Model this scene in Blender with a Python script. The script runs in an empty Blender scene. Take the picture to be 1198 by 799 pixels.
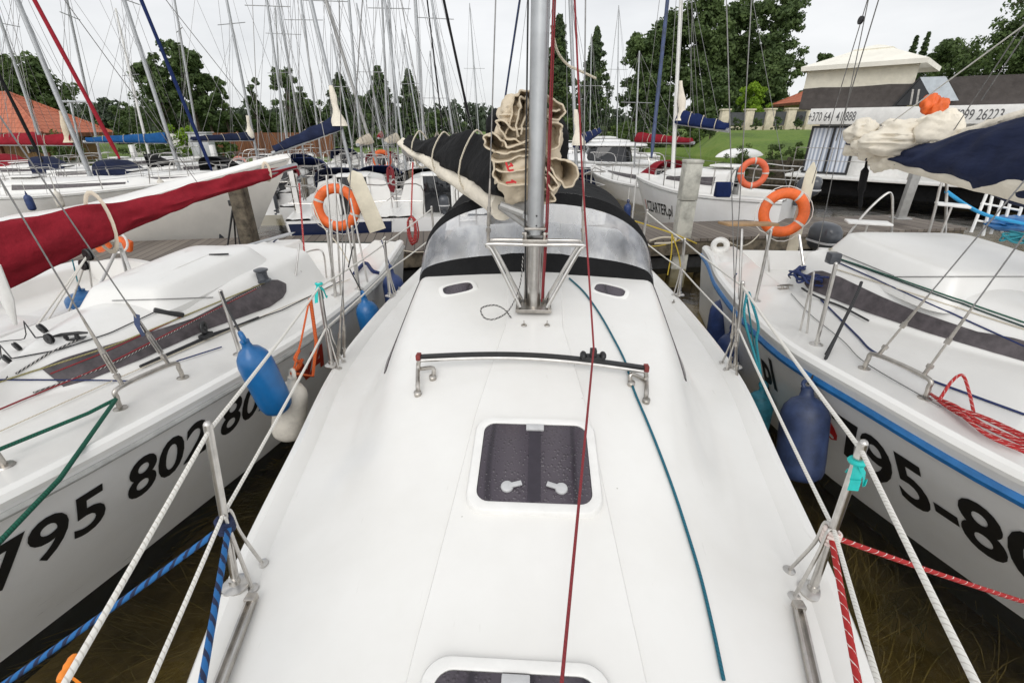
import bpy, bmesh, math, random
from mathutils import Vector, Matrix, noise
from mathutils.bvhtree import BVHTree
random.seed(7)
R = math.radians
PI = math.pi
SC = bpy.context.scene
COL = SC.collection
V = Vector

# ------------------------------------------------------------------ camera
CAM = V((0.0, 0.0, 2.3))
FPX, CX, CY = 536.0, 599.0, 399.5          # focal length and centre in photo pixels (1198 x 799)
cam_d = bpy.data.cameras.new('camera'); cam = bpy.data.objects.new('camera', cam_d); COL.objects.link(cam)
cam.location = CAM; cam.rotation_euler = (R(90 - 25), 0, R(3))
cam_d.sensor_width = 36; cam_d.lens = FPX / 1198 * 36
cam_d.clip_start = 0.02; cam_d.clip_end = 2000
SC.camera = cam
_rot = cam.rotation_euler.to_matrix()

def ray(u, v):
    return _rot @ V(((u - CX) / FPX, -(v - CY) / FPX, -1.0))
def atz(u, v, z):
    d = ray(u, v); return CAM + d * ((z - CAM.z) / d.z)
def aty(u, v, y):
    d = ray(u, v); return CAM + d * (y / d.y)
def ondeck(u, v, fn, off=0.0):
    """where the line of sight first meets a height function fn(x, y)"""
    d = ray(u, v); t = 0.3
    while t < 14:
        p = CAM + d * t
        h = fn(p.x, p.y)
        if h is not None and p.z <= h + off: break
        t += 0.01
    lo, hi = t - 0.01, t
    for _ in range(12):
        m = (lo + hi) / 2; p = CAM + d * m; h = fn(p.x, p.y)
        if h is not None and p.z <= h + off: hi = m
        else: lo = m
    return CAM + d * hi

# ------------------------------------------------------------------ node helpers
def new_mat(name):
    m = bpy.data.materials.new(name); m.use_nodes = True
    nt = m.node_tree; b = nt.nodes['Principled BSDF']
    return m, nt, b
def N(nt, typ, **kw):
    n = nt.nodes.new(typ)
    for k, v in kw.items():
        if k.startswith('i_'):
            n.inputs[k[2:].replace('_', ' ')].default_value = v
        else: setattr(n, k, v)
    return n
def ramp(nt, src, stops):
    r = nt.nodes.new('ShaderNodeValToRGB')
    e = r.color_ramp.elements
    while len(e) < len(stops): e.new(0.5)
    for i, (p, c) in enumerate(stops):
        e[i].position = p; e[i].color = (*c, 1) if len(c) == 3 else c
    nt.links.new(src, r.inputs['Fac']); return r.outputs['Color']
def coords(nt, kind='Object'):
    return nt.nodes.new('ShaderNodeTexCoord').outputs[kind]
def noise_n(nt, vec, scale, detail=4, rough=0.6, dim='3D'):
    n = nt.nodes.new('ShaderNodeTexNoise'); n.inputs['Scale'].default_value = scale
    n.inputs['Detail'].default_value = detail; n.inputs['Roughness'].default_value = rough
    if vec is not None: nt.links.new(vec, n.inputs['Vector'])
    return n.outputs['Fac']
def bump(nt, b, h, strength=0.3, dist=0.01):
    n = nt.nodes.new('ShaderNodeBump'); n.inputs['Strength'].default_value = strength; n.inputs['Distance'].default_value = dist
    nt.links.new(h, n.inputs['Height']); nt.links.new(n.outputs['Normal'], b.inputs['Normal'])
def mapping(nt, vec, scale):
    m = nt.nodes.new('ShaderNodeMapping'); m.inputs['Scale'].default_value = scale
    nt.links.new(vec, m.inputs['Vector']); return m.outputs['Vector']
def c3(c, k): return tuple(max(0, min(1, x * k)) for x in c)

M = {}
def mat_mottled(name, col, rough=0.5, var=0.12, scale=6, bstr=0.0, bscale=60, metallic=0, bdist=0.004, coat=0.0, col2=None):
    m, nt, b = new_mat(name)
    n = noise_n(nt, coords(nt), scale, 6, 0.65)
    c2 = col2 if col2 else c3(col, 1 - 2 * var)
    nt.links.new(ramp(nt, n, [(0.3, c2), (0.62, c3(col, 1 + var * .4))]), b.inputs['Base Color'])
    b.inputs['Roughness'].default_value = rough; b.inputs['Metallic'].default_value = metallic
    if coat: b.inputs['Coat Weight'].default_value = coat; b.inputs['Coat Roughness'].default_value = 0.08
    if bstr: bump(nt, b, noise_n(nt, coords(nt), bscale, 4), bstr, bdist)
    M[name] = m; return m

mat_mottled('gelcoat', (0.77, 0.765, 0.75), 0.32, 0.02, 2.5, 0.03, 14, coat=0.1, bdist=0.01)
def mat_deck():
    m, nt, b = new_mat('gelcoat_deck'); oc = coords(nt)
    base = ramp(nt, noise_n(nt, oc, 1.6, 6, .65), [(.3, (.72, .705, .67)), (.6, (.77, .758, .728))])
    # sparse specks of dirt and a few scuffs
    vo = N(nt, 'ShaderNodeTexVoronoi'); vo.inputs['Scale'].default_value = 9; nt.links.new(oc, vo.inputs['Vector'])
    sp = N(nt, 'ShaderNodeMath', operation='LESS_THAN'); sp.inputs[1].default_value = .032; nt.links.new(vo.outputs['Distance'], sp.inputs[0])
    sel = N(nt, 'ShaderNodeSeparateColor'); nt.links.new(vo.outputs['Color'], sel.inputs[0])
    s2 = N(nt, 'ShaderNodeMath', operation='GREATER_THAN'); s2.inputs[1].default_value = .80; nt.links.new(sel.outputs[0], s2.inputs[0])
    mu = N(nt, 'ShaderNodeMath', operation='MULTIPLY'); nt.links.new(sp.outputs[0], mu.inputs[0]); nt.links.new(s2.outputs[0], mu.inputs[1])
    scu = ramp(nt, noise_n(nt, mapping(nt, oc, (14, 2.2, 3)), 3, 4, .5), [(.70, (0,) * 3), (.78, (.35,) * 3)])
    ad = N(nt, 'ShaderNodeMath', operation='ADD'); ad.use_clamp = True; nt.links.new(mu.outputs[0], ad.inputs[0]); nt.links.new(scu, ad.inputs[1])
    m3 = N(nt, 'ShaderNodeMath', operation='MULTIPLY'); m3.inputs[1].default_value = .75; nt.links.new(ad.outputs[0], m3.inputs[0])
    mx_ = N(nt, 'ShaderNodeMix', data_type='RGBA'); nt.links.new(m3.outputs[0], mx_.inputs['Factor']); nt.links.new(base, mx_.inputs['A']); mx_.inputs['B'].default_value = (.42, .40, .35, 1)
    nt.links.new(mx_.outputs['Result'], b.inputs['Base Color'])
    b.inputs['Coat Weight'].default_value = .28; b.inputs['Coat Roughness'].default_value = .10
    nt.links.new(ramp(nt, noise_n(nt, oc, 5, 5), [(.3, (.3,) * 3), (.7, (.5,) * 3)]), b.inputs['Roughness'])
    bump(nt, b, noise_n(nt, oc, 240, 3), .06, .001); M['gelcoat_deck'] = m
mat_deck()
def mat_worn():
    m, nt, b = new_mat('gelcoat_worn'); oc = coords(nt)
    base = ramp(nt, noise_n(nt, oc, 2.4, 6, .65), [(.3, (.80, .79, .77)), (.62, (.86, .855, .84))])
    sc = ramp(nt, noise_n(nt, mapping(nt, oc, (2.2, 2.2, 46)), 2.0, 4, .55), [(.685, (0,) * 3), (.73, (.8,) * 3)])
    gate = ramp(nt, noise_n(nt, oc, 1.1, 3), [(.50, (0,) * 3), (.60, (1,) * 3)])
    mu = N(nt, 'ShaderNodeMath', operation='MULTIPLY'); nt.links.new(sc, mu.inputs[0]); nt.links.new(gate, mu.inputs[1])
    mx_ = N(nt, 'ShaderNodeMix', data_type='RGBA'); nt.links.new(mu.outputs[0], mx_.inputs['Factor']); nt.links.new(base, mx_.inputs['A']); mx_.inputs['B'].default_value = (.30, .29, .27, 1)
    nt.links.new(mx_.outputs['Result'], b.inputs['Base Color']); b.inputs['Roughness'].default_value = .3
    b.inputs['Coat Weight'].default_value = .35; b.inputs['Coat Roughness'].default_value = .06; M['gelcoat_worn'] = m
mat_worn()
mat_mottled('gelcoat_cream', (0.72, 0.69, 0.63), 0.4, 0.06, 2, coat=0.1)
mat_mottled('gelcoat_grey', (0.45, 0.46, 0.47), 0.4, 0.06, 3, coat=0.1)
mat_mottled('gelcoat_navy', (0.012, 0.02, 0.06), 0.25, 0.1, 3, coat=0.3)
mat_mottled('antifoul_navy', (0.015, 0.03, 0.07), 0.6, 0.2, 8)
mat_mottled('stripe_blue', (0.02, 0.16, 0.42), 0.4, 0.15, 12)
mat_mottled('rail_grey', (0.42, 0.42, 0.40), 0.5, 0.15, 9)
mat_mottled('stainless', (0.60, 0.58, 0.55), 0.28, 0.1, 20, metallic=1.0)
mat_mottled('stainless_dull', (0.48, 0.45, 0.41), 0.34, 0.2, 14, metallic=1.0)
mat_mottled('aluminium', (0.44, 0.45, 0.455), 0.42, 0.08, 9, metallic=0.85)
mat_mottled('aluminium_dull', (0.38, 0.375, 0.36), 0.55, 0.12, 9, metallic=0.5)
mat_mottled('paint_white', (0.78, 0.77, 0.74), 0.45, 0.05, 7)
mat_mottled('wire', (0.25, 0.245, 0.24), 0.4, 0.15, 40, metallic=0.8)
mat_mottled('plastic_black', (0.016, 0.016, 0.017), 0.45, 0.2, 30)
mat_mottled('plastic_grey', (0.5, 0.5, 0.5), 0.45, 0.06, 30)
mat_mottled('rubber_black', (0.02, 0.02, 0.02), 0.75, 0.3, 12)
mat_mottled('motor_grey', (0.05, 0.055, 0.065), 0.3, 0.1, 8, coat=0.3)
mat_mottled('lettering_black', (0.012, 0.012, 0.013), 0.5, 0.1, 20)
mat_mottled('lettering_grey', (0.11, 0.11, 0.11), 0.6, 0.1, 20)
mat_mottled('lettering_red', (0.42, 0.03, 0.015), 0.45, 0.12, 20)
mat_mottled('lettering_pink', (0.65, 0.25, 0.2), 0.45, 0.12, 20)
mat_mottled('drop_red', (0.55, 0.015, 0.02), 0.4, 0.1, 20)
mat_mottled('vinyl_blue', (0.006, 0.115, 0.32), 0.35, 0.12, 7, coat=0.15)
mat_mottled('vinyl_navy', (0.025, 0.05, 0.16), 0.45, 0.25, 9, 0.15, 30)
mat_mottled('vinyl_faded_navy', (0.032, 0.052, 0.125), 0.5, 0.3, 7, 0.15, 30)
mat_mottled('vinyl_white', (0.62, 0.58, 0.51), 0.6, 0.16, 9, 0.2, 40)
mat_mottled('vinyl_teal', (0.03, 0.22, 0.30), 0.5, 0.3, 10, 0.3, 50)
mat_mottled('buoy_orange', (0.78, 0.135, 0.02), 0.5, 0.16, 7, 0.1, 40)
mat_mottled('buoy_red', (0.72, 0.13, 0.05), 0.5, 0.12, 7, 0.1, 40)
mat_mottled('tape_white', (0.58, 0.55, 0.50), 0.5, 0.15, 20)
mat_mottled('rudder_cream', (0.70, 0.64, 0.50), 0.45, 0.1, 4, coat=0.1)
mat_mottled('concrete_pale', (0.50, 0.49, 0.43), 0.85, 0.24, 5, 0.4, 30)
mat_mottled('wood_post', (0.14, 0.115, 0.08), 0.85, 0.4, 8, 0.5, 25)
mat_mottled('wood_brown', (0.15, 0.055, 0.022), 0.75, 0.3, 3, 0.3, 20)
mat_mottled('wood_teak', (0.34, 0.21, 0.10), 0.55, 0.2, 8)
mat_mottled('cloth_cream', (0.66, 0.58, 0.46), 0.85, 0.1, 5, 0.25, 40)
mat_mottled('cloth_offwhite', (0.74, 0.70, 0.62), 0.85, 0.08, 5, 0.25, 40)
mat_mottled('glass_dark', (0.01, 0.011, 0.013), 0.06, 0.1, 4)
mat_mottled('white_render', (0.76, 0.74, 0.69), 0.8, 0.06, 3, 0.1, 40)
mat_mottled('cream_render', (0.62, 0.52, 0.38), 0.85, 0.08, 3, 0.1, 40)
mat_mottled('bark', (0.08, 0.06, 0.045), 0.9, 0.3, 12, 0.6, 30)
mat_mottled('buoy_red_dark', (0.22, 0.03, 0.025), 0.6, 0.3, 30)
mat_mottled('concrete_cream', (0.62, 0.55, 0.42), 0.85, 0.12, 5, 0.3, 30)
mat_mottled('fence_slate', (0.07, 0.075, 0.08), 0.6, 0.15, 5)
mat_mottled('canvas_cream_bright', (0.80, 0.77, 0.68), 0.8, 0.05, 2)
mat_mottled('stair_pale', (0.55, 0.60, 0.64), 0.5, 0.1, 5)
mat_mottled('ribbon_teal', (0.01, 0.48, 0.44), 0.6, 0.1, 20)
mat_mottled('ribbon_orange', (0.85, 0.25, 0.02), 0.6, 0.15, 20)

def mat_canvas(name, col, var=0.2, wr=0.5, scale=(3, 3, 3), rough=0.85):
    m, nt, b = new_mat(name)
    oc = coords(nt)
    n1 = noise_n(nt, oc, 5, 5)
    nt.links.new(ramp(nt, n1, [(0.3, c3(col, 1 - var)), (0.7, c3(col, 1 + var))]), b.inputs['Base Color'])
    b.inputs['Roughness'].default_value = rough
    b.inputs['Specular IOR Level'].default_value = 0.2
    w = noise_n(nt, mapping(nt, oc, scale), 3, 3, 0.5)
    f = noise_n(nt, oc, 220, 2)
    add = N(nt, 'ShaderNodeMath', operation='MULTIPLY_ADD'); add.inputs[1].default_value = 0.03
    nt.links.new(f, add.inputs[0]); nt.links.new(w, add.inputs[2])
    bump(nt, b, add.outputs[0], wr, 0.05)
    M[name] = m
mat_canvas('canvas_black', (0.009, 0.009, 0.0095), 0.25, 0.6)
mat_canvas('canvas_red', (0.24, 0.012, 0.022), 0.2, 0.5)
mat_canvas('canvas_redbright', (0.42, 0.012, 0.03), 0.15, 0.5)
mat_canvas('canvas_navy', (0.014, 0.02, 0.05), 0.25, 0.6, (1.2, 1.2, 4))
mat_canvas('canvas_blue', (0.008, 0.018, 0.075), 0.2, 0.4)
mat_canvas('canvas_royal', (0.01, 0.075, 0.22), 0.2, 0.4)
mat_canvas('sailcloth', (0.62, 0.53, 0.40), 0.1, 0.5)
mat_canvas('sailcloth_pale', (0.74, 0.68, 0.57), 0.08, 0.5)
mat_canvas('canvas_greybrown', (0.085, 0.075, 0.07), 0.18, 0.4)
mat_canvas('canvas_cream', (0.68, 0.64, 0.53), 0.08, 0.3)

def mat_rope(name, ca, cb, k=60, frac=0.3, rough=0.85):
    """three-strand / braided line: flecks follow the length (UV.y in metres)"""
    m, nt, b = new_mat(name)
    uv = coords(nt, 'UV')
    sp = N(nt, 'ShaderNodeSeparateXYZ'); nt.links.new(uv, sp.inputs[0])
    ml = N(nt, 'ShaderNodeMath', operation='MULTIPLY'); ml.inputs[1].default_value = k; nt.links.new(sp.outputs[1], ml.inputs[0])
    ad = N(nt, 'ShaderNodeMath', operation='MULTIPLY_ADD'); ad.inputs[1].default_value = 2.0
    nt.links.new(sp.outputs[0], ad.inputs[0]); nt.links.new(ml.outputs[0], ad.inputs[2])
    fr = N(nt, 'ShaderNodeMath', operation='FRACT'); nt.links.new(ad.outputs[0], fr.inputs[0])
    nn = noise_n(nt, coords(nt), 60, 2)
    ad2 = N(nt, 'ShaderNodeMath', operation='MULTIPLY_ADD'); ad2.inputs[1].default_value = 0.5; 
    nt.links.new(nn, ad2.inputs[0]); nt.links.new(fr.outputs[0], ad2.inputs[2])
    nt.links.new(ramp(nt, ad2.outputs[0], [(frac + .2, cb), (frac + .26, ca)]), b.inputs['Base Color'])
    b.inputs['Roughness'].default_value = rough
    bump(nt, b, fr.outputs[0], 0.5, 0.003)
    M[name] = m
mat_rope('rope_white', (0.70, 0.68, 0.63), (0.52, 0.49, 0.44), 70, 0.25)
mat_rope('rope_cream', (0.60, 0.54, 0.43), (0.42, 0.37, 0.28), 60, 0.3)
mat_rope('rope_blue', (0.015, 0.12, 0.33), (0.012, 0.02, 0.06), 22, 0.40)
mat_rope('rope_red', (0.36, 0.016, 0.016), (0.70, 0.60, 0.55), 26, 0.10)
mat_rope('rope_maroon', (0.24, 0.025, 0.03), (0.16, 0.02, 0.025), 90, 0.3)
mat_rope('rope_teal', (0.008, 0.12, 0.17), (0.006, 0.07, 0.11), 90, 0.3)
mat_rope('rope_turquoise', (0.02, 0.25, 0.30), (0.03, 0.12, 0.16), 60, 0.3)
mat_rope('rope_green', (0.006, 0.10, 0.06), (0.004, 0.05, 0.03), 90, 0.3)
mat_rope('rope_navy', (0.015, 0.03, 0.12), (0.01, 0.012, 0.04), 50, 0.3)
mat_rope('rope_lightblue', (0.03, 0.33, 0.62), (0.02, 0.2, 0.42), 50, 0.3)
mat_rope('rope_orange', (0.62, 0.12, 0.025), (0.4, 0.07, 0.02), 60, 0.3)
mat_rope('rope_black', (0.02, 0.02, 0.022), (0.05, 0.05, 0.05), 60, 0.3)
mat_rope('rope_blackwhite', (0.04, 0.04, 0.04), (0.5, 0.48, 0.45), 45, 0.35)
mat_rope('rope_yellow', (0.55, 0.40, 0.04), (0.4, 0.28, 0.03), 60, 0.3)
mat_rope('rope_olive', (0.30, 0.27, 0.12), (0.2, 0.17, 0.07), 60, 0.3)
mat_rope('rope_darkgreen', (0.02, 0.05, 0.045), (0.01, 0.02, 0.02), 60, 0.3)

def mat_acrylic():                    # rain-spotted smoked hatch
    m, nt, b = new_mat('smoked_acrylic')
    oc = coords(nt)
    vo = N(nt, 'ShaderNodeTexVoronoi'); vo.inputs['Scale'].default_value = 75; vo.inputs['Randomness'].default_value = 1
    nt.links.new(oc, vo.inputs['Vector'])
    big = noise_n(nt, oc, 9, 4)
    sz = N(nt, 'ShaderNodeMath', operation='MULTIPLY'); sz.inputs[1].default_value = 0.85; nt.links.new(big, sz.inputs[0])
    lt = N(nt, 'ShaderNodeMath', operation='LESS_THAN'); nt.links.new(vo.outputs['Distance'], lt.inputs[0]); nt.links.new(sz.outputs[0], lt.inputs[1])
    # height of a bead
    sb = N(nt, 'ShaderNodeMath', operation='SUBTRACT'); sb.use_clamp = True
    nt.links.new(sz.outputs[0], sb.inputs[0]); nt.links.new(vo.outputs['Distance'], sb.inputs[1])
    b.inputs['Base Color'].default_value = (0.035, 0.026, 0.037, 1)
    st = N(nt, 'ShaderNodeTexWave', bands_direction='X'); st.inputs['Scale'].default_value = 2.2; st.inputs['Distortion'].default_value = 3.0; st.inputs['Detail'].default_value = 2
    nt.links.new(mapping(nt, oc, (1, .25, 1)), st.inputs['Vector'])
    nt.links.new(ramp(nt, st.outputs['Fac'], [(0.0, (0.022, 0.017, 0.024)), (0.08, (0.05, 0.04, 0.052)), (0.95, (0.07, 0.058, 0.07))]), b.inputs['Base Color'])
    b.inputs['Roughness'].default_value = 0.22
    bump(nt, b, sb.outputs[0], 0.8, 0.012)
    M['smoked_acrylic'] = m
mat_acrylic()
mat_mottled('window_smoke', (0.075, 0.062, 0.066), 0.28, 0.3, 14, 0.1, 60)

def mat_clear_vinyl():
    m, nt, b = new_mat('clear_vinyl')
    oc = coords(nt)
    n = noise_n(nt, mapping(nt, oc, (3.2, 3, 1.3)), 3.2, 6, 0.62)
    n2 = noise_n(nt, mapping(nt, oc, (3.5, 2, 1.5)), 2.2, 4, 0.5)
    nt.links.new(ramp(nt, n, [(0.36, (0.56, 0.58, 0.62)), (0.5, (0.66, 0.67, 0.70)), (0.62, (0.78, 0.79, 0.80))]), b.inputs['Base Color'])  # pale mottling paints soft sky reflections into the hazy vinyl colour
    b.inputs['Roughness'].default_value = 0.12
    bump(nt, b, n2, 0.6, 0.03)
    tr = N(nt, 'ShaderNodeBsdfTransparent')
    mx = N(nt, 'ShaderNodeMixShader')
    f = ramp(nt, n2, [(0.36, (0.22,) * 3), (0.68, (0.50,) * 3)])
    nt.links.new(f, mx.inputs[0]); nt.links.new(tr.outputs[0], mx.inputs[1]); nt.links.new(b.outputs[0], mx.inputs[2])
    nt.links.new(mx.outputs[0], nt.nodes['Material Output'].inputs['Surface'])
    M['clear_vinyl'] = m
mat_clear_vinyl()

def mat_planks(name, col, width, axis, col2, gap=0.06, rough=0.8, rotz=0.0):
    m, nt, b = new_mat(name)
    oc = coords(nt)
    mp = N(nt, 'ShaderNodeMapping'); mp.inputs['Rotation'].default_value = (0, 0, rotz); nt.links.new(oc, mp.inputs['Vector'])
    sp = N(nt, 'ShaderNodeSeparateXYZ'); nt.links.new(mp.outputs[0], sp.inputs[0])
    dv = N(nt, 'ShaderNodeMath', operation='DIVIDE'); dv.inputs[1].default_value = width; nt.links.new(sp.outputs[axis], dv.inputs[0])
    fr = N(nt, 'ShaderNodeMath', operation='FRACT'); nt.links.new(dv.outputs[0], fr.inputs[0])
    fl = N(nt, 'ShaderNodeMath', operation='FLOOR'); nt.links.new(dv.outputs[0], fl.inputs[0])
    wn = N(nt, 'ShaderNodeTexWhiteNoise', noise_dimensions='1D'); nt.links.new(fl.outputs[0], wn.inputs['W'])
    sc = [2, 2, 2]; sc[axis] = 40
    g = noise_n(nt, mapping(nt, mp.outputs[0], tuple(sc)), 2, 5)
    a = N(nt, 'ShaderNodeMath', operation='ADD'); nt.links.new(wn.outputs['Value'], a.inputs[0]); nt.links.new(g, a.inputs[1])
    a2 = N(nt, 'ShaderNodeMath', operation='MULTIPLY'); a2.inputs[1].default_value = 0.5; nt.links.new(a.outputs[0], a2.inputs[0])
    base = ramp(nt, a2.outputs[0], [(0.2, col2), (0.75, col)])
    gp = N(nt, 'ShaderNodeMath', operation='LESS_THAN'); gp.inputs[1].default_value = gap; nt.links.new(fr.outputs[0], gp.inputs[0])
    mx = N(nt, 'ShaderNodeMix', data_type='RGBA'); nt.links.new(gp.outputs[0], mx.inputs['Factor'])
    nt.links.new(base, mx.inputs['A']); mx.inputs['B'].default_value = (*c3(col2, .25), 1)
    nt.links.new(mx.outputs['Result'], b.inputs['Base Color']); b.inputs['Roughness'].default_value = rough
    iv = N(nt, 'ShaderNodeMath', operation='SUBTRACT'); iv.inputs[0].default_value = 1; nt.links.new(gp.outputs[0], iv.inputs[1])
    bump(nt, b, iv.outputs[0], 0.6, 0.01)
    M[name] = m; return m

def mat_leaf(name, c1, c2, sub=0.0):
    m, nt, b = new_mat(name)
    oc = coords(nt)
    n = noise_n(nt, oc, 0.9, 4, 0.7)
    n2 = noise_n(nt, oc, 9, 2)
    a = N(nt, 'ShaderNodeMath', operation='MULTIPLY_ADD'); a.inputs[1].default_value = 0.5; nt.links.new(n2, a.inputs[0]); nt.links.new(n, a.inputs[2])
    nt.links.new(ramp(nt, a.outputs[0], [(0.55, c1), (0.95, c2)]), b.inputs['Base Color'])
    b.inputs['Roughness'].default_value = 0.6
    b.inputs['Specular IOR Level'].default_value = 0.25
    tl = N(nt, 'ShaderNodeBsdfTranslucent'); nt.links.new(b.inputs['Base Color'].links[0].from_socket, tl.inputs['Color'])
    ms = N(nt, 'ShaderNodeMixShader'); ms.inputs[0].default_value = .3; nt.links.new(b.outputs[0], ms.inputs[1]); nt.links.new(tl.outputs[0], ms.inputs[2]); nt.links.new(ms.outputs[0], nt.nodes['Material Output'].inputs['Surface'])
    M[name] = m
mat_leaf('leaf_dark', (0.038, 0.066, 0.022), (0.11, 0.16, 0.055))
mat_leaf('leaf_mid', (0.055, 0.09, 0.027), (0.13, 0.185, 0.06))
mat_leaf('leaf_spruce', (0.034, 0.058, 0.028), (0.09, 0.128, 0.055))
mat_leaf('leaf_bright', (0.10, 0.19, 0.012), (0.26, 0.40, 0.03))
mat_leaf('leaf_far', (0.05, 0.07, 0.045), (0.085, 0.11, 0.065))
mat_leaf('leaf_bush', (0.05, 0.09, 0.02), (0.13, 0.19, 0.04))

# ------------------------------------------------------------------ mesh builder
class MB:
    def __init__(s, T=None):
        s.v = []; s.f = []; s.mi = []; s.uv = []; s.T = T or Matrix.Identity(4)
    def av(s, p):
        s.v.append(s.T @ V(p)); return len(s.v) - 1
    def face(s, ids, mi=0, uv=None):
        s.f.append(tuple(ids)); s.mi.append(mi); s.uv.append(uv)
    def poly(s, pts, mi=0): s.face([s.av(p) for p in pts], mi)
    def box(s, c, size, rot=None, mi=0, taper=1.0):
        c = V(c); x, y, z = (k / 2 for k in size)
        Rm = rot if rot is not None else Matrix.Identity(3)
        ids = []
        for dz in (-1, 1):
            k = taper if dz > 0 else 1
            for dx, dy in ((-1, -1), (1, -1), (1, 1), (-1, 1)):
                ids.append(s.av(c + Rm @ V((dx * x * k, dy * y * k, dz * z))))
        a = ids
        for q in ((a[3], a[2], a[1], a[0]), (a[4], a[5], a[6], a[7]), (a[0], a[1], a[5], a[4]), (a[1], a[2], a[6], a[5]), (a[2], a[3], a[7], a[6]), (a[3], a[0], a[4], a[7])):
            s.face(q, mi)
    def bar(s, p, q, w, h, up=(0, 0, 1), mi=0):
        p, q = V(p), V(q); d = q - p; L = d.length; d.normalize()
        u = V(up); x = d.cross(u)
        if x.length < 1e-4: x = d.cross(V((1, 0, 0)))
        x.normalize(); z = x.cross(d)
        s.box((p + q) / 2, (w, L, h), Matrix((x, d, z)).transposed(), mi)
    def loft(s, rows, close=False, mi=0, cap0=False, cap1=False, uvs=None, mif=None):
        ids = [[s.av(p) for p in r] for r in rows]
        n = len(rows[0])
        for i in range(len(rows) - 1):
            for j in range(n if close else n - 1):
                k = (j + 1) % n
                m = mif(i, j) if mif else mi
                uv = None
                if uvs:
                    a, b2 = uvs[i], uvs[i + 1]
                    uv = ((j / n, a), ((j + 1) / n, a), ((j + 1) / n, b2), (j / n, b2))
                s.face((ids[i][j], ids[i][k], ids[i + 1][k], ids[i + 1][j]), m, uv)
        if cap0: s.face(list(reversed(ids[0])), mif(0, 0) if mif else mi)
        if cap1: s.face(ids[-1], mif(len(rows) - 2, 0) if mif else mi)
        return ids
    def tube(s, pts, r, seg=8, mi=0, caps=True, flat=1.0):
        pts = [V(p) for p in pts]; n = len(pts)
        rad = r if isinstance(r, (list, tuple)) else [r] * n
        rows = []; L = [0.0]; prev = None
        for i, p in enumerate(pts):
            t = (pts[min(i + 1, n - 1)] - pts[max(i - 1, 0)])
            t = t.normalized() if t.length > 1e-9 else V((0, 0, 1))
            if prev is None:
                a = V((0, 0, 1)) if abs(t.z) < 0.9 else V((0, 1, 0))
                nx = t.cross(a).normalized()
            else:
                nx = prev - t * prev.dot(t); nx = nx.normalized() if nx.length > 1e-6 else t.orthogonal().normalized()
            prev = nx; ny = t.cross(nx)
            rows.append([p + nx * math.cos(2 * PI * k / seg) * rad[i] + ny * math.sin(2 * PI * k / seg) * rad[i] * flat for k in range(seg)])
            if i: L.append(L[-1] + (pts[i] - pts[i - 1]).length)
        s.loft(rows, True, mi, caps, caps, L)
    def lathe(s, prof, o, axis=(0, 0, 1), seg=20, mi=0, mif=None, sx=1.0):
        """prof: list of (radius, height along axis)"""
        ax = V(axis).normalized(); nx = ax.orthogonal().normalized()
        if abs(ax.z) > .9: nx = V((1, 0, 0)); nx = (nx - ax * nx.dot(ax)).normalized()
        ny = ax.cross(nx); o = V(o)
        rows = [[o + ax * h + nx * math.cos(2 * PI * k / seg) * max(r, 1e-4) * sx + ny * math.sin(2 * PI * k / seg) * max(r, 1e-4) for k in range(seg)] for r, h in prof]
        s.loft(rows, True, mi, True, True, None, mif)
    def ell(s, c, r, seg=12, rings=8, mi=0, rot=None):
        c = V(c); Rm = rot if rot is not None else Matrix.Identity(3)
        rows = []
        for i in range(rings + 1):
            a = -PI / 2 + PI * i / rings; cr = max(math.cos(a), 1e-3)
            rows.append([c + Rm @ V((r[0] * cr * math.cos(2 * PI * k / seg), r[1] * cr * math.sin(2 * PI * k / seg), r[2] * math.sin(a))) for k in range(seg)])
        s.loft(rows, True, mi, True, True)
    def torus(s, c, R1, r, ax=(0, 0, 1), seg=32, seg2=12, flat=1.0, mif=None, mi=0):
        ax = V(ax).normalized(); nx = ax.orthogonal().normalized(); ny = ax.cross(nx); c = V(c)
        rows = []
        for i in range(seg + 1):
            a = 2 * PI * i / seg; rd = nx * math.cos(a) + ny * math.sin(a)
            rows.append([c + rd * (R1 + r * math.cos(2 * PI * k / seg2)) + ax * r * flat * math.sin(2 * PI * k / seg2) for k in range(seg2)])
        s.loft(rows, True, mi, False, False, None, mif)
    def plate(s, pts, th, n, mi=0):
        """flat polygon pts given thickness th along n"""
        n = V(n).normalized() * th
        a = [s.av(p) for p in pts]; b = [s.av(V(p) + n) for p in pts]
        s.face(list(reversed(a)), mi); s.face(b, mi)
        for i in range(len(a)):
            k = (i + 1) % len(a); s.face((a[i], a[k], b[k], b[i]), mi)
    def build(s, name, mats, parent=None, smooth=40, bev=0.0, merge=0.0):
        me = bpy.data.meshes.new(name)
        o = bpy.data.objects.new(name, me); COL.objects.link(o)
        vs = s.v
        if parent is None and vs:
            lo = V((min(p.x for p in vs), min(p.y for p in vs), min(p.z for p in vs))); hi = V((max(p.x for p in vs), max(p.y for p in vs), max(p.z for p in vs)))
            org = V(((lo.x + hi.x) / 2, (lo.y + hi.y) / 2, lo.z))
            o.location = org; vs = [p - org for p in vs]
        me.from_pydata(vs, [], s.f)
        if not isinstance(mats, (list, tuple)): mats = [mats]
        for m in mats: me.materials.append(M[m] if isinstance(m, str) else m)
        me.polygons.foreach_set('material_index', s.mi)
        if any(u is not None for u in s.uv):
            ul = me.uv_layers.new(name='UVMap')
            for p, u in zip(me.polygons, s.uv):
                if u and len(u) == p.loop_total:
                    for k, li in enumerate(p.loop_indices): ul.data[li].uv = u[k]
        bm = bmesh.new(); bm.from_mesh(me)
        if merge: bmesh.ops.remove_doubles(bm, verts=bm.verts, dist=merge)
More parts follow.
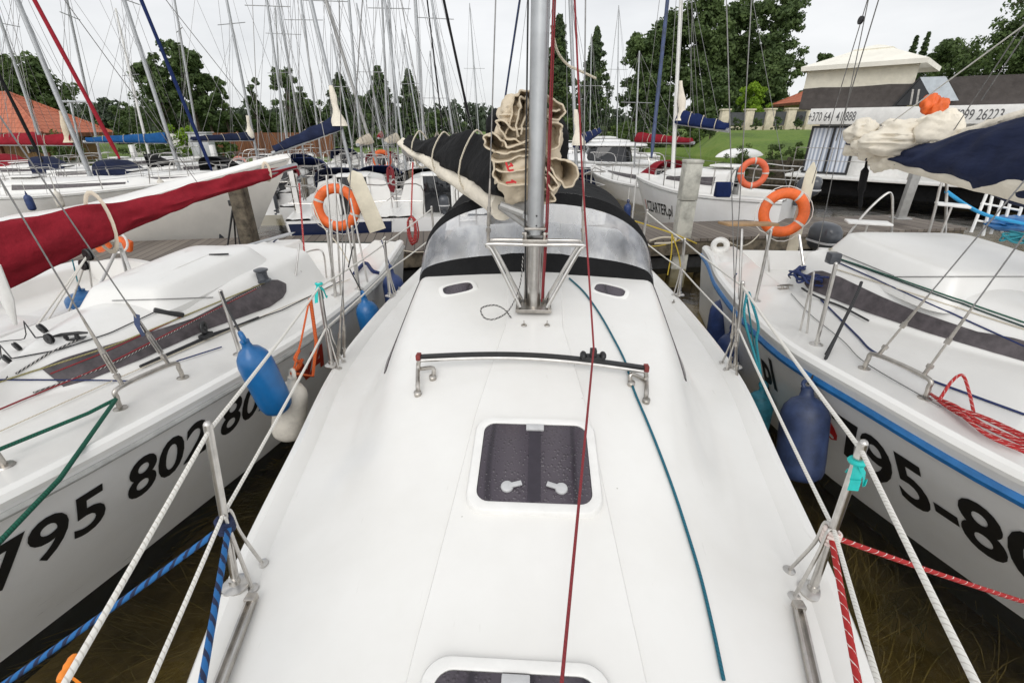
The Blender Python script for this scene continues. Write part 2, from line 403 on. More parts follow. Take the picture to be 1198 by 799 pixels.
        if bev: bmesh.ops.bevel(bm, geom=[e for e in bm.edges if e.is_manifold and e.calc_face_angle(0) > R(30)], offset=bev, segments=2, affect='EDGES', clamp_overlap=True, profile=0.5)
        if smooth is not None:
            lim = R(smooth)
            for f in bm.faces: f.smooth = True
            for e in bm.edges:
                if not e.is_manifold or e.calc_face_angle(PI) > lim: e.smooth = False
        bm.to_mesh(me); bm.free()
        if parent is not None:
            o.parent = parent
            o.matrix_parent_inverse = world_of(parent).inverted()
        return o

def world_of(o):
    m = Matrix.LocRotScale(o.location, o.rotation_euler, o.scale)
    if o.parent is not None: m = world_of(o.parent) @ o.matrix_parent_inverse @ m
    return m
def tag(o, label=None, cat=None, group=None, kind=None):
    if label: o['label'] = label
    if cat: o['category'] = cat
    if group: o['group'] = group
    if kind: o['kind'] = kind
    return o
def thing(name, loc, label, cat, group=None, rz=0.0):
    o = bpy.data.objects.new(name, None); COL.objects.link(o)
    o.empty_display_size = 0.1
    o.location = loc; o.rotation_euler = (0, 0, rz)
    return tag(o, label, cat, group)
def copy_tree(o, parent=None):
    c = o.copy(); COL.objects.link(c)
    if parent is not None:
        inv = o.matrix_parent_inverse.copy(); c.parent = parent; c.matrix_parent_inverse = inv
    for ch in [x for x in o.children]: copy_tree(ch, c)
    return c

def catenary(p, q, sag, n=12):
    p, q = V(p), V(q)
    return [p.lerp(q, i / n) - V((0, 0, sag * 4 * (i / n) * (1 - i / n))) for i in range(n + 1)]
def spline(pts, n=8):
    """Catmull-Rom through pts"""
    P = [V(p) for p in pts]; P = [P[0] * 2 - P[1]] + P + [P[-1] * 2 - P[-2]]
    out = []
    for i in range(1, len(P) - 2):
        for k in range(n):
            t = k / n; a, b, c, d = P[i - 1], P[i], P[i + 1], P[i + 2]
            out.append(0.5 * ((2 * b) + (c - a) * t + (2 * a - 5 * b + 4 * c - d) * t * t + (3 * b - a - 3 * c + d) * t ** 3))
    out.append(P[-2]); return out
def interp(tab, x):
    if x <= tab[0][0]: return tab[0][1]
    for (a, b), (c, d) in zip(tab, tab[1:]):
        if x <= c:
            t = (x - a) / (c - a); return b + (d - b) * t
    return tab[-1][1]
def sinterp(tab, x):
    """smooth (Hermite) interpolation of a table"""
    n = len(tab)
    if x <= tab[0][0]: return tab[0][1]
    if x >= tab[-1][0]: return tab[-1][1]
    def m(i):
        if i == 0: return (tab[1][1] - tab[0][1]) / (tab[1][0] - tab[0][0])
        if i == n - 1: return (tab[-1][1] - tab[-2][1]) / (tab[-1][0] - tab[-2][0])
        return (tab[i + 1][1] - tab[i - 1][1]) / (tab[i + 1][0] - tab[i - 1][0])
    for i in range(n - 1):
        x0, y0 = tab[i]; x1, y1 = tab[i + 1]
        if x <= x1:
            h = x1 - x0; t = (x - x0) / h
            return (2 * t ** 3 - 3 * t * t + 1) * y0 + (t ** 3 - 2 * t * t + t) * h * m(i) + (-2 * t ** 3 + 3 * t * t) * y1 + (t ** 3 - t * t) * h * m(i + 1)
def sstep(a, b, x):
    t = max(0, min(1, (x - a) / (b - a))); return t * t * (3 - 2 * t)

_txt_cache = {}
def text_mesh(body, size, bold=0.0, res=4):
    """outline letters as 2-D vertices and faces, lower-left origin"""
    key = (body, size, bold, res)
    if key in _txt_cache: return _txt_cache[key]
    cu = bpy.data.curves.new('lettering', 'FONT'); cu.body = body; cu.size = size; cu.offset = bold; cu.resolution_u = res
    ob = bpy.data.objects.new('lettering', cu); COL.objects.link(ob)
    dg = bpy.context.evaluated_depsgraph_get()
    me = bpy.data.meshes.new_from_object(ob.evaluated_get(dg))
    vs = [(v.co.x, v.co.y) for v in me.vertices]; fs = [tuple(p.vertices) for p in me.polygons]
    bpy.data.objects.remove(ob); bpy.data.curves.remove(cu); bpy.data.meshes.remove(me)
    x0 = min(v[0] for v in vs)
    vs = [(x - x0, y) for x, y in vs]
    _txt_cache[key] = (vs, fs); return vs, fs
def text_width(body, size, bold=0.0):
    return max(v[0] for v in text_mesh(body, size, bold)[0])

# ------------------------------------------------------------------ world, sun
SUN_EL, SUN_AZ = R(42), R(186)             # soft high sun behind thin cloud, from behind the camera
w = bpy.data.worlds.new('World'); SC.world = w; w.use_nodes = True
nt = w.node_tree; bg = nt.nodes['Background']; bg.inputs['Strength'].default_value = 0.1
sky = nt.nodes.new('ShaderNodeTexSky'); sky.sky_type = 'NISHITA'; sky.sun_disc = False
sky.sun_elevation = SUN_EL; sky.sun_rotation = SUN_AZ
g = coords(nt, 'Generated')
sp = N(nt, 'ShaderNodeSeparateXYZ'); nt.links.new(g, sp.inputs[0])
grad = ramp(nt, sp.outputs[2], [(0.0, (0.80, 0.81, 0.82)), (0.18, (0.76, 0.77, 0.785)), (0.45, (0.68, 0.69, 0.705)), (1.0, (0.60, 0.61, 0.62))])
mp = N(nt, 'ShaderNodeMapping'); mp.inputs['Scale'].default_value = (1.0, 1.0, 3.6); nt.links.new(g, mp.inputs['Vector'])
cl = noise_n(nt, mp.outputs[0], 1.7, 6, 0.55)
clr = ramp(nt, cl, [(0.3, (0.78, 0.79, 0.81)), (0.5, (0.99, 0.99, 0.99)), (0.68, (1.14, 1.13, 1.12))])
mu = N(nt, 'ShaderNodeMix', data_type='RGBA', blend_type='MULTIPLY'); mu.inputs['Factor'].default_value = 1
nt.links.new(grad, mu.inputs['A']); nt.links.new(clr, mu.inputs['B'])
gain = N(nt, 'ShaderNodeVectorMath', operation='SCALE'); gain.inputs['Scale'].default_value = 10.5
nt.links.new(mu.outputs['Result'], gain.inputs[0])
# thin cloud glows brighter to the sides and on the sun's side of the sky, behind the viewer
mr_ = N(nt, 'ShaderNodeMapRange'); mr_.inputs['From Min'].default_value = -1; mr_.inputs['From Max'].default_value = .75; mr_.inputs['To Min'].default_value = 1.85; mr_.inputs['To Max'].default_value = 1.0
nt.links.new(sp.outputs[1], mr_.inputs['Value'])
gm = N(nt, 'ShaderNodeMath', operation='MULTIPLY'); gm.inputs[1].default_value = 10.5; nt.links.new(mr_.outputs[0], gm.inputs[0]); nt.links.new(gm.outputs[0], gain.inputs['Scale'])
mx = N(nt, 'ShaderNodeMix', data_type='RGBA'); mx.inputs['Factor'].default_value = 0.93
nt.links.new(sky.outputs[0], mx.inputs['A']); nt.links.new(gain.outputs[0], mx.inputs['B'])
nt.links.new(mx.outputs['Result'], bg.inputs['Color'])
sd = bpy.data.lights.new('sun', 'SUN'); sd.energy = 1.0; sd.angle = R(36); sd.color = (1.0, 0.97, 0.93)
sun = bpy.data.objects.new('sun', sd); COL.objects.link(sun)
# sky: rotation 0 puts the sun at +Y, growing clockwise seen from above
sdir = V((math.sin(SUN_AZ) * math.cos(SUN_EL), math.cos(SUN_AZ) * math.cos(SUN_EL), math.sin(SUN_EL)))
sun.rotation_euler = sdir.to_track_quat('Z', 'Y').to_euler(); sun.location = sdir * 50
vs_ = SC.view_settings; vs_.view_transform = 'Standard'; vs_.look = 'None'; vs_.exposure = 0.1; vs_.gamma = 1.0; vs_.use_curve_mapping = False
# ------------------------------------------------------------------ boats: hull and deck as surfaces
class Boat:
    """local frame: stern at y = 0, bow at y = L, waterline z = 0"""
    def __init__(s, stern, heading, L, B, Z, cb, ct, ch, crown=0.05, f0=0.10, fp=2.2, rake=0.35, r1=0.05, r2=0.05, panel=None, wells=(), gun=1.0, camber=0.02, smooth=False):
        s.I = sinterp if smooth else interp
        s.T = Matrix.Translation(V((stern[0], stern[1], stern[2] if len(stern) > 2 else 0))) @ Matrix.Rotation(heading, 4, 'Z'); s.Ti = s.T.inverted()
        s.L, s.Bt, s.Zt, s.cbt, s.ctt, s.cht = L, B, Z, cb, ct, ch
        s.crown, s.f0, s.fp, s.rake, s.r1, s.r2, s.panel, s.wells, s.gun, s.camber = crown, f0, fp, rake, r1, r2, panel, wells, gun, camber
        s.stern, s.heading = V((stern[0], stern[1], 0)), heading
    def B(s, y): return max(0.002, sinterp(s.Bt, y))
    def Z(s, y): return sinterp(s.Zt, y)
    def w(s, y, z):
        zs = s.Z(y); q = max(0, (zs - z) / zs); t = max(0, min(1, y / s.L))
        fl = s.f0 + (1 - s.f0) * t ** s.fp
        return max(0.001, s.B(y) * (1 - fl * min(q, 1.0) ** 1.15 - max(0, q - 1) * .5))
    def hull(s, y, z, side, off=0.0):
        """local point of the topsides"""
        t = max(0, min(1, y / s.L)); zs = s.Z(y); q = max(0, (zs - z) / zs)
        return V((side * (s.w(y, z) + off), y - s.rake * q * t ** 6, z))
    def sec(s, y):
        e = s.B(y); zs = s.Z(y); g = min(1, e / 0.3); gg = g * s.gun
        zd = zs + .03 * gg
        ax = max(e - .11 * g, e * .4)
        out = [(e, zs), (e + .004 * g, zs + .022 * gg), (e - .012 * g, zs + .046 * gg), (e - .045 * g, zs + .056 * gg), (e - .08 * g, zs + .046 * gg), (ax, zd)]
        ch = s.I(s.cht, y); cb = min(s.I(s.cbt, y), ax * .9); ct = min(s.I(s.ctt, y), cb * .96)
        crown = s.crown
        for (y0, y1, depth, frac) in s.wells:
            if y0 <= y <= y1: ch = depth; cb = ax * frac; ct = cb * .95; crown = 0.0
        P = [V((ax, zd)), V((cb, zd + s.camber * g)), V((ct, zd + s.camber * g + ch)), V((0, zd + s.camber * g + ch + crown))]
        def fil(a, b, c, r):
            d1 = min(r, (a - b).length * .45); d2 = min(r, (c - b).length * .45)
            p = b + (a - b).normalized() * d1 if (a - b).length > 1e-6 else b; q = b + (c - b).normalized() * d2 if (c - b).length > 1e-6 else b
            return [p * (1 - t) ** 2 + b * 2 * t * (1 - t) + q * t * t for t in (0, .25, .5, .75, 1)]
        r1 = interp(s.r1, y) if isinstance(s.r1, (list, tuple)) else s.r1
        r2 = interp(s.r2, y) if isinstance(s.r2, (list, tuple)) else s.r2
        A2 = V((ct * .6, P[2].y + crown * (1 - .36)))
        out += [tuple(p) for p in fil(P[0], P[1], P[2], r1)]
        f2 = fil(P[1], P[2], A2, r2)
        out += [tuple(p) for p in f2]
        x0 = f2[-1].x
        pw = min(interp(s.panel, y), x0 * .9) if s.panel else x0 * .5
        ph = .011 if s.panel else 0.0
        def top(x): return P[2].y + crown * (1 - (x / max(ct, 1e-3)) ** 2)
        fz = f2[-1].y - top(x0)
        xs = [x0 + (pw + .006 - x0) * k for k in (.33, .66, 1)]
        out += [(x, top(x) + fz * (x / x0) ** 4) for x in xs]
        out += [(pw, top(pw) + ph), (pw * .66, top(pw * .66) + ph), (pw * .33, top(pw * .33) + ph), (0, top(0) + ph)]
        return out
    def z_local(s, x, y):
        if y < 0 or y > s.L: return None
        x = abs(x); pts = s.sec(y)
        if x > pts[0][0]: return None
        for (a, za), (b, zb) in zip(pts[1:], pts[2:]):
            if b <= x <= a:
                t = (a - x) / max(a - b, 1e-6); return za + (zb - za) * t
        return pts[1][1]
    def zf(s, X, Y):
        p = s.Ti @ V((X, Y, 0)); return s.z_local(p.x, p.y)
    def on(s, X, Y, off=0.0):
        z = s.zf(X, Y); return V((X, Y, (z if z is not None else s.Z(0)) + off))
    def pick(s, u, v, off=0.0):
        p = ondeck(u, v, s.zf); p.z += off; return p
    def pick_hull(s, u, v):
        d = ray(u, v); t = .3
        while t < 15:
            p = s.Ti @ (CAM + d * t)
            if -.0 <= p.y <= s.L + .5 and p.z < s.Z(min(p.y, s.L)) + .03 and abs(p.x) <= s.w(min(p.y, s.L), p.z): return CAM + d * t
            t += .004
        return None
    def stations(s, n, extra=()):
        ys = [s.L * (1 - (1 - i / n) ** 1.35) for i in range(n + 1)]
        for (y0, y1, d, f) in s.wells: ys += [y0 - .004, y0 + .002, y1 - .002, y1 + .004]
        ys += list(extra)
        return sorted(set(round(max(0, min(s.L, y)), 4) for y in ys))
    def build_hull(s, root, mat, n=26, boot=None, name='hull'):
        m = MB(s.T); rows = []
        zl = [1.0, .85, .65, .45, .25, .1]
        for y in s.stations(n):
            zs = s.Z(y); zz = [zs * k for k in zl] + [.0, -.12, -.3]
            rows.append([s.hull(y, z, -1) for z in zz] + [s.hull(y, z, 1) for z in reversed(zz)])
        k = len(rows[0])
        def mf(i, j): return 1 if boot and (6 <= j <= k - 8) else 0
        m.loft(rows, False, 0, True, False, None, mf)
        return m.build(name, [mat] + ([boot] if boot else []), root, 50)
    def build_deck(s, root, mat, n=60, extra=(), cap=True, name='deck'):
        m = MB(s.T); rows = []
        for y in s.stations(n, extra):
            p = s.sec(y); rows.append([V((x, y, z)) for x, z in p] + [V((-x, y, z)) for x, z in reversed(p[:-1])])
        m.loft(rows, False, 0, cap and not s.wells, False)
        return m.build(name, mat, root, 32)
    def strip(s, root, name, mat, side, y0, y1, ztop, zbot, off=.004, n=24):
        """band on the topsides; ztop / zbot measured down from the sheer"""
        m = MB(s.T); rows = []
        for i in range(n + 1):
            y = y0 + (y1 - y0) * i / n; zs = s.Z(y)
            rows.append([s.hull(y, zs - ztop, side, off), s.hull(y, zs - (ztop + zbot) / 2, side, off * 1.5), s.hull(y, zs - zbot, side, off)])
        m.loft(rows); return m.build(name, mat, root, 50)
    def rail(s, root, name, mat, side, y0, y1, dz, r, off=0.0, n=30, flat=1.0):
        m = MB(s.T)
        m.tube([s.hull(y0 + (y1 - y0) * i / n, s.Z(y0 + (y1 - y0) * i / n) - dz, side, off) for i in range(n + 1)], r, 8, flat=flat)
        return m.build(name, mat, root)
    def side_pt(s, y, f, side, off=0.004):
        e = s.B(y); g = min(1, e / .3); ax = max(e - .11 * g, e * .4)
        cb = min(s.I(s.cbt, y), ax * .9); ct = min(s.I(s.ctt, y), cb * .96); ch = s.I(s.cht, y)
        zd = s.Z(y) + .03 * g * s.gun + s.camber * g
        p = V((cb + (ct - cb) * f, y, zd + ch * f))
        n = V((ch, 0, cb - ct)); n.normalize()
        p = p + n * off
        return V((side * p.x, p.y, p.z))
    def window(s, root, side, y0, y1, lo, hi, mat='window_smoke', n=20, off=.005, name='cabin_window'):
        m = MB(s.T); rows = []; back = []
        for i in range(n + 1):
            y = y0 + (y1 - y0) * i / n
            a, b = interp(lo, i / n), interp(hi, i / n)
            rows.append([s.side_pt(y, a, side, -.01), s.side_pt(y, a, side, off), s.side_pt(y, (a + b) / 2, side, off), s.side_pt(y, b, side, off), s.side_pt(y, b, side, -.01)])
        m.loft(rows); return m.build(name, mat, root, 40)
    def lettering(s, root, name, mat, body, size, bold, side, y_at0, direction, z0, slope=0.0, xs=1.0, off=.003):
        """letters bent on to the topsides; they run from y_at0 in local y * direction"""
        vs, fs = text_mesh(body, size, bold)
        m = MB(s.T)
        bm = bmesh.new()
        bv = [bm.verts.new((x, y, 0)) for x, y in vs]
        for f in fs:
            try: bm.faces.new([bv[i] for i in f])
            except ValueError: pass
        bmesh.ops.subdivide_edges(bm, edges=[e for e in bm.edges if e.calc_length() > size * .18], cuts=2, use_grid_fill=False)
        bmesh.ops.triangulate(bm, faces=bm.faces)
        bm.verts.index_update()
        for v_ in bm.verts:
            x, y = v_.co.x * xs, v_.co.y
            yy = y_at0 + direction * x
            zz = z0 + y + slope * x
            m.av(s.hull(yy, zz, side, off))
        for f in bm.faces: m.face([v_.index for v_ in f.verts])
        bm.free()
        return m.build(name, mat, root, None)

def world_tab(tab, y0):
    """[(world Y, value)] -> local table for a boat whose stern is at world y0 and whose bow points to -Y"""
    return sorted((round(y0 - y, 4), v) for y, v in tab)

# ------------------------------------------------------------------ small fittings
def stanchion(root, base, top, brace=None, r=.0125, lug=True, name='stanchion'):
    base, top = V(base), V(top)
    m = MB(); m.tube([base, base.lerp(top, .5), top], r, 10)
    ax = (top - base).normalized()
    m.ell(top, (r * 1.05,) * 3, 8, 5)
    st = m.build(name, 'stainless', root)
    f = MB(); f.lathe([(.0, -.004), (.042, -.004), (.042, .004), (.03, .009), (.018, .012), (.016, .03), (.0, .03)], base, (0, 0, 1), 16)
    f.build('foot_plate', 'stainless', st)
    if brace:
        for q in brace:
            q = V(q); k = base.lerp(top, .46)
            b = MB(); h = (V((q.x, q.y, k.z)) - k) * .35
            b.tube(spline([k, k + h + V((0, 0, .0)), q.lerp(k, .55) + V((0, 0, .03)), q], 5), .006, 8)
            b.lathe([(0, -.002), (.02, -.002), (.02, .003), (.008, .007), (0, .007)], q, (0, 0, 1), 12)
            b.build('brace', 'stainless', st)
    return st

def turnbuckle(root, p, q, length=.22, r=.008, wire_r=.0028, name='shroud'):
    """wire from p (deck) to q (aloft) ending in a bottlescrew and fork"""
    p, q = V(p), V(q); d = (q - p).normalized()
    m = MB(); m.tube([p + d * length * 1.55, q], wire_r, 6); w_ = m.build(name, 'wire', root)
    t = MB()
    t.tube([p, p + d * .05], r * .9, 8); t.tube([p + d * .05, p + d * .07], r * 1.4, 8)
    t.tube([p + d * .06, p + d * length * .75], r * .55, 6)
    for s_ in (-1, 1):
        o = d.orthogonal().normalized() * r * .9 * s_
        t.tube([p + d * .08 + o, p + d * length * .8 + o], r * .35, 6)
    t.tube([p + d * length * .78, p + d * length * .9], r * 1.2, 8)
    t.tube([p + d * length * .9, p + d * length * 1.6], [r * .8, r * .45], 8)
    t.build('turnbuckle', 'stainless_dull', w_)
    return w_

def block(p, size, ax=(0, 1, 0), parent=None, name='pulley_block'):
    m = MB(); p = V(p); a = V(ax).normalized()
    m.lathe([(0, -.35 * size), (size * .9, -.35 * size), (size, -.25 * size), (size, -.1 * size), (size * .7, -.05 * size), (size * .7, .05 * size), (size, .1 * size), (size, .25 * size), (size * .9, .35 * size), (0, .35 * size)], p, a, 16)
    m.lathe([(0, -.42 * size), (size * .28, -.42 * size), (size * .28, .42 * size), (0, .42 * size)], p, a, 10)
    return m.build(name, 'plastic_black', parent)

FENDER_PROF = [(0.0, 0.0), (.035, .004), (.075, .02), (.1, .05), (.11, .09), (.112, .16), (.112, .38), (.11, .45), (.098, .50), (.07, .545), (.035, .57), (.028, .60), (.03, .625), (.0, .635)]
def fender(p, size, rad, mat, label, tilt=(0, 0, 1), rope=None, rope_mat='rope_black', group='fenders hung between the hulls', name='fender', eye=None):
    """sausage fender hanging from p (its top); rope: points above"""
    ax = V(tilt).normalized(); p = V(p)
    root = thing(name, p - ax * size, label, 'fender', group)
    k = size / .635; kr = rad / .112
    m = MB(); m.lathe([(r * kr, h * k) for r, h in FENDER_PROF], p - ax * size, ax, 24)
    b = m.build('fender_body', mat, root, 50)
    e = MB(); n_ = ax.orthogonal().normalized()
    e.torus(p + ax * .012, .026, .012, n_, 16, 8); e.build('eye', eye or mat, root)
    if rope:
        r = MB(); r.tube([p + ax * .015] + [V(q) for q in rope], .006, 6); r.build('lanyard', rope_mat, root)
    return root

def lifebuoy(c, Rr, r, axis, label, mat='buoy_orange', group='lifebuoys on the sterns', rope=True, tilt=0.0, bands=4, name='lifebuoy'):
    c = V(c); root = thing(name, c - V((0, 0, Rr + r)), label, 'lifebuoy', group)
    n = V(axis).normalized(); nx = n.orthogonal().normalized()
    m = MB(); m.torus(c, Rr, r, n, 44, 14, .8); m.build('ring', mat, root, 60)
    ny = n.cross(nx)
    for k in range(bands):
        a0 = tilt + 2 * PI * k / bands
        b = MB(); rows = []
        for i in range(6):
            a = a0 - .06 + .12 * i / 5; rd = nx * math.cos(a) + ny * math.sin(a)
            rows.append([c + rd * (Rr + (r + .004) * math.cos(2 * PI * j / 14)) + n * (r + .004) * .8 * math.sin(2 * PI * j / 14) for j in range(14)])
        b.loft(rows, True); b.build('reflective_band', 'tape_white', root, 60)
    if rope:
        rp = MB(); pts = []
        for k in range(bands * 6 + 1):
            a = tilt + 2 * PI * k / (bands * 6); rd = nx * math.cos(a) + ny * math.sin(a)
            f = abs(math.sin(PI * k / 6)); pts.append(c + rd * (Rr + r + .006 + .035 * f) - V((0, 0, .02 * f)))
        rp.tube(pts, .006, 6); rp.build('grab_line', 'rope_white', root)
    return root

def rope(pts, r, mat, label, cat='rope', group=None, name='rope', seg=6, parent=None):
    m = MB(); m.tube(pts, r, seg); o = m.build(name, mat, parent, 60)
    if parent is None: tag(o, label, cat, group)
    return o

def coil(c, w_, h, mat, label, turns=9, r=.008, axis=(0, 1, 0), top=None, name='rope_coil', group=None):
    """hank of rope hanging in long loops"""
    c = V(c); a = V(axis).normalized(); sx = a.cross(V((0, 0, 1))).normalized(); rnd = random.Random(int(c.x * 1000) + 7)
    root = thing(name, c - V((0, 0, h)), label, 'rope', group)
    m = MB()
    for t in range(turns):
        o = a * rnd.uniform(-.03, .03); ww = w_ * rnd.uniform(.25, .5); hh = h * rnd.uniform(.8, 1.0); sh = rnd.uniform(-.2, .2) * w_
        pts = []
        for k in range(15):
            x = 2 * PI * k / 14
            fx = math.sin(x) * (1 + .25 * math.cos(x)); fz = -(1 - math.cos(x)) / 2
            pts.append(c + o + sx * (ww * fx + sh * -fz) + V((0, 0, hh * fz)) + V((rnd.uniform(-.004, .004),) * 3))
        m.tube(pts, r, 6)
    m.build('loops', mat, root, 60)
    w = MB()
    for k in range(5):
        w.torus(c - V((0, 0, h * .12 + k * r * 1.9)), w_ * .2, r, (0, 0, 1), 12, 6)
    w.build('wrapping', mat, root, 60)
    if top is not None:
        t = MB(); t.tube([c, V(top)], r, 6); t.build('hanger', mat, root)
    return root
# ================================================================== the boat we stand on
Y0 = 6.6
hero = Boat((0, Y0), PI, Y0 + 1.4,
    world_tab([(6.6, 1.08), (5.5, 1.22), (4.0, 1.31), (2.6, 1.295), (1.7, 1.15), (1.05, 1.03), (.5, .87), (0, .70), (-.6, .46), (-1.1, .2), (-1.4, .0)], Y0),
    world_tab([(6.6, .86), (3, .865), (1, .88), (-1.4, .98)], Y0),
    world_tab([(6.6, .9), (3.5, .97), (2.8, .95), (2.2, .92), (1.55, .83), (1.19, .76), (.74, .68), (.2, .56), (-.6, .40), (-1.4, .1)], Y0),
    world_tab([(6.6, .8), (3.5, .82), (2.8, .78), (2.2, .72), (1.55, .58), (1.19, .50), (.74, .43), (.2, .33), (-.6, .2), (-1.4, .05)], Y0),
    world_tab([(6.6, .5), (4.5, .5), (3.0, .43), (2.36, .36), (1.86, .285), (1.55, .225), (1.19, .145), (.74, .06), (.2, .015), (-.6, .0), (-1.4, 0)], Y0),
    crown=.055, r1=world_tab([(6, .05), (2.6, .05), (2.0, .08), (1.2, .12), (-1.4, .12)], Y0), r2=world_tab([(6, .05), (2.8, .06), (2.0, .12), (1.2, .14), (-1.4, .14)], Y0),
    panel=world_tab([(6.6, .3), (2.3, .15), (1.6, .235), (.74, .30), (-1.4, .35)], Y0),
    wells=((0.0, 2.1, -.3, .7),), smooth=True)
hb = thing('sailing_yacht', (0, Y0, 0), 'white sailing yacht we stand on, its foredeck with two smoked hatches leading to the mast', 'sailing yacht', 'sailing yachts moored stern to the jetty')
hero.build_hull(hb, 'gelcoat', 34, 'antifoul_navy')
hero_deck = hero.build_deck(hb, 'gelcoat_deck', 110, cap=False)
for sd in (-1, 1): hero.rail(hb, 'rub_rail', 'rail_grey', sd, .05, hero.L - .02, .10, .018, .006)
HP = hero.pick
# cabin side windows: long slivers tapering forward
for sd in (-1, 1):
    hero.window(hb, sd, Y0 - 3.6, Y0 - 2.13, [(0, .06), (.5, .12), (1, .55)], [(0, .94), (.5, .88), (1, .60)], 'window_smoke', 24)

def hatch(boat, root, c, wx, wy, mats=True, hinge_far=True):
    """smoked deck hatch in a rounded white frame"""
    X, Y = c
    def fr(x, y): return boat.on(X + x, Y + y)
    p0, px, py = fr(0, 0), fr(.05, 0) - fr(-.05, 0), fr(0, .1) - fr(0, -.1)
    px.z = 0; ex = px.normalized(); ey = py.normalized(); ez = ex.cross(ey)
    p0 = p0 + ez * .012
    def rr(hx, hy, r, n=6):
        out = []
        for sx, sy, a0 in ((1, -1, -PI / 2), (1, 1, 0), (-1, 1, PI / 2), (-1, -1, PI)):
            for i in range(n + 1):
                a = a0 + PI / 2 * i / n; out.append((sx * (hx - r) + r * math.cos(a), sy * (hy - r) + r * math.sin(a)))
        return out
    def P(q, h): return p0 + ex * q[0] + ey * q[1] + ez * h
    fm = MB(); rows = []
    for hx, hy, r, h in ((wx + .036, wy + .036, .07, -.05), (wx + .036, wy + .036, .07, .002), (wx + .03, wy + .03, .065, .010), (wx + .006, wy + .006, .048, .013), (wx, wy, .045, .010), (wx, wy, .045, -.02)):
        rows.append([P(q, h) for q in rr(hx, hy, r)])
    fm.loft(rows, True); frame = fm.build('hatch_frame', 'paint_white', root, 45)
    g = MB(); g.loft([[P(q, h) for q in rr(wx - .002, wy - .002, .043)] for h in (-.01, .008)] + [[P(q, .0095) for q in rr(wx - .006, wy - .006, .04)]], True, cap1=True)
    g.build('hatch_pane', 'smoked_acrylic', frame, 30)
    s_ = MB(); s_.box(p0 + ez * .0098 , (.045, wy * 1.92, .002), Matrix((ex, ey, ez)).transposed()); s_.build('support_bar', 'plastic_black_soft', frame)
    t = MB(); t.box(P((0, wy - .022), .014), (.07, .03, .012), Matrix((ex, ey, ez)).transposed()); t.build('hinge', 'plastic_grey', frame, bev=.003)
    for sx in (-1, 1):
        h = MB(); q = P((sx * wx * .47, -wy * .68), .010)
        h.lathe([(0, 0), (.022, 0), (.022, .008), (.019, .012), (0, .013)], q, ez, 20)
        h.bar(q + ez * .009 - ex * sx * .005, q + ez * .010 - ex * sx * .050 + ey * .014, .018, .007, ez)
        h.build('hatch_latch', 'plastic_grey', frame, bev=.001)
    return frame
mat_mottled('plastic_black_soft', (0.03, 0.024, 0.034), 0.4, 0.1, 30)
def hxy(u, v): p = HP(u, v); return (p.x, p.y)
fa, fb_ = HP(618, 500), HP(618, 592)
hatch(hero, hb, ((HP(563, 545).x + HP(690, 545).x) / 2 - .004, (fa.y + fb_.y) / 2), .200, (fa.y - fb_.y) / 2 + .003)
ff = HP(604, 783)
hatch(hero, hb, (ff.x, ff.y - .235), .20, .22)
# small oval portlights in the coachroof front
for (u, v), rz in (((536, 339), .35), ((713, 341), -.35)):
    p = HP(u, v); ez = V((0, -.55 if False else -.25, .95)).normalized(); ex = V((math.cos(rz), math.sin(rz), -.12 * (1 if rz < 0 else -1))).normalized(); ey = ez.cross(ex).normalized(); ez = ex.cross(ey)
    m = MB(); m2 = MB()
    def orow(a, b, h): return [p + ex * a * 1.3 * math.copysign(abs(math.cos(t)) ** .6, math.cos(t)) + ey * b * 1.25 * math.copysign(abs(math.sin(t)) ** .6, math.sin(t)) + ez * h for t in [2 * PI * k / 28 for k in range(28)]]
    m.loft([orow(.095, .065, -.03), orow(.095, .065, .008), orow(.087, .057, .014), orow(.075, .045, .014), orow(.072, .042, .004)], True)
    f = m.build('portlight_frame', 'paint_white', hb, 45)
    m2.loft([orow(.074, .044, .0), orow(.074, .044, .009)], True, cap1=True); m2.build('portlight_pane', 'smoked_acrylic', f, 30)

# bent jib track across the foredeck, on two loop feet each side
tl, tr = aty(490, 414, HP(490, 440).y + .06), aty(757, 422, HP(757, 440).y + .05)
tz = max(tl.z, tr.z); tl.z = tr.z = hero.zf(0, tl.y) + .045
tl = V((-.54, 1.90, 1.305)); tr = V((.52, 1.89, 1.28))
m = MB(); pts = []
for i in range(21):
    t = i / 20; p = tl.lerp(tr, t); bow = math.sin(PI * t); p = p + V((0, .02 * bow, .028 * bow)); pts.append(p)
m.tube(pts, .011, 8); trk = m.build('jib_track', 'stainless', hb)
m = MB()
rows = [[p + V((0, a, b)) for a, b in ((-.012, .010), (.012, .010), (.014, .024), (-.014, .024))] for p in pts]
m.loft(rows, True, cap0=True, cap1=True); m.build('track_rail', 'plastic_black', trk, 30)
for e in (pts[0], pts[-1]):
    m = MB(); m.box(e + V((0, 0, .018)), (.022, .036, .03)); m.build('track_end', 'buoy_red_dark', trk, bev=.004)
    s_ = 1 if e.x > 0 else -1
    for dx, dy in ((-s_ * .02, -.14), (-s_ * .07, -.04)):
        q = hero.on(e.x + dx, e.y + dy); m = MB()
        m.tube(spline([e, e + V((s_ * .004, -.02 if dy < -.1 else .0, -.045)), q + V((0, .015, .05)), q], 5), .010, 8)
        m.lathe([(0, -.003), (.017, -.003), (.017, .02), (.011, .024), (0, .024)], q, (0, -.3, .95), 12)
        m.build('track_foot', 'stainless_dull', trk)
car = pts[0].lerp(pts[-1], .0) ; car = pts[15] + V((.02, 0, .03))
m = MB(); m.box(car, (.09, .05, .022)); m.box(car + V((0, 0, .02)), (.03, .035, .05)); m.ell(car + V((-.045, 0, .012)), (.016, .03, .018)); m.ell(car + V((.045, 0, .012)), (.016, .03, .018))
m.build('track_car', 'plastic_black', trk, bev=.004)

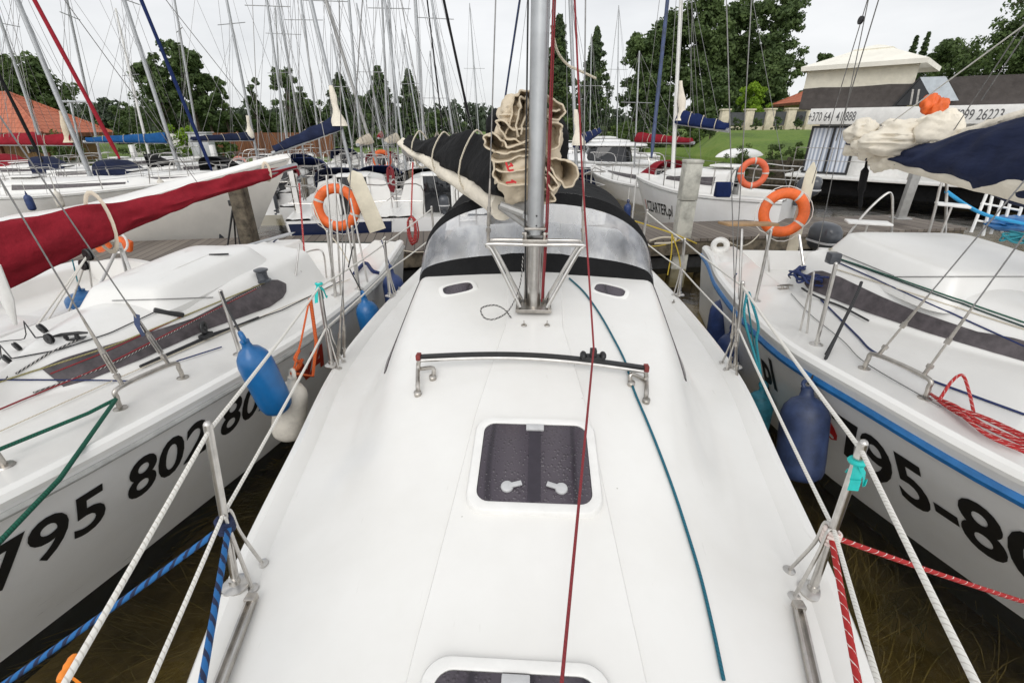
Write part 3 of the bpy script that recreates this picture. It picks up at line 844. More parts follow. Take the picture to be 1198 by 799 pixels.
# tabernacle, mast, rig
MX, MY = HP(624, 368).x, HP(624, 366).y + .04
mz = hero.zf(MX, MY)
tab_ = MB(); tab_.box((MX, MY, mz + .02), (.20, .17, .02)); tab_.box((MX - .085, MY, mz + .05), (.008, .15, .07)); tab_.box((MX + .085, MY, mz + .05), (.008, .15, .07))
plate = tab_.build('mast_step', 'stainless_dull', hb, bev=.003)
top_l, top_r = aty(571, 285, MY - .02), aty(682, 285, MY - .02)
zc = (top_l.z + top_r.z) / 2
m = MB(); m.tube([(MX, MY, mz + .02), (MX, MY, zc + .02)], .037, 16); m.tube([(MX - .045, MY + .03, mz + .02), (MX - .045, MY + .03, zc)], .011, 8); m.tube([(MX + .05, MY + .03, mz + .02), (MX + .05, MY + .03, zc)], .011, 8)
m.build('mast_post', 'stainless', plate)
for sd, tp in ((-1, top_l), (1, top_r)):
    a = V((tp.x, MY - .045, zc)); b = V((tp.x, MY + .055, zc))
    m = MB(); m.tube(spline([(MX, MY - .05, zc), a + V((-sd * .02, 0, 0)), a + V((sd * .002, 0, -.012)), a + V((-sd * .03, 0, -.05)), (MX + sd * .075, MY - .07, mz + .04)], 6), .0105, 10); m.build('strut', 'stainless', plate)
    m = MB(); m.tube(spline([(MX, MY + .06, zc), b + V((-sd * .02, 0, 0)), b + V((sd * .002, 0, -.012)), b + V((-sd * .03, 0, -.05)), (MX + sd * .07, MY + .06, mz + .04)], 6), .0095, 10); m.build('strut', 'stainless', plate)
    m = MB(); m.tube([a, b], .009, 8); m.build('strut', 'stainless', plate)
m = MB(); m.box((MX, MY, zc + .02), (.13, .13, .02)); m.box((MX - .05, MY, zc + .045), (.012, .10, .04)); m.box((MX + .05, MY, zc + .045), (.012, .10, .04)); m.tube([(MX - .07, MY - .01, zc + .05), (MX + .07, MY - .01, zc + .05)], .008, 8)
m.build('mast_hinge', 'stainless_dull', plate, bev=.002)
# mast: oval extrusion with luff groove aft
def mast_rows(b, t, rx, ry, n=20):
    b, t = V(b), V(t); rows = []
    for i in range(9):
        p = b.lerp(t, i / 8); k = 1 - .25 * max(0, i - 5) / 3
        rows.append([p + V((rx * k * math.cos(2 * PI * j / n), ry * k * math.sin(2 * PI * j / n), 0)) for j in range(n)])
    return rows
m = MB(); m.loft(mast_rows((MX, MY, zc + .05), (MX + .02, MY + .12, 9.6), .043, .056), True, cap0=True, cap1=True)
mast = m.build('mast', 'aluminium', hb, 60)
for dz in (.08, .13): 
    q = MB(); q.lathe([(0, 0), (.005, 0), (.004, .003), (0, .003)], (MX + .006, MY - .0585, zc + dz + .02), (0, -1, 0), 8); q.build('rivet', 'plastic_black', mast)
m = MB(); m.box((MX, MY - .01, zc + .085), (.112, .115, .012)); m.build('mast_collar', 'stainless_dull', mast, bev=.003)
for sd in (-1, 1):
    m = MB(); m.tube([(MX + sd * .03, MY + .02, 6.3), (MX + sd * .75, MY + .2, 6.35)], .012, 8); m.build('spreader', 'aluminium', mast)
# shrouds from the crossbar ends
turnbuckle(hb, top_l + V((0, 0, .01)), (MX - .05, MY + .05, 5.6), .20, .009, .0032)
turnbuckle(hb, top_r + V((0, 0, .01)), (MX + .05, MY + .05, 5.6), .20, .009, .0032)
sh1, sh2 = hero.on(-1.235, 2.55, .0), hero.on(1.235, 2.55, .0)
for sd, bs in ((-1, sh1), (1, sh2)):
    for k, dy in ((0, -.05), (1, .06)):
        turnbuckle(hb, bs + V((sd * .02, dy + .04, .0)), (MX + sd * .05, MY + .05, 8.8 if k else 6.2), .26, .009, .0028)
# forestay + furling line forward
# stanchions, lifelines
st = {}
st['l1'] = (HP(276, 684), aty(243, 497, 1.07)); st['r1'] = (HP(950, 691), aty(1010, 519, 1.06))
for k, (bu, bv, tu, tv) in dict(l2=(388, 427, 373, 332), r2=(860, 429, 869, 331), l3=(456, 346, 450, 283), r3=(795, 345, 801, 280)).items():
    b = atz(bu, bv, .925); t = aty(tu, tv, b.y); st[k] = (b, t)
st['l4'] = (V((-1.16, 5.2, hero.zf(-1.1, 5.2))), V((-1.17, 5.2, 1.5))); st['r4'] = (V((1.17, 5.1, hero.zf(1.1, 5.1))), V((1.18, 5.1, 1.5)))
br = {'l1': ((307, 659), (295, 688)), 'r1': ((923, 667), (929, 698)), 'l2': ((396, 431), (401, 423)), 'r2': ((845, 424), (850, 432)), 'l3': ((461, 346), (463, 343)), 'r3': ((788, 345), (792, 347))}
for k, (b, t) in st.items():
    t = b + (t - b).normalized() * min(.62, (t - b).length)
    st[k] = (b, t)
    stanchion(hb, b, t, [HP(*q) for q in br[k]] if k in br else None)
pul = {}
for sd in (-1, 1):      # bow pulpit, behind the viewer
    m = MB(); m.tube(spline([(sd * .50, -.55, .95), (sd * .5, -.62, 1.45), (sd * .34, -1.0, 1.58), (sd * .12, -1.45, 1.6), (0, -1.5, 1.6)], 6), .0125, 8)
    m.tube([(sd * .2, -1.1, .99), (sd * .26, -1.2, 1.59)], .0125, 8); m.build('bow_pulpit', 'stainless', hb)
for sd, ks in ((-1, ['l1', 'l2', 'l3', 'l4']), (1, ['r1', 'r2', 'r3', 'r4'])):
    for f, zz in ((.965, 1.53), (.47, 1.27)):
        bowp = {(-1, .965): aty(72, 799, .42), (-1, .47): aty(174, 799, .55), (1, .965): aty(1146, 799, .42), (1, .47): aty(1030, 799, .55)}[(sd, f)]
        first = st[ks[0]][0].lerp(st[ks[0]][1], f)
        bp = first + (bowp - first) * ((first.y + .56) / (first.y - bowp.y))
        pts = [bp, first] + [st[k][0].lerp(st[k][1], f) for k in ks[1:]]
        out = []
        for a, b in zip(pts, pts[1:]): out += catenary(a, b, .008, 6)[:-1]
        out.append(pts[-1])
        m = MB(); m.tube(out, .0062, 8); m.build('lifeline', 'rope_white', hb, 60)
# toe-rail sheet tracks by the first stanchions
for pa, pb in (((296, 706), (262, 799)), ((932, 715), (950, 799))):
    a, b = HP(*pa), HP(*pb); b = a + (b - a) * 1.8; a.z += .014; b.z = hero.zf(b.x, b.y) + .014 if hero.zf(b.x, b.y) else b.z
    m = MB(); d = (b - a).normalized(); x = d.cross(V((0, 0, 1))).normalized()
    m.bar(a, b, .030, .012); tk = m.build('sheet_track', 'stainless_dull', hb, bev=.002)
    for o in (-1, 1):
        m = MB(); m.bar(a + x * .011 * o + V((0, 0, .011)), b + x * .011 * o + V((0, 0, .011)), .006, .012); m.build('track_lip', 'stainless', tk)
    m = MB(); m.box(a + V((0, 0, .010)), (.034, .03, .026)); m.build('track_stop', 'stainless_dull', tk, bev=.004)
# little deck eyes
for (u, v) in ((613, 381), (640, 381), (788, 354), (467, 339)):
    p = HP(u, v); m = MB(); m.lathe([(0, 0), (.016, 0), (.014, .006), (.005, .008), (.005, .014), (0, .015)], p, (0, 0, 1), 10); m.torus(p + V((0, 0, .018)), .009, .003, (1, 0, 0), 12, 6); m.build('deck_eye', 'stainless_dull', hb)

# ---- sprayhood ------------------------------------------------------
hood = thing('sprayhood', (0, 3.3, 1.4), 'black sprayhood with a pale mottled clear front window behind the nearest mast', 'sprayhood')
NA = 40
def sgn(x, p): return math.copysign(abs(x) ** p, x)
def hood_base(a):
    X = .83 * sgn(math.cos(a), .85); Yb = 3.02 + .06 * abs(math.cos(a)) ** 3
    z = hero.zf(max(-.99, min(.99, X)), Yb); return V((X, Yb, z - .002))
def hood_arch(a):
    X = .87 * sgn(math.cos(a), .80); Ya = 3.42 - .04 * abs(math.cos(a)) ** 2
    zb = hero.zf(max(-.99, min(.99, .86 * sgn(math.cos(a), .8))), 3.38) if abs(math.cos(a)) > .9 else 1.3
    return V((X, Ya, 1.10 + .785 * sgn(math.sin(a), .62)))
rows = []; NR = 26
for i in range(NR + 1):
    t = i / NR; r_ = []
    for j in range(NA + 1):
        a = PI * j / NA; b, c = hood_base(a), hood_arch(a)
        p = b.lerp(c, t); bul = math.sin(PI * t) * .025
        wr = .008 * noise.noise(V((j * .35, i * .3, 0))) + .005 * noise.noise(V((j * .9, i * .2, 5)))
        p = p + V((0, -1, .25)) * (bul + wr * min(1, t * 5)); r_.append(p)
    rows.append(r_)
def cut(i0, i1, j0, j1): return [r_[j0:j1 + 1] for r_ in rows[i0:i1 + 1]]
m = MB(); lo, hi = 6, 22
m.loft(cut(0, lo, 0, NA)); m.loft(cut(hi, NR, 0, NA)); m.loft(cut(lo, hi, 0, 2)); m.loft(cut(lo, hi, NA - 2, NA))
# roof back to the rear bow
back = []
for k in range(0, 9):
    t = k / 8; r_ = []
    for j in range(NA + 1):
        a = PI * j / NA; c = hood_arch(a); d = V((.88 * sgn(math.cos(a), .75), 4.35 + .05 * math.sin(a), 1.08 + .82 * sgn(math.sin(a), .6)))
        p = c.lerp(d, t) + V((0, 0, -.02 * math.sin(PI * t) * math.sin(a)))
        r_.append(p)
    back.append(r_)
m.loft(back)
m.build('canopy', 'canvas_black', hood, 70)
m = MB(); m.loft(cut(lo, hi, 2, NA - 2)); m.build('clear_window', 'clear_vinyl', hood, 70)
m = MB(); m.tube([hood_arch(PI * j / NA) + V((0, .03, -.02)) for j in range(NA + 1)], .012, 8); m.build('hoop', 'stainless_dull', hood)
for j in range(3, NA - 2, 4):
    pass

# ---- boom with black cover and flaked sail --------------------------------
BE = aty(474, 168, 4.75); BS = V((MX - .01, MY + .12, 1.93))
boom = thing('boom', BS, 'grey boom under a black sail cover with a folded cream sail at the nearest mast', 'boom')
m = MB(); m.loft([[p + V((0, .0, 0)) + V((.045 * math.cos(t), 0, .062 * math.sin(t))) for t in [2 * PI * k / 14 for k in range(14)]] for p in (BS + V((0, 0, -.02)), BS.lerp(BE, .5) + V((0, 0, -.03)), BE + V((0, 0, -.05)))], True, cap0=True, cap1=True)
m.build('spar', 'aluminium_dull', boom, 50)
def cover(root, name, mat, A, Bp, prof, seg=26, n=40, fold=.02, seed=1, sagdir=None):
    """cloth sleeve along A..Bp; prof(t) -> (half width, up, down)"""
    A, Bp = V(A), V(Bp); d = (Bp - A).normalized(); sx = d.cross(V((0, 0, 1))).normalized(); up = sx.cross(d).normalized()
    rows = []
    for i in range(n + 1):
        t = i / n; p = A.lerp(Bp, t); hw, u_, dn = prof(t); r_ = []
        for k in range(seg):
            a = 2 * PI * k / seg
            x = math.cos(a); y = math.sin(a)
            wv = 1 + fold / max(hw, .03) * (noise.noise(V((t * 9 + seed * 13, math.cos(a) * 1.5, math.sin(a) * 1.5))) + .55 * (1 - 2.6 * abs(noise.noise(V((t * 6 + .9 * math.sin(a) + seed, t * 7 - a * .8, seed * 1.7))))) + .7 * noise.noise(V((t * 3 + a * 1.2 + seed, a * 1.1 - t * 7, seed * 3.1))))
            # hanging cloth: narrow ridge on top, fuller below
            px = x * hw * (1 - .55 * max(0, y) ** 1.5) * wv
            pz = (y * u_ if y > 0 else y * dn) * (1 + .35 * (wv - 1))
            r_.append(p + sx * px + up * pz)
        rows.append(r_)
    m = MB(); m.loft(rows, True, cap0=True, cap1=True)
    return m.build(name, mat, root, 80)
cover(boom, 'sail_cover', 'canvas_black', BS.lerp(BE, .05) + V((0, .05, .05)), BS.lerp(BE, .95) + V((0, 0, .01)),
      lambda t: (.14 - .09 * t + .01 * math.sin(t * 17), .26 * (1 - t) ** 1.5 + .05 + .035 * math.sin(PI * t) ** 2 + .015 * math.sin(t * 21), .10 - .08 * t), fold=.03, seed=3, n=70, seg=36)
sl = BS.lerp(BE, .10)
cover(boom, 'sail_roll', 'sailcloth_pale', BS.lerp(BE, .12) + V((-.03, -.02, -.08)), BE + V((-.01, -.02, -.0)), lambda t: (.085 - .03 * t, .10 - .05 * t, .09 - .05 * t), fold=.012, seed=8)
for f in (.3, .55, .80):
    c = BS.lerp(BE, f); d = (BE - BS).normalized(); sx = d.cross(V((0, 0, 1))).normalized()
    hw = .165 - .11 * f; u_ = .26 * (1 - f) ** 1.5 + .085
    m = MB(); m.tube([c + sx * hw * 1.06 * math.cos(a) * (1 - .5 * max(0, math.sin(a)) ** 1.5) + V((0, 0, (math.sin(a) * (u_ + .02) if math.sin(a) > 0 else math.sin(a) * .17) + .03)) for a in [2 * PI * k / 20 for k in range(21)]], .006, 6); m.build('sail_tie', 'rope_cream', boom)
# flaked sail: stacked loops of heavy cloth about the gooseneck
def flake(root, path, width_dir, width, mat='sailcloth', th=.007, name='sail_fold', seed=0, flare=.35):
    """one fold of heavy cloth: the path is its near edge, the cloth runs back along width_dir and draws together"""
    pts = spline(path, 8); wd = V(width_dir).normalized(); cen = sum(pts, V()) / len(pts)
    rows = []
    for i, p in enumerate(pts):
        r_ = []
        for k in range(9):
            f = k / 8
            q = p + (cen - p) * (flare * f ** 1.4) + wd * (f * width)
            amp = .014 * (1 - .4 * f)
            q = q + V((noise.noise(V((i * .17, f * 2.4, seed))), noise.noise(V((i * .17, f * 2.4, seed + 9))), noise.noise(V((i * .17, f * 2.4, seed + 4))))) * amp
            r_.append(q)
        rows.append(r_)
    m = MB(); m.loft(rows); o = m.build(name, mat, root, 80)
    so = o.modifiers.new('thickness', 'SOLIDIFY'); so.thickness = th; so.offset = 0
    m = MB(); m.tube([r[0] for r in rows], th * .75, 6); m.build('hem', mat, o, 80)
    return o
def heap(root, c, r, seed, mat='sailcloth_pale', name='sail_fold', amp=.28, n=30, crease=1.0, ax=None):
    """lump of gathered cloth with creases"""
    rows = []; c = V(c); ax = V(ax) if ax else V((2.2, 1.2, 3.4))
    for i in range(n + 1):
        a = -PI / 2 + PI * i / n; cr = max(math.cos(a), .02)
        r_ = []
        for k in range(48):
            b = 2 * PI * k / 48; d = V((cr * math.cos(b), cr * math.sin(b), math.sin(a)))
            e = V((d.x * ax.x, d.y * ax.y, d.z * ax.z)) + V((noise.noise(d * 1.5 + V((seed, 1, 2))), noise.noise(d * 1.5 + V((4, seed, 2))), noise.noise(d * 1.5 + V((1, 7, seed))))) * .9
            f = 1 + amp * (noise.noise(d * 1.5 + V((seed, 0, 0))) + crease * .55 * (.5 - 2.2 * abs(noise.noise(e + V((seed, seed, 0))))) + .12 * noise.noise(d * 6 + V((seed,) * 3)))
            r_.append(c + V((d.x * r[0] * f, d.y * r[1] * f, d.z * r[2] * f)))
        rows.append(r_)
    m = MB(); m.loft(rows, True, cap0=True, cap1=True); return m.build(name, mat, root, 80)
def mp(u, v, dy=0.0): return aty(u, v, MY + dy)
wd = (-.12, 1, .05)
heap(boom, mp(618, 160, .36), (.185, .22, .17), 4, 'sailcloth', 'sail_heap', .22)
heap(boom, mp(618, 200, .26), (.19, .20, .18), 9, 'sailcloth', 'sail_heap', .22)
heap(boom, mp(604, 136, .36), (.11, .2, .10), 12, 'sailcloth', 'sail_heap', .22)
heap(boom, mp(646, 170, .42), (.09, .12, .17), 15, 'canvas_black', 'sail_cover', .15)
heap(boom, mp(584, 152, .45), (.07, .16, .11), 16, 'canvas_black', 'sail_cover', .22)
# stacked loops, each near edge traced in the plane just abaft the mast
LOOPS = [
 ([(588, 172), (592, 158), (598, 140), (600, 120), (604, 110), (614, 107), (626, 109), (634, 118), (630, 132), (620, 142), (610, 150), (604, 164)], .12, .30, .45),
 ([(607, 160), (604, 146), (609, 130), (608, 118), (613, 114), (618, 118), (616, 132), (612, 146), (610, 158)], .07, .20, .3),
 ([(640, 112), (650, 118), (659, 126), (660, 134), (652, 140), (640, 138), (646, 130), (655, 131)], .10, .30, .35),
 ([(642, 142), (655, 146), (656, 156), (654, 168), (648, 176), (640, 178), (634, 172)], .09, .28, .35),
 ([(620, 168), (604, 166), (592, 160), (584, 150), (582, 143), (588, 141), (598, 150), (610, 152), (622, 150)], .08, .28, .35),
 ([(624, 176), (606, 176), (590, 180), (578, 178), (569, 172), (566, 164), (570, 158), (578, 157), (586, 164), (594, 172), (606, 170), (620, 164)], .05, .30, .45),
 ([(574, 186), (590, 190), (606, 184), (622, 180), (640, 178)], .05, .25, .15),
 ([(640, 184), (652, 186), (664, 189), (673, 194), (676, 204), (672, 215), (664, 219), (656, 214), (648, 202), (640, 192)], .03, .30, .40),
 ([(638, 196), (645, 206), (652, 214), (652, 220), (646, 222), (640, 214), (636, 206)], .02, .24, .30),
 ([(578, 190), (578, 204), (584, 214), (598, 218), (616, 216), (634, 220), (646, 226), (648, 234), (638, 238), (620, 236)], .04, .30, .25),
 ([(580, 198), (596, 202), (612, 198), (626, 200), (640, 206)], .045, .2, .1),
]
for i, (pp, dy, wdt, fl) in enumerate(LOOPS):
    flake(boom, [mp(u, v, dy) for u, v in pp], wd, wdt, 'sailcloth', seed=i + 1, flare=fl)
# red printing on the sail foot
m = MB()
for a, b in (((592, 190), (595, 200)), ((595, 200), (601, 199)), ((597, 191), (600, 195)), ((594, 196), (598, 194))):
    m.bar(mp(*a, -.075), mp(*b, -.075), .009, .012, (0, 1, 0))
for a, b in (((592, 214), (602, 213)), ((598, 211), (604, 214))):
    m.bar(mp(*a, -.085), mp(*b, -.085), .009, .01, (0, 1, 0))
m.build('sail_print', 'drop_red', boom)
m = MB(); m.tube([mp(612, 250, .02), mp(585, 240, .02)], .02, 8); m.build('gooseneck', 'aluminium_dull', boom)
m = MB(); m.tube([aty(550, 217, 3.15), (MX - .02, MY + .07, zc + .06)], .017, 8); m.tube([aty(550, 217, 3.15).lerp(V((MX - .02, MY + .07, zc + .06)), .35), (MX - .02, MY + .07, zc + .06)], .021, 8); m.build('vang_strut', 'aluminium_dull', boom)
# ================================================================== water, bed
def water():
    m, nt, b = new_mat('water')
    oc = coords(nt)
    n1 = noise_n(nt, mapping(nt, oc, (1, 1, 1)), 2.2, 4, 0.55); n2 = noise_n(nt, mapping(nt, oc, (1, 1.4, 1)), 9, 3, 0.5)
    ad = N(nt, 'ShaderNodeMath', operation='MULTIPLY_ADD'); ad.inputs[1].default_value = .25; nt.links.new(n2, ad.inputs[0]); nt.links.new(n1, ad.inputs[2])
    bp = N(nt, 'ShaderNodeBump'); bp.inputs['Strength'].default_value = .30; bp.inputs['Distance'].default_value = .05
    nt.links.new(ad.outputs[0], bp.inputs['Height'])
    gl = N(nt, 'ShaderNodeBsdfGlossy'); gl.inputs['Roughness'].default_value = .03; nt.links.new(bp.outputs[0], gl.inputs['Normal'])
    tr = N(nt, 'ShaderNodeBsdfTransparent'); tr.inputs['Color'].default_value = (.93, .88, .68, 1)
    fr = N(nt, 'ShaderNodeFresnel'); fr.inputs['IOR'].default_value = 1.33; nt.links.new(bp.outputs[0], fr.inputs['Normal'])
    mx = N(nt, 'ShaderNodeMixShader'); nt.links.new(fr.outputs[0], mx.inputs[0]); nt.links.new(tr.outputs[0], mx.inputs[1]); nt.links.new(gl.outputs[0], mx.inputs[2])
    nt.links.new(mx.outputs[0], nt.nodes['Material Output'].inputs['Surface'])
    M['water'] = m
water()
mat_mottled('lake_bed', (0.19, 0.145, 0.07), 0.95, 0.5, 3.0, 0.6, 12, col2=(0.06, 0.052, 0.026))
m = MB(); m.poly([(-400, -30, 0), (400, -30, 0), (400, 500, 0), (-400, 500, 0)]); o = m.build('water', 'water'); tag(o, kind='structure')
m = MB(); m.poly([(-60, -20, -.75), (60, -20, -.75), (60, 60, -.75), (-60, 60, -.75)]); o = m.build('lake_bed', 'lake_bed'); tag(o, kind='structure')
# ================================================================== left neighbour (bow towards us)
LX, LS = -2.75, 6.2
left = Boat((LX, LS), PI, LS + .3,
    world_tab([(6.2, .93), (5.4, 1.03), (4.5, 1.12), (3.06, 1.08), (2.1, .93), (1.24, .75), (.6, .52), (0, .22), (-.3, 0)], LS),
    world_tab([(6.2, .85), (4, .87), (3, .89), (2.1, .93), (1.3, .98), (.5, 1.04), (-.3, 1.1)], LS),
    world_tab([(6.2, .8), (4.4, .68), (3.45, .60), (2.77, .47), (2.4, .36), (2.15, .25), (2.02, .12), (1.9, .03), (-.3, .01)], LS),
    world_tab([(6.2, .6), (4.4, .53), (3.45, .46), (2.77, .32), (2.4, .21), (2.15, .10), (2.02, .03), (1.9, .01), (-.3, .005)], LS),
    world_tab([(6.2, .3), (4.4, .30), (3.4, .28), (2.77, .25), (2.4, .22), (2.15, .19), (2.02, .14), (1.7, .03), (1.2, 0), (-.3, 0)], LS),
    crown=.06, f0=.12, rake=.5, r1=.04, r2=.05, wells=((0.0, 1.9, -.3, .62),))
lb = thing('sailing_yacht', (LX, LS, 0), 'white yacht left of ours with registration 795 802 painted along its topside', 'sailing yacht', 'sailing yachts moored stern to the jetty')
left.build_hull(lb, 'gelcoat_worn', 30, 'antifoul_navy')
left.build_deck(lb, 'gelcoat_deck', 90, cap=False)
for sd in (-1, 1): left.rail(lb, 'rub_rail', 'rail_grey', sd, .0, left.L - .05, .035, .016, .006)
LP = left.pick
def lwin(root, boat, side, pts_, mat='window_smoke'):
    pass
left.window(lb, -1, LS - 3.75, LS - 2.06, [(0, .44), (.03, .28), (.08, .18), (.2, .13), (.55, .26), (.75, .20), (1, .10)], [(0, .48), (.03, .64), (.08, .73), (.2, .76), (.55, .62), (.75, .70), (1, .84)], 'window_smoke', 60, .007)
left.window(lb, 1, LS - 3.75, LS - 2.06, [(0, .44), (.03, .28), (.08, .18), (.2, .13), (.55, .26), (.75, .20), (1, .10)], [(0, .48), (.03, .64), (.08, .73), (.2, .76), (.55, .62), (.75, .70), (1, .84)], 'window_smoke', 60, .007)
def lid(root, boat, x0, x1, y0, y1, z0, z1, name='pop_top', front=.12, mat='gelcoat_deck'):
    """raised pop-top roof with soft edges (world x, y)"""
    cx, cy, hx, hy = (x0 + x1) / 2, (y0 + y1) / 2, (x1 - x0) / 2, (y1 - y0) / 2
    m = MB(); rows = []
    for inset, z in ((0, z0), (0, z0 + (z1 - z0) * .25), (.012, z0 + (z1 - z0) * .33), (.05, z0 + (z1 - z0) * .62), (.085, z0 + (z1 - z0) * .88), (.10, z1 - .014), (.125, z1 - .004), (.18, z1), (.3, z1 + .008), (.45, z1 + .012)):
        r_ = []
        for k in range(96):
            a = 2 * PI * (k + .5) / 96
            ex = sgn(math.cos(a), .26); ey = sgn(math.sin(a), .26)
            px, py = cx + ex * (hx - min(inset, hx * .7)), cy + ey * (hy - min(inset, hy * .7))
            taper = 1 - front * max(0, (cy - py) / hy) 
            px = cx + (px - cx) * taper
            tilt = .05 * (py - cy) / hy
            r_.append((px, py, z + tilt * (z1 - z0) * 2))
        rows.append(r_)
    m.loft(rows, True, cap1=True)
    return m.build(name, mat, root, 35)
pt = lid(lb, left, -3.12, -2.36, 2.66, 3.95, 1.17, 1.36)
m = MB(); p = LP(245, 313); m.bar(V((-2.62, 3.5, 1.375)), V((-2.48, 3.53, 1.375)), .012, .012); m.build('roof_handle', 'plastic_black', pt)
# hand rail loop with the chainplates
def loop_rail(root, boat, pix, h=.10, r=.0125, name='chainplate_rail'):
    P = [boat.pick(*q) for q in pix]
    a, b = P[0], P[-1]
    up = V((0, 0, h)); m = MB()
    m.tube(spline([a, a + up * .55 + (b - a) * .01, a + up + (b - a) * .10, b + up - (b - a) * .10, b + up * .55 - (b - a) * .01, b], 6), r, 10)
    for q in (a, b): m.lathe([(0, -.003), (.032, -.003), (.032, .004), (.018, .01), (0, .01)], q, (0, 0, 1), 14)
    o = m.build(name, 'stainless_dull', root); return a + up + (b - a) * .14, b + up - (b - a) * .14
ca, cb_ = loop_rail(lb, left, [(141, 478), (214, 442)], .11)
LM = V((-2.85, 1.75, 6.9))
turnbuckle(lb, ca, LM, .25, .011, .0035); turnbuckle(lb, cb_, LM + V((0, 0, -1.6)), .25, .011, .0035)
m = MB(); m.loft(mast_rows((-2.8, 1.72, left.zf(-2.8, 1.72)), (-2.85, 1.8, 8.2), .05, .06), True, cap0=True, cap1=True); lmast = m.build('mast', 'aluminium', lb, 60)
# tan pennant ribbon tied on the after shroud
m = MB(); q = cb_ + (LM - cb_) * .055; m.loft([[q + V((.012, -.01, 0)), q + V((-.02, -.012, .01))], [q + V((.0, -.02, -.06)), q + V((-.03, -.02, -.05))], [q + V((.02, -.03, -.11)), q + V((-.005, -.03, -.12))]]); m.build('ribbon', 'vinyl_faded_navy', lb)
# stanchion with the first blue fender
sb_ = LP(281, 414); stt = aty(258, 341, sb_.y + .02); stanchion(lb, sb_, stt)
sb2 = LP(497 - 12, 0) if False else None
for (bu, bv, tu, tv) in ((393, 345, 388, 262), (420, 338, 408, 285)):
    b = LP(bu, bv); stanchion(lb, b, b + V((.02, 0, .58)))
# deck fittings: genoa track + car, bar clutch, cleats, winch
def track(root, boat, p, q, w_=.025, name='genoa_track', z=.012):
    a, b = boat.pick(*p, z), boat.pick(*q, z); m = MB(); n = 8
    pts = [boat.on(*(a.lerp(b, i / n).xy), z) for i in range(n + 1)]
    m.tube(pts, w_ / 2, 6, flat=.7); o = m.build(name, 'plastic_black', root); return pts
tp = track(lb, left, (165, 431), (303, 373))
c = tp[4] + V((0, 0, .03)); m = MB(); m.box(c - V((0, 0, .015)), (.05, .09, .03)); m.torus(c + V((0, 0, .045)), .035, .013, (1, .3, 0), 18, 8); m.build('track_car', 'plastic_black', lb, bev=.004)
a, b = LP(181, 366), LP(216, 372); m = MB(); m.bar(a + V((0, 0, .02)), b + V((0, 0, .02)), .035, .03); bar_ = m.build('clutch_bar', 'plastic_black', lb, bev=.006)
def cleat(root, p, d, L=.16, mat='stainless_dull', name='cleat'):
    p = V(p); d = V(d); d.z = 0; d.normalize(); m = MB()
    m.tube([p - d * L / 2 + V((0, 0, .03)), p - d * L / 4 + V((0, 0, .035)), p + d * L / 4 + V((0, 0, .035)), p + d * L / 2 + V((0, 0, .03))], [.006, .010, .010, .006], 8)
    for s_ in (-1, 1): m.tube([p + d * s_ * L * .16, p + d * s_ * L * .16 + V((0, 0, .034))], [.013, .009], 8)
    m.box(p + V((0, 0, .003)), (.035, .12, .006), Matrix.Rotation(-math.atan2(d.x, d.y), 3, 'Z'))
    return m.build(name, mat, root, bev=0)
cleat(lb, LP(85, 397), (1, .4, 0), mat='plastic_black')
for (u, v) in ((52, 390), (10, 425), (22, 410)):
    p = LP(u, v, .03); block(p, .032, (.4, 1, .3), lb)
block(LP(60, 402, .03), .03, (.2, 1, 0), lb)
def winch(root, p, r=.055, h=.11, name='winch'):
    m = MB(); m.lathe([(0, 0), (r * 1.15, 0), (r * 1.15, .012), (r * .9, .02), (r * .74, .05), (r * .78, .08), (r, h - .02), (r, h - .01), (r * .5, h), (0, h)], p, (0, 0, 1), 20)
    return m.build(name, 'motor_grey', root)
winch(lb, LP(308, 329)); 
# control lines along the coachroof
LL = [((0, 418), (310, 313), 'wire', .0035), ((0, 540), (282, 398 - 40), 'rope_olive', .0045), ((40, 466), (270, 347), 'rope_maroon', .0045), ((0, 478), (320, 333), 'rope_maroon', .005),
      ((0, 447), (165, 349), 'rope_black', .0045), ((0, 447), (150, 420), 'rope_navy', .0045), ((60, 435), (310, 318), 'rope_blackwhite', .004), ((0, 400), (85, 397), 'rope_black', .0035),
      ((18, 440), (88, 400), 'rope_blackwhite', .005), ((40, 442), (100, 392), 'rope_blackwhite', .005), ((130, 352), (248, 352), 'wire', .003)]
LL = [((0, 412), (300, 327), 'rope_blackwhite', .0035), ((0, 440), (300, 333), 'rope_olive', .0045), ((45, 448), (302, 336), 'rope_maroon', .0045), ((0, 478), (310, 333), 'rope_maroon', .005),
      ((0, 445), (153, 447), 'rope_navy', .0045), ((30, 432), (95, 402), 'rope_blackwhite', .005), ((40, 445), (160, 420), 'rope_black', .0035), ((0, 402), (60, 395), 'rope_black', .0035), ((132, 354), (250, 350), 'wire', .003)]
def with_lid(boat, lid_obj):
    bv = BVHTree.FromPolygons([v_.co.copy() for v_ in lid_obj.data.vertices], [tuple(q.vertices) for q in lid_obj.data.polygons])
    def f(x, y):
        z = boat.zf(x, y)
        if z is not None:
            hit = bv.ray_cast(V((x, y, 4)), V((0, 0, -1)))
            if hit[0] is not None: z = max(z, hit[0].z)
        return z
    return f
def taut(fn, pix, r, mt, root, n=14, off=.014):
    pts = []
    for (u0, v0), (u1, v1) in zip(pix, pix[1:]):
        for i in range(n): t = i / n; p = ondeck(u0 + (u1 - u0) * t, v0 + (v1 - v0) * t, fn); p.z += off; pts.append(p)
    p = ondeck(*pix[-1], fn); p.z += off; pts.append(p)
    # keep the run smooth: average heights a little
    for _ in range(3): pts = [pts[0]] + [V((q.x, q.y, max(q.z, (p.z + q.z * 2 + s_.z) / 4))) for p, q, s_ in zip(pts, pts[1:], pts[2:])] + [pts[-1]]
    m = MB(); m.tube(pts, r, 6); m.build('control_line', mt, root)
lf = with_lid(left, pt)
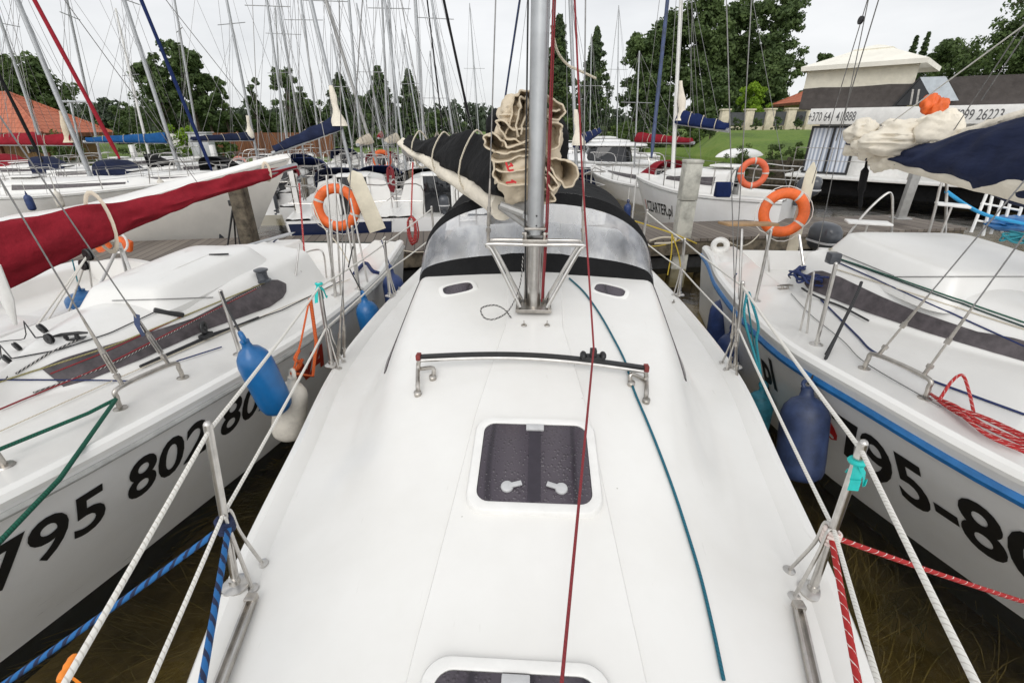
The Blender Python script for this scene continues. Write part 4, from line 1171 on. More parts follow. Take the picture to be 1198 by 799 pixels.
LL = [([(0, 482), (120, 432), (300, 340)], 'rope_maroon', .0045), ([(0, 450), (130, 408), (312, 332)], 'rope_olive', .0045), ([(40, 462), (130, 430), (306, 336)], 'rope_blackwhite', .004),
      ([(0, 447), (80, 447), (155, 448)], 'rope_navy', .0045), ([(155, 448), (210, 424), (260, 408)], 'rope_navy', .0045), ([(0, 508), (150, 440), (300, 375), (410, 328)], 'rope_cream', .003),
      ([(165, 430), (250, 392), (330, 365), (400, 330)], 'rope_black', .0045), ([(20, 440), (60, 415), (92, 400)], 'rope_blackwhite', .005), ([(0, 425), (70, 412), (130, 392), (185, 366)], 'rope_black', .0035), ([(0, 402), (60, 396)], 'rope_black', .0035), ([(132, 354), (200, 352), (250, 350)], 'wire', .003), ([(60, 440), (120, 416), (215, 372)], 'rope_maroon', .004)]
for pix, mt, r in LL: taut(lf, pix, r, mt, lb)
# green mooring line from the chainplate rail forward and down
g0 = LP(141, 478, .06)
rope([g0, LP(70, 508, .03).lerp(g0, .5) , LP(2, 538, .05)], .009, 'rope_green', 'thin green line led along the deck edge of the left white yacht', group=None, name='deck_line')
rope([g0, atz(70, 560, 1.03), atz(0, 633, .99), atz(-60, 690, .96)], .010, 'rope_green', 'green mooring line running down over the topside with registration 795 802', name='mooring_rope')
# registration on the topside
def rdb(*pts_):
    for q in pts_: print('HULL', q, left.pick_hull(*q))
left_text = left.lettering(lb, 'registration_number', 'lettering_black', '795 802 802', .37, .007, -1, LS - 1.09, -1, .55, .0, .86)
left.lettering(lb, 'boat_lettering', 'lettering_red', 'NA', .33, .012, -1, (left.Ti @ (left.pick_hull(344, 446) or V((0, 3, 0)))).y, -1, .50, 0, .9)
m = MB(); b = LP(6, 545); m.tube([b, b + V((-.02, 0, .2))], .012, 8); m.lathe([(0, 0), (.035, 0), (.03, .008), (0, .01)], b, (0, 0, 1), 14); m.build('pulpit_foot', 'stainless_dull', lb)

# fenders between left neighbour and us
f1 = aty(285, 397, 2.06)
fender(f1, .50, .088, 'vinyl_blue', 'bright blue fender over the topside of the left yacht, nearest the camera', f1 - aty(326, 478, 2.14), [f1.lerp(stt, .5) + V((-.01, 0, .02)), stt], 'rope_black')
f2 = aty(342, 440, 2.28)
fender(f2, .42, .095, 'vinyl_white', 'dirty white fender hung on a long orange rope beside our deck edge', f2 - aty(335, 540, 2.20), [aty(352, 400, 2.4), aty(362, 350, 2.5)], 'rope_orange')
rope([f2 + V((0, 0, .02)), aty(366, 440, 2.46), aty(370, 400, 2.48), aty(363, 349, 2.5)], .011, 'rope_orange', 'thick orange rope loop that carries the dirty white fender', name='fender_rope')
rope(spline([aty(350, 410, 2.45), aty(345, 420, 2.4), aty(352, 425, 2.44), aty(346, 433, 2.42), aty(354, 420, 2.45)], 4), .011, 'rope_orange', 'knot of orange rope above the dirty white fender', name='fender_rope')
f3 = atz(425, 346, .98)
fender(f3, .5, .10, 'vinyl_blue', 'short blue fender further aft between the left yacht and ours', (-.12, 0, 1), [f3 + V((-.1, .02, .25)), LP(420, 338) + V((0, 0, .4))], 'rope_black')
f4 = atz(457, 315, .98)
fender(f4, .55, .11, 'vinyl_navy', 'dark navy fender at the stern between the left yacht and ours', (-.05, 0, 1), [f4 + V((-.06, 0, .3))], 'rope_navy')

# ================================================================== right neighbour
RX, RS = 3.08, 6.0
right = Boat((RX, RS), PI, RS + .2,
    world_tab([(6.0, .93), (5.5, 1.02), (4.5, 1.25), (3.0, 1.40), (2.2, 1.27), (1.5, 1.06), (.8, .72), (.1, .26), (-.2, 0)], RS),
    world_tab([(6.0, .87), (4, .91), (3, .94), (2.2, .97), (1.5, .98), (.6, 1.05), (-.2, 1.12)], RS),
    world_tab([(6.0, .8), (4.3, .74), (3.98, .70), (3.4, .56), (3.0, .40), (2.7, .22), (2.5, .06), (2.3, .02), (-.2, .01)], RS),
    world_tab([(6.0, .6), (4.3, .60), (3.98, .56), (3.4, .43), (3.0, .27), (2.7, .09), (2.5, .02), (2.3, .01), (-.2, .005)], RS),
    world_tab([(6.0, .33), (4.3, .33), (3.4, .31), (3.0, .28), (2.7, .22), (2.5, .13), (2.2, .04), (1.6, 0), (-.2, 0)], RS),
    crown=.07, f0=.12, rake=.5, r1=.04, r2=.05, wells=((0.0, 1.75, -.3, .62),))
rb = thing('sailing_yacht', (RX, RS, 0), 'white yacht right of ours with a blue stripe and black number 795-80', 'sailing yacht', 'sailing yachts moored stern to the jetty')
right.build_hull(rb, 'gelcoat_worn', 30, 'antifoul_navy')
right.build_deck(rb, 'gelcoat_deck', 90, cap=False)
for sd in (-1, 1):
    right.rail(rb, 'rub_rail', 'stripe_blue', sd, .0, right.L - .05, .075, .034, -.012, 40, 1.0)
RP = right.pick
for sd in (-1, 1):
    right.window(rb, sd, RS - 4.1, RS - 2.52, [(0, .40), (.03, .24), (.08, .16), (.6, .14), (1, .12)], [(0, .44), (.03, .60), (.08, .68), (.2, .68), (.6, .50), (.8, .48), (1, .76)], 'window_smoke', 60, .007)
rpt = lid(rb, right, 2.58, 3.80, 2.98, 4.30, 1.20, 1.46)
ra, rbk = loop_rail(rb, right, [(1011, 431), (1082, 466)], .11)
RM = V((3.2, 2.0, 6.9))
turnbuckle(rb, ra, RM + V((-.05, 0, -1.6)), .25, .011, .0035); turnbuckle(rb, rbk, RM, .25, .011, .0035)
m = MB(); m.loft(mast_rows((3.15, 1.95, right.zf(3.15, 1.95)), (3.2, 2.05, 8.2), .05, .06), True, cap0=True, cap1=True); m.build('mast', 'aluminium', rb, 60)
b = RP(955, 403); stanchion(rb, b, aty(978, 309, b.y + .02))
b = RP(936, 387); q2 = RP(944, 390); tp_ = aty(952, 318, b.y)
m = MB(); m.tube(spline([b, b.lerp(tp_, .5), tp_], 4), .007, 8); m.tube(spline([q2, q2.lerp(tp_, .5), tp_], 4), .007, 8); m.build('stanchion', 'stainless', rb)
for (u, v) in ((884, 352), (905, 300)):
    b = RP(u, v); stanchion(rb, b, b + V((-.01, 0, .6)))
m = MB(); q = V((2.40, 3.36, 1.30)); m.box(aty(975, 302, 3.75), (.085, .085, .09)); m.build('line_organiser', 'motor_grey', rb, bev=.012)
a, b = RP(1066, 347, .03), RP(1104, 340, .05); m = MB(); m.bar(a, b, .05, .03); m.build('clutch_bar', 'plastic_black', rb, bev=.006)
cleat(rb, RP(918, 338), (1, .15, 0)); 
RL = [((975, 303), (1198, 385), 'rope_darkgreen', .005), ((983, 305), (1198, 380), 'rope_green', .0045), ((980, 309), (1198, 408), 'rope_navy', .005), ((975, 316), (1198, 388), 'rope_cream', .004),
      ((985, 300), (1045, 325), 'wire', .003), ((1045, 326), (1198, 326), 'wire', .003)]
rf = with_lid(right, rpt)
for a, b, mt, r in RL: taut(rf, [a, b], r, mt, rb, 24)
def decked(boat, pix, off=.01): return spline([boat.pick(u, v, off) for u, v in pix], 6)
rope(decked(right, [(960, 352), (980, 372), (1003, 395), (1020, 412), (1060, 432), (1085, 445), (1130, 462), (1198, 487)]), .0065, 'rope_navy', 'navy sheet lying along the side deck of the right yacht', group=None, name='sheet')
rope(decked(right, [(925, 345), (948, 370), (985, 400), (1010, 425), (1075, 464), (1100, 478)], .012), .003, 'wire', 'thin grey jackline on the side deck of the right yacht', name='jackline')
rope(decked(right, [(922, 325), (938, 340), (960, 352), (985, 362), (1015, 378)], .02), .008, 'rope_black', 'black genoa track line on the side deck of the right yacht', name='sheet')
# navy rope bundle
rnd = random.Random(5)
root = thing('rope_bundle', RP(945, 335), 'tangled navy rope bundle dropped on the side deck by the dark window', 'rope')
for k in range(7):
    pts = []
    c = RP(942, 332)
    for i in range(9):
        a = 2 * PI * i / 8 + k
        pts.append(c + V((math.cos(a) * rnd.uniform(.07, .16) + k * .012, math.sin(a) * rnd.uniform(.06, .2), .03 + rnd.uniform(0, .09))))
    m = MB(); m.tube(spline(pts, 4), .009, 6); m.build('rope_loop', 'rope_navy', root)
# red sheet tail heaped beside the chainplate
root = thing('rope_bundle', RP(1130, 490), 'red and white flecked rope tail piled beside the right chainplate rail', 'rope')
for k in range(6):
    o = k * 5
    m = MB(); m.tube(spline([RP(1086 + o * .6, 464 + o * .5, .02), RP(1110 + o * .4, 478 + o * .55, .02 + .012 * (k % 3)), RP(1150, 492 + o * .9, .02 + .01 * (k % 2)), RP(1198, 514 + o * .8, .02)], 8), .0075, 6); m.build('rope_strand', 'rope_red', root)
m = MB(); m.tube(spline([RP(1096, 474, .03), RP(1104, 466, .10), RP(1114, 464, .13), RP(1126, 474, .08), RP(1136, 488, .03)], 8), .0075, 6); m.build('rope_strand', 'rope_red', root)
# lettering
right.lettering(rb, 'registration_number', 'lettering_black', '795-80', .48, .011, 1, RS - 2.49, 1, .385, 0, .80)
right.lettering(rb, 'boat_lettering', 'lettering_black', 'pl', .36, .012, 1, RS - 3.28, 1, .50, 0, .85)
# red drop emblem beside the fender
dp_ = right.pick_hull(970, 500); dl = right.Ti @ dp_ if dp_ else V((0, RS - 2.5, .6))
m = MB(right.T); pr = [(0, 0), (.045, .03), (.06, .08), (.052, .13), (.03, .18), (.004, .26), (-.02, .18), (-.042, .12), (-.05, .07), (-.035, .025)]
m.poly([right.hull(dl.y + x * 1.1, dl.z - .10 + y, 1, .004) for x, y in pr]); m.build('drop_emblem', 'drop_red', rb, None)
m = MB(right.T); m.poly([right.hull(dl.y + .015 + .018 * math.cos(a), dl.z - .06 + .018 * math.sin(a), 1, .007) for a in [2 * PI * k / 14 for k in range(14)]]); m.build('emblem_dot', 'paint_white', rb, None)
# fenders on this side
f5 = atz(945, 452, .86)
ft = RP(1007, 332) + V((0, 0, .38)); ft = aty(1008, 330, 3.2)
fender(f5, .60, .135, 'vinyl_faded_navy', 'big faded navy fender on a dark braided lanyard beside the number 795-80', f5 - atz(934, 560, .30), [atz(957, 430, .93), aty(985, 380, 2.95), ft], 'rope_black')
f6 = atz(847, 345, .80)
fender(f6, .55, .11, 'vinyl_navy', 'navy fender hanging furthest aft on the right yacht blue stripe', (0, .1, 1), [atz(862, 320, .97)], 'rope_navy')
f7 = atz(858, 385, .62)
fender(f7, .5, .11, 'vinyl_navy', 'navy fender low between the hulls beside our second stanchion', (.05, .1, 1), [f7 + V((.05, .05, .3))], 'rope_navy')
f8 = atz(893, 452, .45)
fender(f8, .45, .10, 'vinyl_teal', 'small worn teal fender hanging on turquoise ropes in the gap', (0, .1, 1), [atz(886, 430, .6), aty(874, 350, 2.7)], 'rope_turquoise')
for k, pp in enumerate((((874, 342), (871, 372), (884, 420), (892, 450)), ((876, 342), (887, 380), (885, 400), (890, 440)))):
    rope(spline([aty(u, v, 2.62 + .03 * k) for u, v in pp], 6), .008, 'rope_turquoise', ('turquoise rope tied to our second right stanchion, straight strand', 'turquoise rope tied to our second right stanchion, bowed strand')[k], name='fender_rope')
rope(spline([ft, aty(1000, 350, 3.1), aty(985, 380, 2.95), atz(960, 432, .95)], 6), .010, 'rope_black', 'dark braided fender lanyard standing up from the right side deck', name='fender_rope')
# ================================================================== jetty
PA = R(13); PD = V((math.cos(PA), math.sin(PA), 0)); PN = V((-math.sin(PA), math.cos(PA), 0)); PC = V((0, 8.25, 0)); PZ = .55
def pier(s, n, z=PZ): return PC + PD * s + PN * n + V((0, 0, z))
mat_planks('planks_jetty', (0.20, 0.17, 0.14), .14, 0, (0.11, 0.09, 0.075), .09, rotz=-PA)
jt = thing('jetty', pier(0, 0, 0), 'weathered plank jetty crossing behind the three near yachts', 'jetty')
m = MB(); m.plate([pier(-14, -.74, PZ - .05), pier(8.4, -.74, PZ - .05), pier(8.4, .74, PZ - .05), pier(-14, .74, PZ - .05)], .05, (0, 0, 1)); m.build('planking', 'planks_jetty', jt, 30)
m = MB(); m.plate([pier(-14, -.71, PZ - .28), pier(8.38, -.71, PZ - .28), pier(8.38, -.64, PZ - .28), pier(-14, -.64, PZ - .28)], .225, (0, 0, 1)); m.build('edge_beam', 'wood_post', jt, 30)
m = MB(); m.plate([pier(-14, .64, PZ - .28), pier(8.38, .64, PZ - .28), pier(8.38, .71, PZ - .28), pier(-14, .71, PZ - .28)], .225, (0, 0, 1)); m.build('edge_beam', 'wood_post', jt, 30)
for s in (-12, -9, -6, -3, 0, 3, 6, 8):
    for n in (-.5, .5):
        m = MB(); m.lathe([(.09, -1.0), (.09, PZ - .06 + .7 + 0), (0, PZ - .06 + .7)], pier(s, n, -.7), (0, 0, 1), 12); m.build('pile', 'wood_post', jt)
# float pontoon skirt under the jetty
m = MB(); m.plate([pier(-13.9, -.6, -.1), pier(8.3, -.6, -.1), pier(8.3, .6, -.1), pier(-13.9, .6, -.1)], .30, (0, 0, 1)); m.build('float', 'rubber_black', jt, 30)
# second jetty further out
j2 = thing('jetty', (-14, 17.5, 0), 'far plank jetty between the back rows of yachts', 'jetty')
def pier2(s, n, z=PZ): return V((-8, 19.0, z)) + PD * s + PN * n
m = MB(); m.plate([pier2(-16, -.7, PZ - .05), pier2(12, -.7, PZ - .05), pier2(12, .7, PZ - .05), pier2(-16, .7, PZ - .05)], .05, (0, 0, 1)); m.build('planking', 'planks_jetty', j2, 30)
for s in (-12, -8, -4, 0, 4, 8):
    m = MB(); m.lathe([(.1, 0), (.1, 1.3), (0, 1.3)], pier2(s, .6, -.7), (0, 0, 1), 10); m.build('pile', 'wood_post', j2)

# posts and pillars standing at the jetty
def post(u, v, h, w_, mat, label, name='mooring_post', z=PZ, Y=None, square=True, cat='post', lean=0):
    p = atz(u, v, z) if Y is None else aty(u, v, Y)
    m = MB()
    if square:
        rows = []
        for i in range(13):
            t = i / 12; k = 1 + .03 * noise.noise(V((t * 4, u, 0)))
            rows.append([p + V((x * w_ / 2 * k + lean * t, y * w_ / 2 * k, -z - .4 + (h + z + .4) * t)) for x, y in ((-1, -.9), (-.9, -1), (.9, -1), (1, -.9), (1, .9), (.9, 1), (-.9, 1), (-1, .9))])
        m.loft(rows, True, cap1=True)
    else:
        m.lathe([(w_ / 2, -z - .4), (w_ / 2 * 1.03, 0), (w_ / 2 * .96, h * .6), (w_ / 2, h - .03), (w_ / 2 * .8, h), (0, h)], p, (lean, 0, 1), 14)
    o = m.build(name, mat, None, 45); tag(o, label, cat, 'posts along the jetty'); return o, p
def pillar():
    p = atz(797, 277, PZ); root = thing('concrete_pillar', p, 'pale weathered square concrete pillar standing on the jetty in front of a charter yacht', 'pillar')
    w_ = .27; m = MB()
    for z0, z1, k in ((-.9, .0, 1.0), (.0, .62, .97), (.63, 1.22, 1.0)):
        m.box(p + V((0, 0, (z0 + z1) / 2)), (w_ * k, w_ * k, z1 - z0))
    m.build('shaft', 'concrete_pale', root, bev=.012)
    m = MB(); m.box(p + V((0, 0, 1.245)), (w_ * 1.06, w_ * 1.06, .05)); m.build('cap', 'concrete_pale', root, bev=.01)
pillar()
post(296, 296, 1.0, .20, 'wood_post', 'mossy square mooring post at the jetty edge below the red sail cover')
post(352, 262, .95, .13, 'wood_post', 'thin dark post with a red line beside the left lifebuoy', square=False, z=PZ)
post(365, 262, 1.1, .14, 'wood_post', 'grey round post rising behind the left lifebuoy', square=False, z=PZ, Y=11.5)
post(427, 262, 1.0, .16, 'wood_post', 'short dark post near the raised cream rudder blade', square=False, Y=11.5)
post(486, 262, 1.3, .14, 'wood_post', 'tall brown post under the boom end of our yacht', square=False, Y=12)
def steel_post(u, v, Y, h, label):
    p = aty(u, v, Y); m = MB(); m.box(p + V((0, 0, h / 2)), (.16, .10, h)); m.box(p + V((0, 0, .01)), (.30, .24, .03)); o = m.build('steel_post', 'aluminium_dull', None, bev=.01); tag(o, label, 'post')
steel_post(1053, 256, 9.6, 1.35, 'grey steel channel post at the jetty end before the houseboat')

# ================================================================== moored yachts: one builder
def outboard(root, T, k=1.0, mat='motor_grey', name='outboard_motor', up=.0):
    m = MB(T); rows = []
    for z, hx, hy, oy in ((.0, .10, .13, 0), (.05, .13, .19, 0), (.16, .145, .22, .01), (.27, .14, .21, 0), (.34, .11, .17, -.01), (.37, .05, .09, -.02)):
        rows.append([V((hx * k * sgn(math.cos(a), .6), (oy + hy * sgn(math.sin(a), .6)) * k, (z + up) * k)) for a in [2 * PI * j / 20 for j in range(20)]])
    m.loft(rows, True, cap0=True, cap1=True); cowl = m.build('cowl', mat, root, 45)
    m = MB(T); rows = []
    for z in (.105, .135):
        rows.append([V((.15 * k * sgn(math.cos(a), .6), (.226 * sgn(math.sin(a), .6) + .005) * k, (z + up) * k)) for a in [2 * PI * j / 20 for j in range(20)]])
    m.loft(rows, True); m.build('cowl_band', 'plastic_grey', cowl, 45)
    m = MB(T); m.box((0, -.02 * k, (-.25 + up) * k), (.10 * k, .14 * k, .5 * k)); m.box((0, -.06 * k, (-.55 + up) * k), (.05 * k, .22 * k, .14 * k)); m.box((0, .12 * k, (-.1 + up) * k), (.20 * k, .12 * k, .2 * k)); m.build('leg', 'motor_grey', root, bev=.015)
    m = MB(T)
    for i in range(3):
        a = 2 * PI * i / 3; m.ell((.06 * k * math.cos(a), -.20 * k, (-.58 + .06 * math.sin(a) + up) * k), (.045 * k, .012 * k, .03 * k), 8, 6)
    m.build('propeller', 'motor_grey', root)

def sleeve(root, name, mat, A, Bp, prof, seed=1, n=22, seg=16, fold=.015): return cover(root, name, mat, A, Bp, prof, seg, n, fold, seed)

def yacht(label, stern, heading, L=6.6, beam=2.4, fb=.85, hull='gelcoat_worn', stripe=None, cover_mat=None, cover_dir=None, mast=None, hullname='hull', group='sailing yachts berthed beyond the jetty',
          comp=True, win=True, rail=True, boomlen=2.6, boom_z=1.0, sail=None, furl=None, bow_rise=.25, lod=1, outb=False, rudder=None, spread=True, stays=True, wellmat=None, rake=.5, sheer=None, boom_to=None, cab=.42, text=None, trans=None, ladder=False, hood=None, motor=None):
    B_ = [(0, beam * .40), (L * .25, beam * .47), (L * .5, beam * .5), (L * .7, beam * .42), (L * .85, beam * .27), (L * .95, beam * .12), (L, 0)]
    Z_ = sheer or [(0, fb * .97), (L * .5, fb), (L, fb + bow_rise)]
    y0 = L * .33
    b = Boat(stern, heading, L, B_, Z_, [(0, beam * .3), (y0, beam * .36), (L * .6, beam * .30), (L * .78, beam * .16), (L * .84, .05), (L, .01)],
             [(0, beam * .25), (y0, beam * .30), (L * .6, beam * .23), (L * .78, beam * .09), (L * .84, .02), (L, .005)],
             [(0, cab), (y0, cab), (L * .6, cab * .85), (L * .76, cab * .5), (L * .84, .0), (L, 0)], crown=.07, f0=.1, rake=rake, wells=((0.0, y0, -.3, .62),), gun=.8)
    T = b.T
    root = thing('moored_yacht', (stern[0], stern[1], 0), label, 'sailing yacht', group, heading)
    b.build_hull(root, hull, 14, name=hullname)
    b.build_deck(root, 'gelcoat_deck', 26, cap=False)
    if trans:
        m = MB(T); zs = b.Z(0); m.poly([b.hull(0, z, s, -.03) + V((0, -.006, 0)) for s, z in ((-1, zs - .05), (-1, zs * .5), (-1, .1), (1, .1), (1, zs * .5), (1, zs - .05))]); m.build('transom_panel', trans, root, 30)
    if stripe:
        for sd in (-1, 1): b.strip(root, 'hull_stripe', stripe, sd, .05, L - .1, .10, .20, .004, 14)
    for sd in (-1, 1): b.rail(root, 'rub_rail', 'rail_grey', sd, .0, L - .05, .035, .014, .004, 14)
    if win:
        for sd in (-1, 1): b.window(root, sd, y0 + .25, L * .74, [(0, .35), (1, .35)], [(0, .8), (1, .62)], 'window_smoke', 8, .008)
    z0 = b.Z(y0)
    if comp:
        hw = beam * .13; top = z0 + cab + .12; bot = z0 - .25
        m = MB(T); m.box((0, y0 - .02, (top + bot) / 2 + .02), (hw * 2, .035, top - bot)); cp = m.build('companionway', 'glass_dark', root, bev=.004)
        for x in (-hw - .025, hw + .025):
            m = MB(T); m.box((x, y0 - .03, (top + bot) / 2 + .02), (.045, .05, top - bot + .02)); m.build('door_jamb', 'paint_white', cp)
        m = MB(T); m.box((0, y0 + .22, top + .035), (hw * 2.3, .6, .04)); m.build('sliding_hatch', 'paint_white', cp, bev=.012)
    if rail:
        zs = b.Z(0)
        for sd in (-1, 1):
            e = beam * .40 - .05; m = MB(T)
            m.tube(spline([(sd * beam * .14, .06, zs), (sd * beam * .14, .04, zs + .55), (sd * e * .9, .06, zs + .58), (sd * (e + .02), .4, zs + .58), (sd * (e + .08), 1.0, zs + .56), (sd * (e + .08), 1.02, zs)], 4), .013, 6)
            m.tube([(sd * beam * .14, .05, zs + .28), (sd * e * .95, .06, zs + .3), (sd * (e + .07), 1.0, zs + .3)], .008, 6)
            m.build('stern_rail', 'stainless', root)
        tops = []
        zb = b.Z(L * .97)
        m = MB(T); m.tube(spline([(-beam * .22, L * .84, b.Z(L * .84)), (-beam * .21, L * .87, zb + .5), (-beam * .08, L * .98, zb + .55), (0, L + .02, zb + .56), (beam * .08, L * .98, zb + .55), (beam * .21, L * .87, zb + .5), (beam * .22, L * .84, b.Z(L * .84))], 4), .013, 6); m.build('bow_rail', 'stainless', root)
        for sd in (-1, 1):
            pts = [(sd * (beam * .40 + .03), 1.0, zs + .56)]
            for f in (.38, .55, .70):
                y = L * f; x = b.B(y) - .07; z = b.Z(y); t = V((sd * x, y, z + .55)); pts.append(t)
                m = MB(T); m.tube([(sd * x, y, z), t], .012, 6); m.build('stanchion', 'stainless', root)
            pts.append((sd * beam * .21, L * .87, zb + .5))
            m = MB(T); m.tube(pts, .005, 4); m.build('lifeline', 'wire', root)
            m = MB(T); m.tube([V(p) - V((0, 0, .27)) for p in pts], .005, 4); m.build('lifeline', 'wire', root)
    # mast
    if mast:
        um, vm, ut, vt, Ym = mast[:5]; mr = (mast[5] if len(mast) > 5 else .05) * .72
        b0 = aty(um, vm, Ym); t0 = aty(ut, vt, Ym)
        bz = b.zf(b0.x, b0.y) or (fb + cab)
        k = (bz - b0.z) / (t0.z - b0.z); base = b0 + (t0 - b0) * k
        top = t0 if vt > 2 else b0 + (t0 - b0) * ((9.0 - b0.z) / (t0.z - b0.z))
        m = MB(); m.loft(mast_rows(base, top, mr, mr * 1.3, 10), True, cap0=True, cap1=True); ms = m.build('mast', mast[6] if len(mast) > 6 else 'aluminium', root, 60)
        up = (top - base)
        if spread:
            q = base + up * .58; m = MB(); d = V((math.cos(heading), math.sin(heading), 0)); m.tube([q - d * .65, q, q + d * .65], .014, 6); m.build('spreader', 'aluminium', ms)
        if stays:
            pts = [b.T @ V((0, L - .05, b.Z(L))), b.T @ V((.0, .05, b.Z(0)))]
            ym = (b.Ti @ base).y
            for sd in (-1, 1):
                for dy in (-.15, -.45): pts.append(b.T @ V((sd * (b.B(max(.2, min(L * .9, ym + dy))) - .06), ym + dy, fb + .05)))
            for i, p in enumerate(pts):
                tt = top if i < 3 or i == 4 else base + up * .62
                m = MB(); m.tube([p, tt], .0045 + .0004 * Ym / 5, 5); m.build('stay', 'wire', ms)
        if furl:
            p, q = b.T @ V((0, L - .08, b.Z(L) + .25)), top
            m = MB(); m.tube([p.lerp(q, i / 12) for i in range(13)], [.012] + [.028] * 3 + [.032] * 3 + [.026] * 4 + [.02, .012], 8); m.build('furled_headsail', furl, root, 60)
        if cover_mat:
            d = V((math.sin(heading), -math.cos(heading), 0)) if cover_dir is None else V((math.cos(cover_dir), math.sin(cover_dir), 0))
            A = base + (top - base) * (boom_z / (top - base).length) + d * .08
            E = A + d * boomlen + V((0, 0, .02)) if boom_to is None else V(boom_to)
            m = MB(); m.tube([A, E], .045, 10); m.build('boom', 'aluminium', root)
            sleeve(root, 'sail_cover', cover_mat, A + V((0, 0, .04)), A.lerp(E, .96) + V((0, 0, .04)), lambda t: (.12 - .06 * t, .24 - .15 * t + .01 * math.sin(t * 19), .07 - .02 * t), seed=int(um), fold=.02)
            if stays:
                for f in (.35, .6, .85):
                    m = MB(); m.tube([A.lerp(E, f), base + up * .55], .0045, 4); m.build('lazy_jack', 'wire', ms)
            for f in (.25, .5, .75):
                c = A.lerp(E, f); sx = d.cross(V((0, 0, 1))).normalized()
                m = MB(); m.tube([c + sx * (.13 - .06 * f) * math.cos(a) * (1 - .4 * max(0, math.sin(a))) + V((0, 0, .04 + (math.sin(a) * (.26 - .15 * f) if math.sin(a) > 0 else .08 * math.sin(a)))) for a in [2 * PI * k / 14 for k in range(15)]], .008, 5); m.build('sail_tie', 'rope_cream', root)
            if sail:
                m = MB(); p = A + V((0, 0, .05)); rows = []
                for i in range(10):
                    t = i / 9; c = p + (top - base).normalized() * (t * .8) + d * (.09 * (1 - t)); rr = (.10 * (1 - t) ** 1.6 + .045) * (1 + .25 * math.sin(t * 9 + um))
                    rows.append([c + V((rr * math.cos(a) * (1 + .25 * noise.noise(V((a, t * 5, um)))), rr * math.sin(a) * (1 + .25 * noise.noise(V((a, t * 4, um + 3)))), 0)) for a in [2 * PI * k / 14 for k in range(14)]])
                m.loft(rows, True, cap0=True, cap1=True); m.build('bunched_sail', sail, root, 80)
    if hood:
        m = MB(T); rows = []
        for i in range(6):
            t = i / 5; yy = y0 + .55 - .95 * t; hh = .12 + .42 * min(1, t * 1.6); ww = beam * (.27 + .05 * t)
            rows.append([V((ww * sgn(math.cos(a), .7), yy - .06 * math.sin(a), z0 + cab * .75 + hh * sgn(math.sin(a), .6))) for a in [PI * k / 14 for k in range(15)]])
        m.loft(rows); o = m.build('sprayhood', hood, root, 70); so = o.modifiers.new('thickness', 'SOLIDIFY'); so.thickness = .01
    if motor:
        Tm = T @ Matrix.Translation((motor, -.16, .62)); mm = bpy.data.objects.new('outboard_motor', None); COL.objects.link(mm); mm.parent = root; mm.matrix_parent_inverse = world_of(root).inverted()
        outboard(mm, Tm, .85)
    if outb: outboard_at(b, outb)
    if rudder:
        m = MB(T); x = rudder if isinstance(rudder, float) else 0
        m.box((x, -.12, fb * .5), (.05, .28, fb * 1.2)); m.build('rudder', 'rudder_cream', root, bev=.015)
    if ladder:
        m = MB(T)
        for x in (-.16, .16): m.tube([(x + .5, -.05, .1), (x + .5, -.06, fb + .45)], .012, 6)
        for z in (.2, .45, .7): m.tube([(.34, -.055, z), (.66, -.055, z)], .012, 6)
        m.build('boarding_ladder', 'stainless', root)
    return b, root
def outboard_at(b, spec):
    x, z, k, label = spec
    T = b.T @ Matrix.Translation((x, -.22, z)); p = T @ V((0, 0, -.5))
    root = thing('outboard_motor', p, label, 'outboard motor', 'outboard motors')
    outboard(root, T, k)
# ------------------------------------------------------------------ the row berthed on the far side of the jetty
HN = PA   # heading straight away from the jetty
def berth(u, gap=.35):      # stern point on the far edge of the jetty under pixel column u
    best = None
    for i in range(-1300, 900):
        p = pier(i / 100, .74 + gap, .0); c = cam.matrix_world.inverted() @ p if False else None
        r = ray(u, 270); s = V((r.x, r.y)).normalized(); d = V((p.x, p.y)).normalized()
        e = abs(s.x * d.y - s.y * d.x)
        if best is None or e < best[0]: best = (e, p)
    return (best[1].x, best[1].y)
# cream hull alongside, bow to the right
bt = aty(336, 190, 8.75)
hd = -PI / 2 + PA
fx, fy = -math.sin(hd), math.cos(hd); LB = 7.2
bA, rA = yacht('big cream hulled yacht alongside the jetty, its high bow above the red sail cover', (bt.x - fx * LB, bt.y + .15 - fy * LB), hd, LB, 2.3, .8, 'gelcoat_cream', None, None, rail=False, win=False, comp=False,
      sheer=[(0, .55), (2.5, .7), (4.0, .95), (5.5, 1.36), (7.2, 1.80)], rake=1.15, cab=.1, group=None)
s = berth(400, .15)
bB, rB = yacht('white yacht with navy transom and open companionway behind the left lifebuoy', s, HN, 6.2, 2.35, .8, 'gelcoat_worn', 'stripe_blue', 'canvas_navy', None, (403, 166, 363, 0, 11.2, .055), trans='gelcoat_navy', sail='sailcloth_pale', boom_to=aty(318, 180, 10.2), rudder=None)
s = berth(517, .15)
bC, rC = yacht('white yacht with dark companionway half hidden by our sprayhood', s, HN, 6.0, 2.3, .8, 'gelcoat', None, None, None, (470, 158, 450, 0, 12.5, .04), ladder=True)
s = berth(665, 1.4)
bD, rD = yacht('white yacht with navy covered boom seen over the sprayhood right of our mast', s, HN + .12, 6.4, 2.4, .85, 'gelcoat', 'stripe_blue', 'canvas_blue', None, (673, 160, 667, -2, 12.6, .06), sail='sailcloth_pale', boom_to=aty(702, 155, 14.5), furl='vinyl_faded_navy')
cs = V((5.35, 10.30, 0)); chd = R(52)
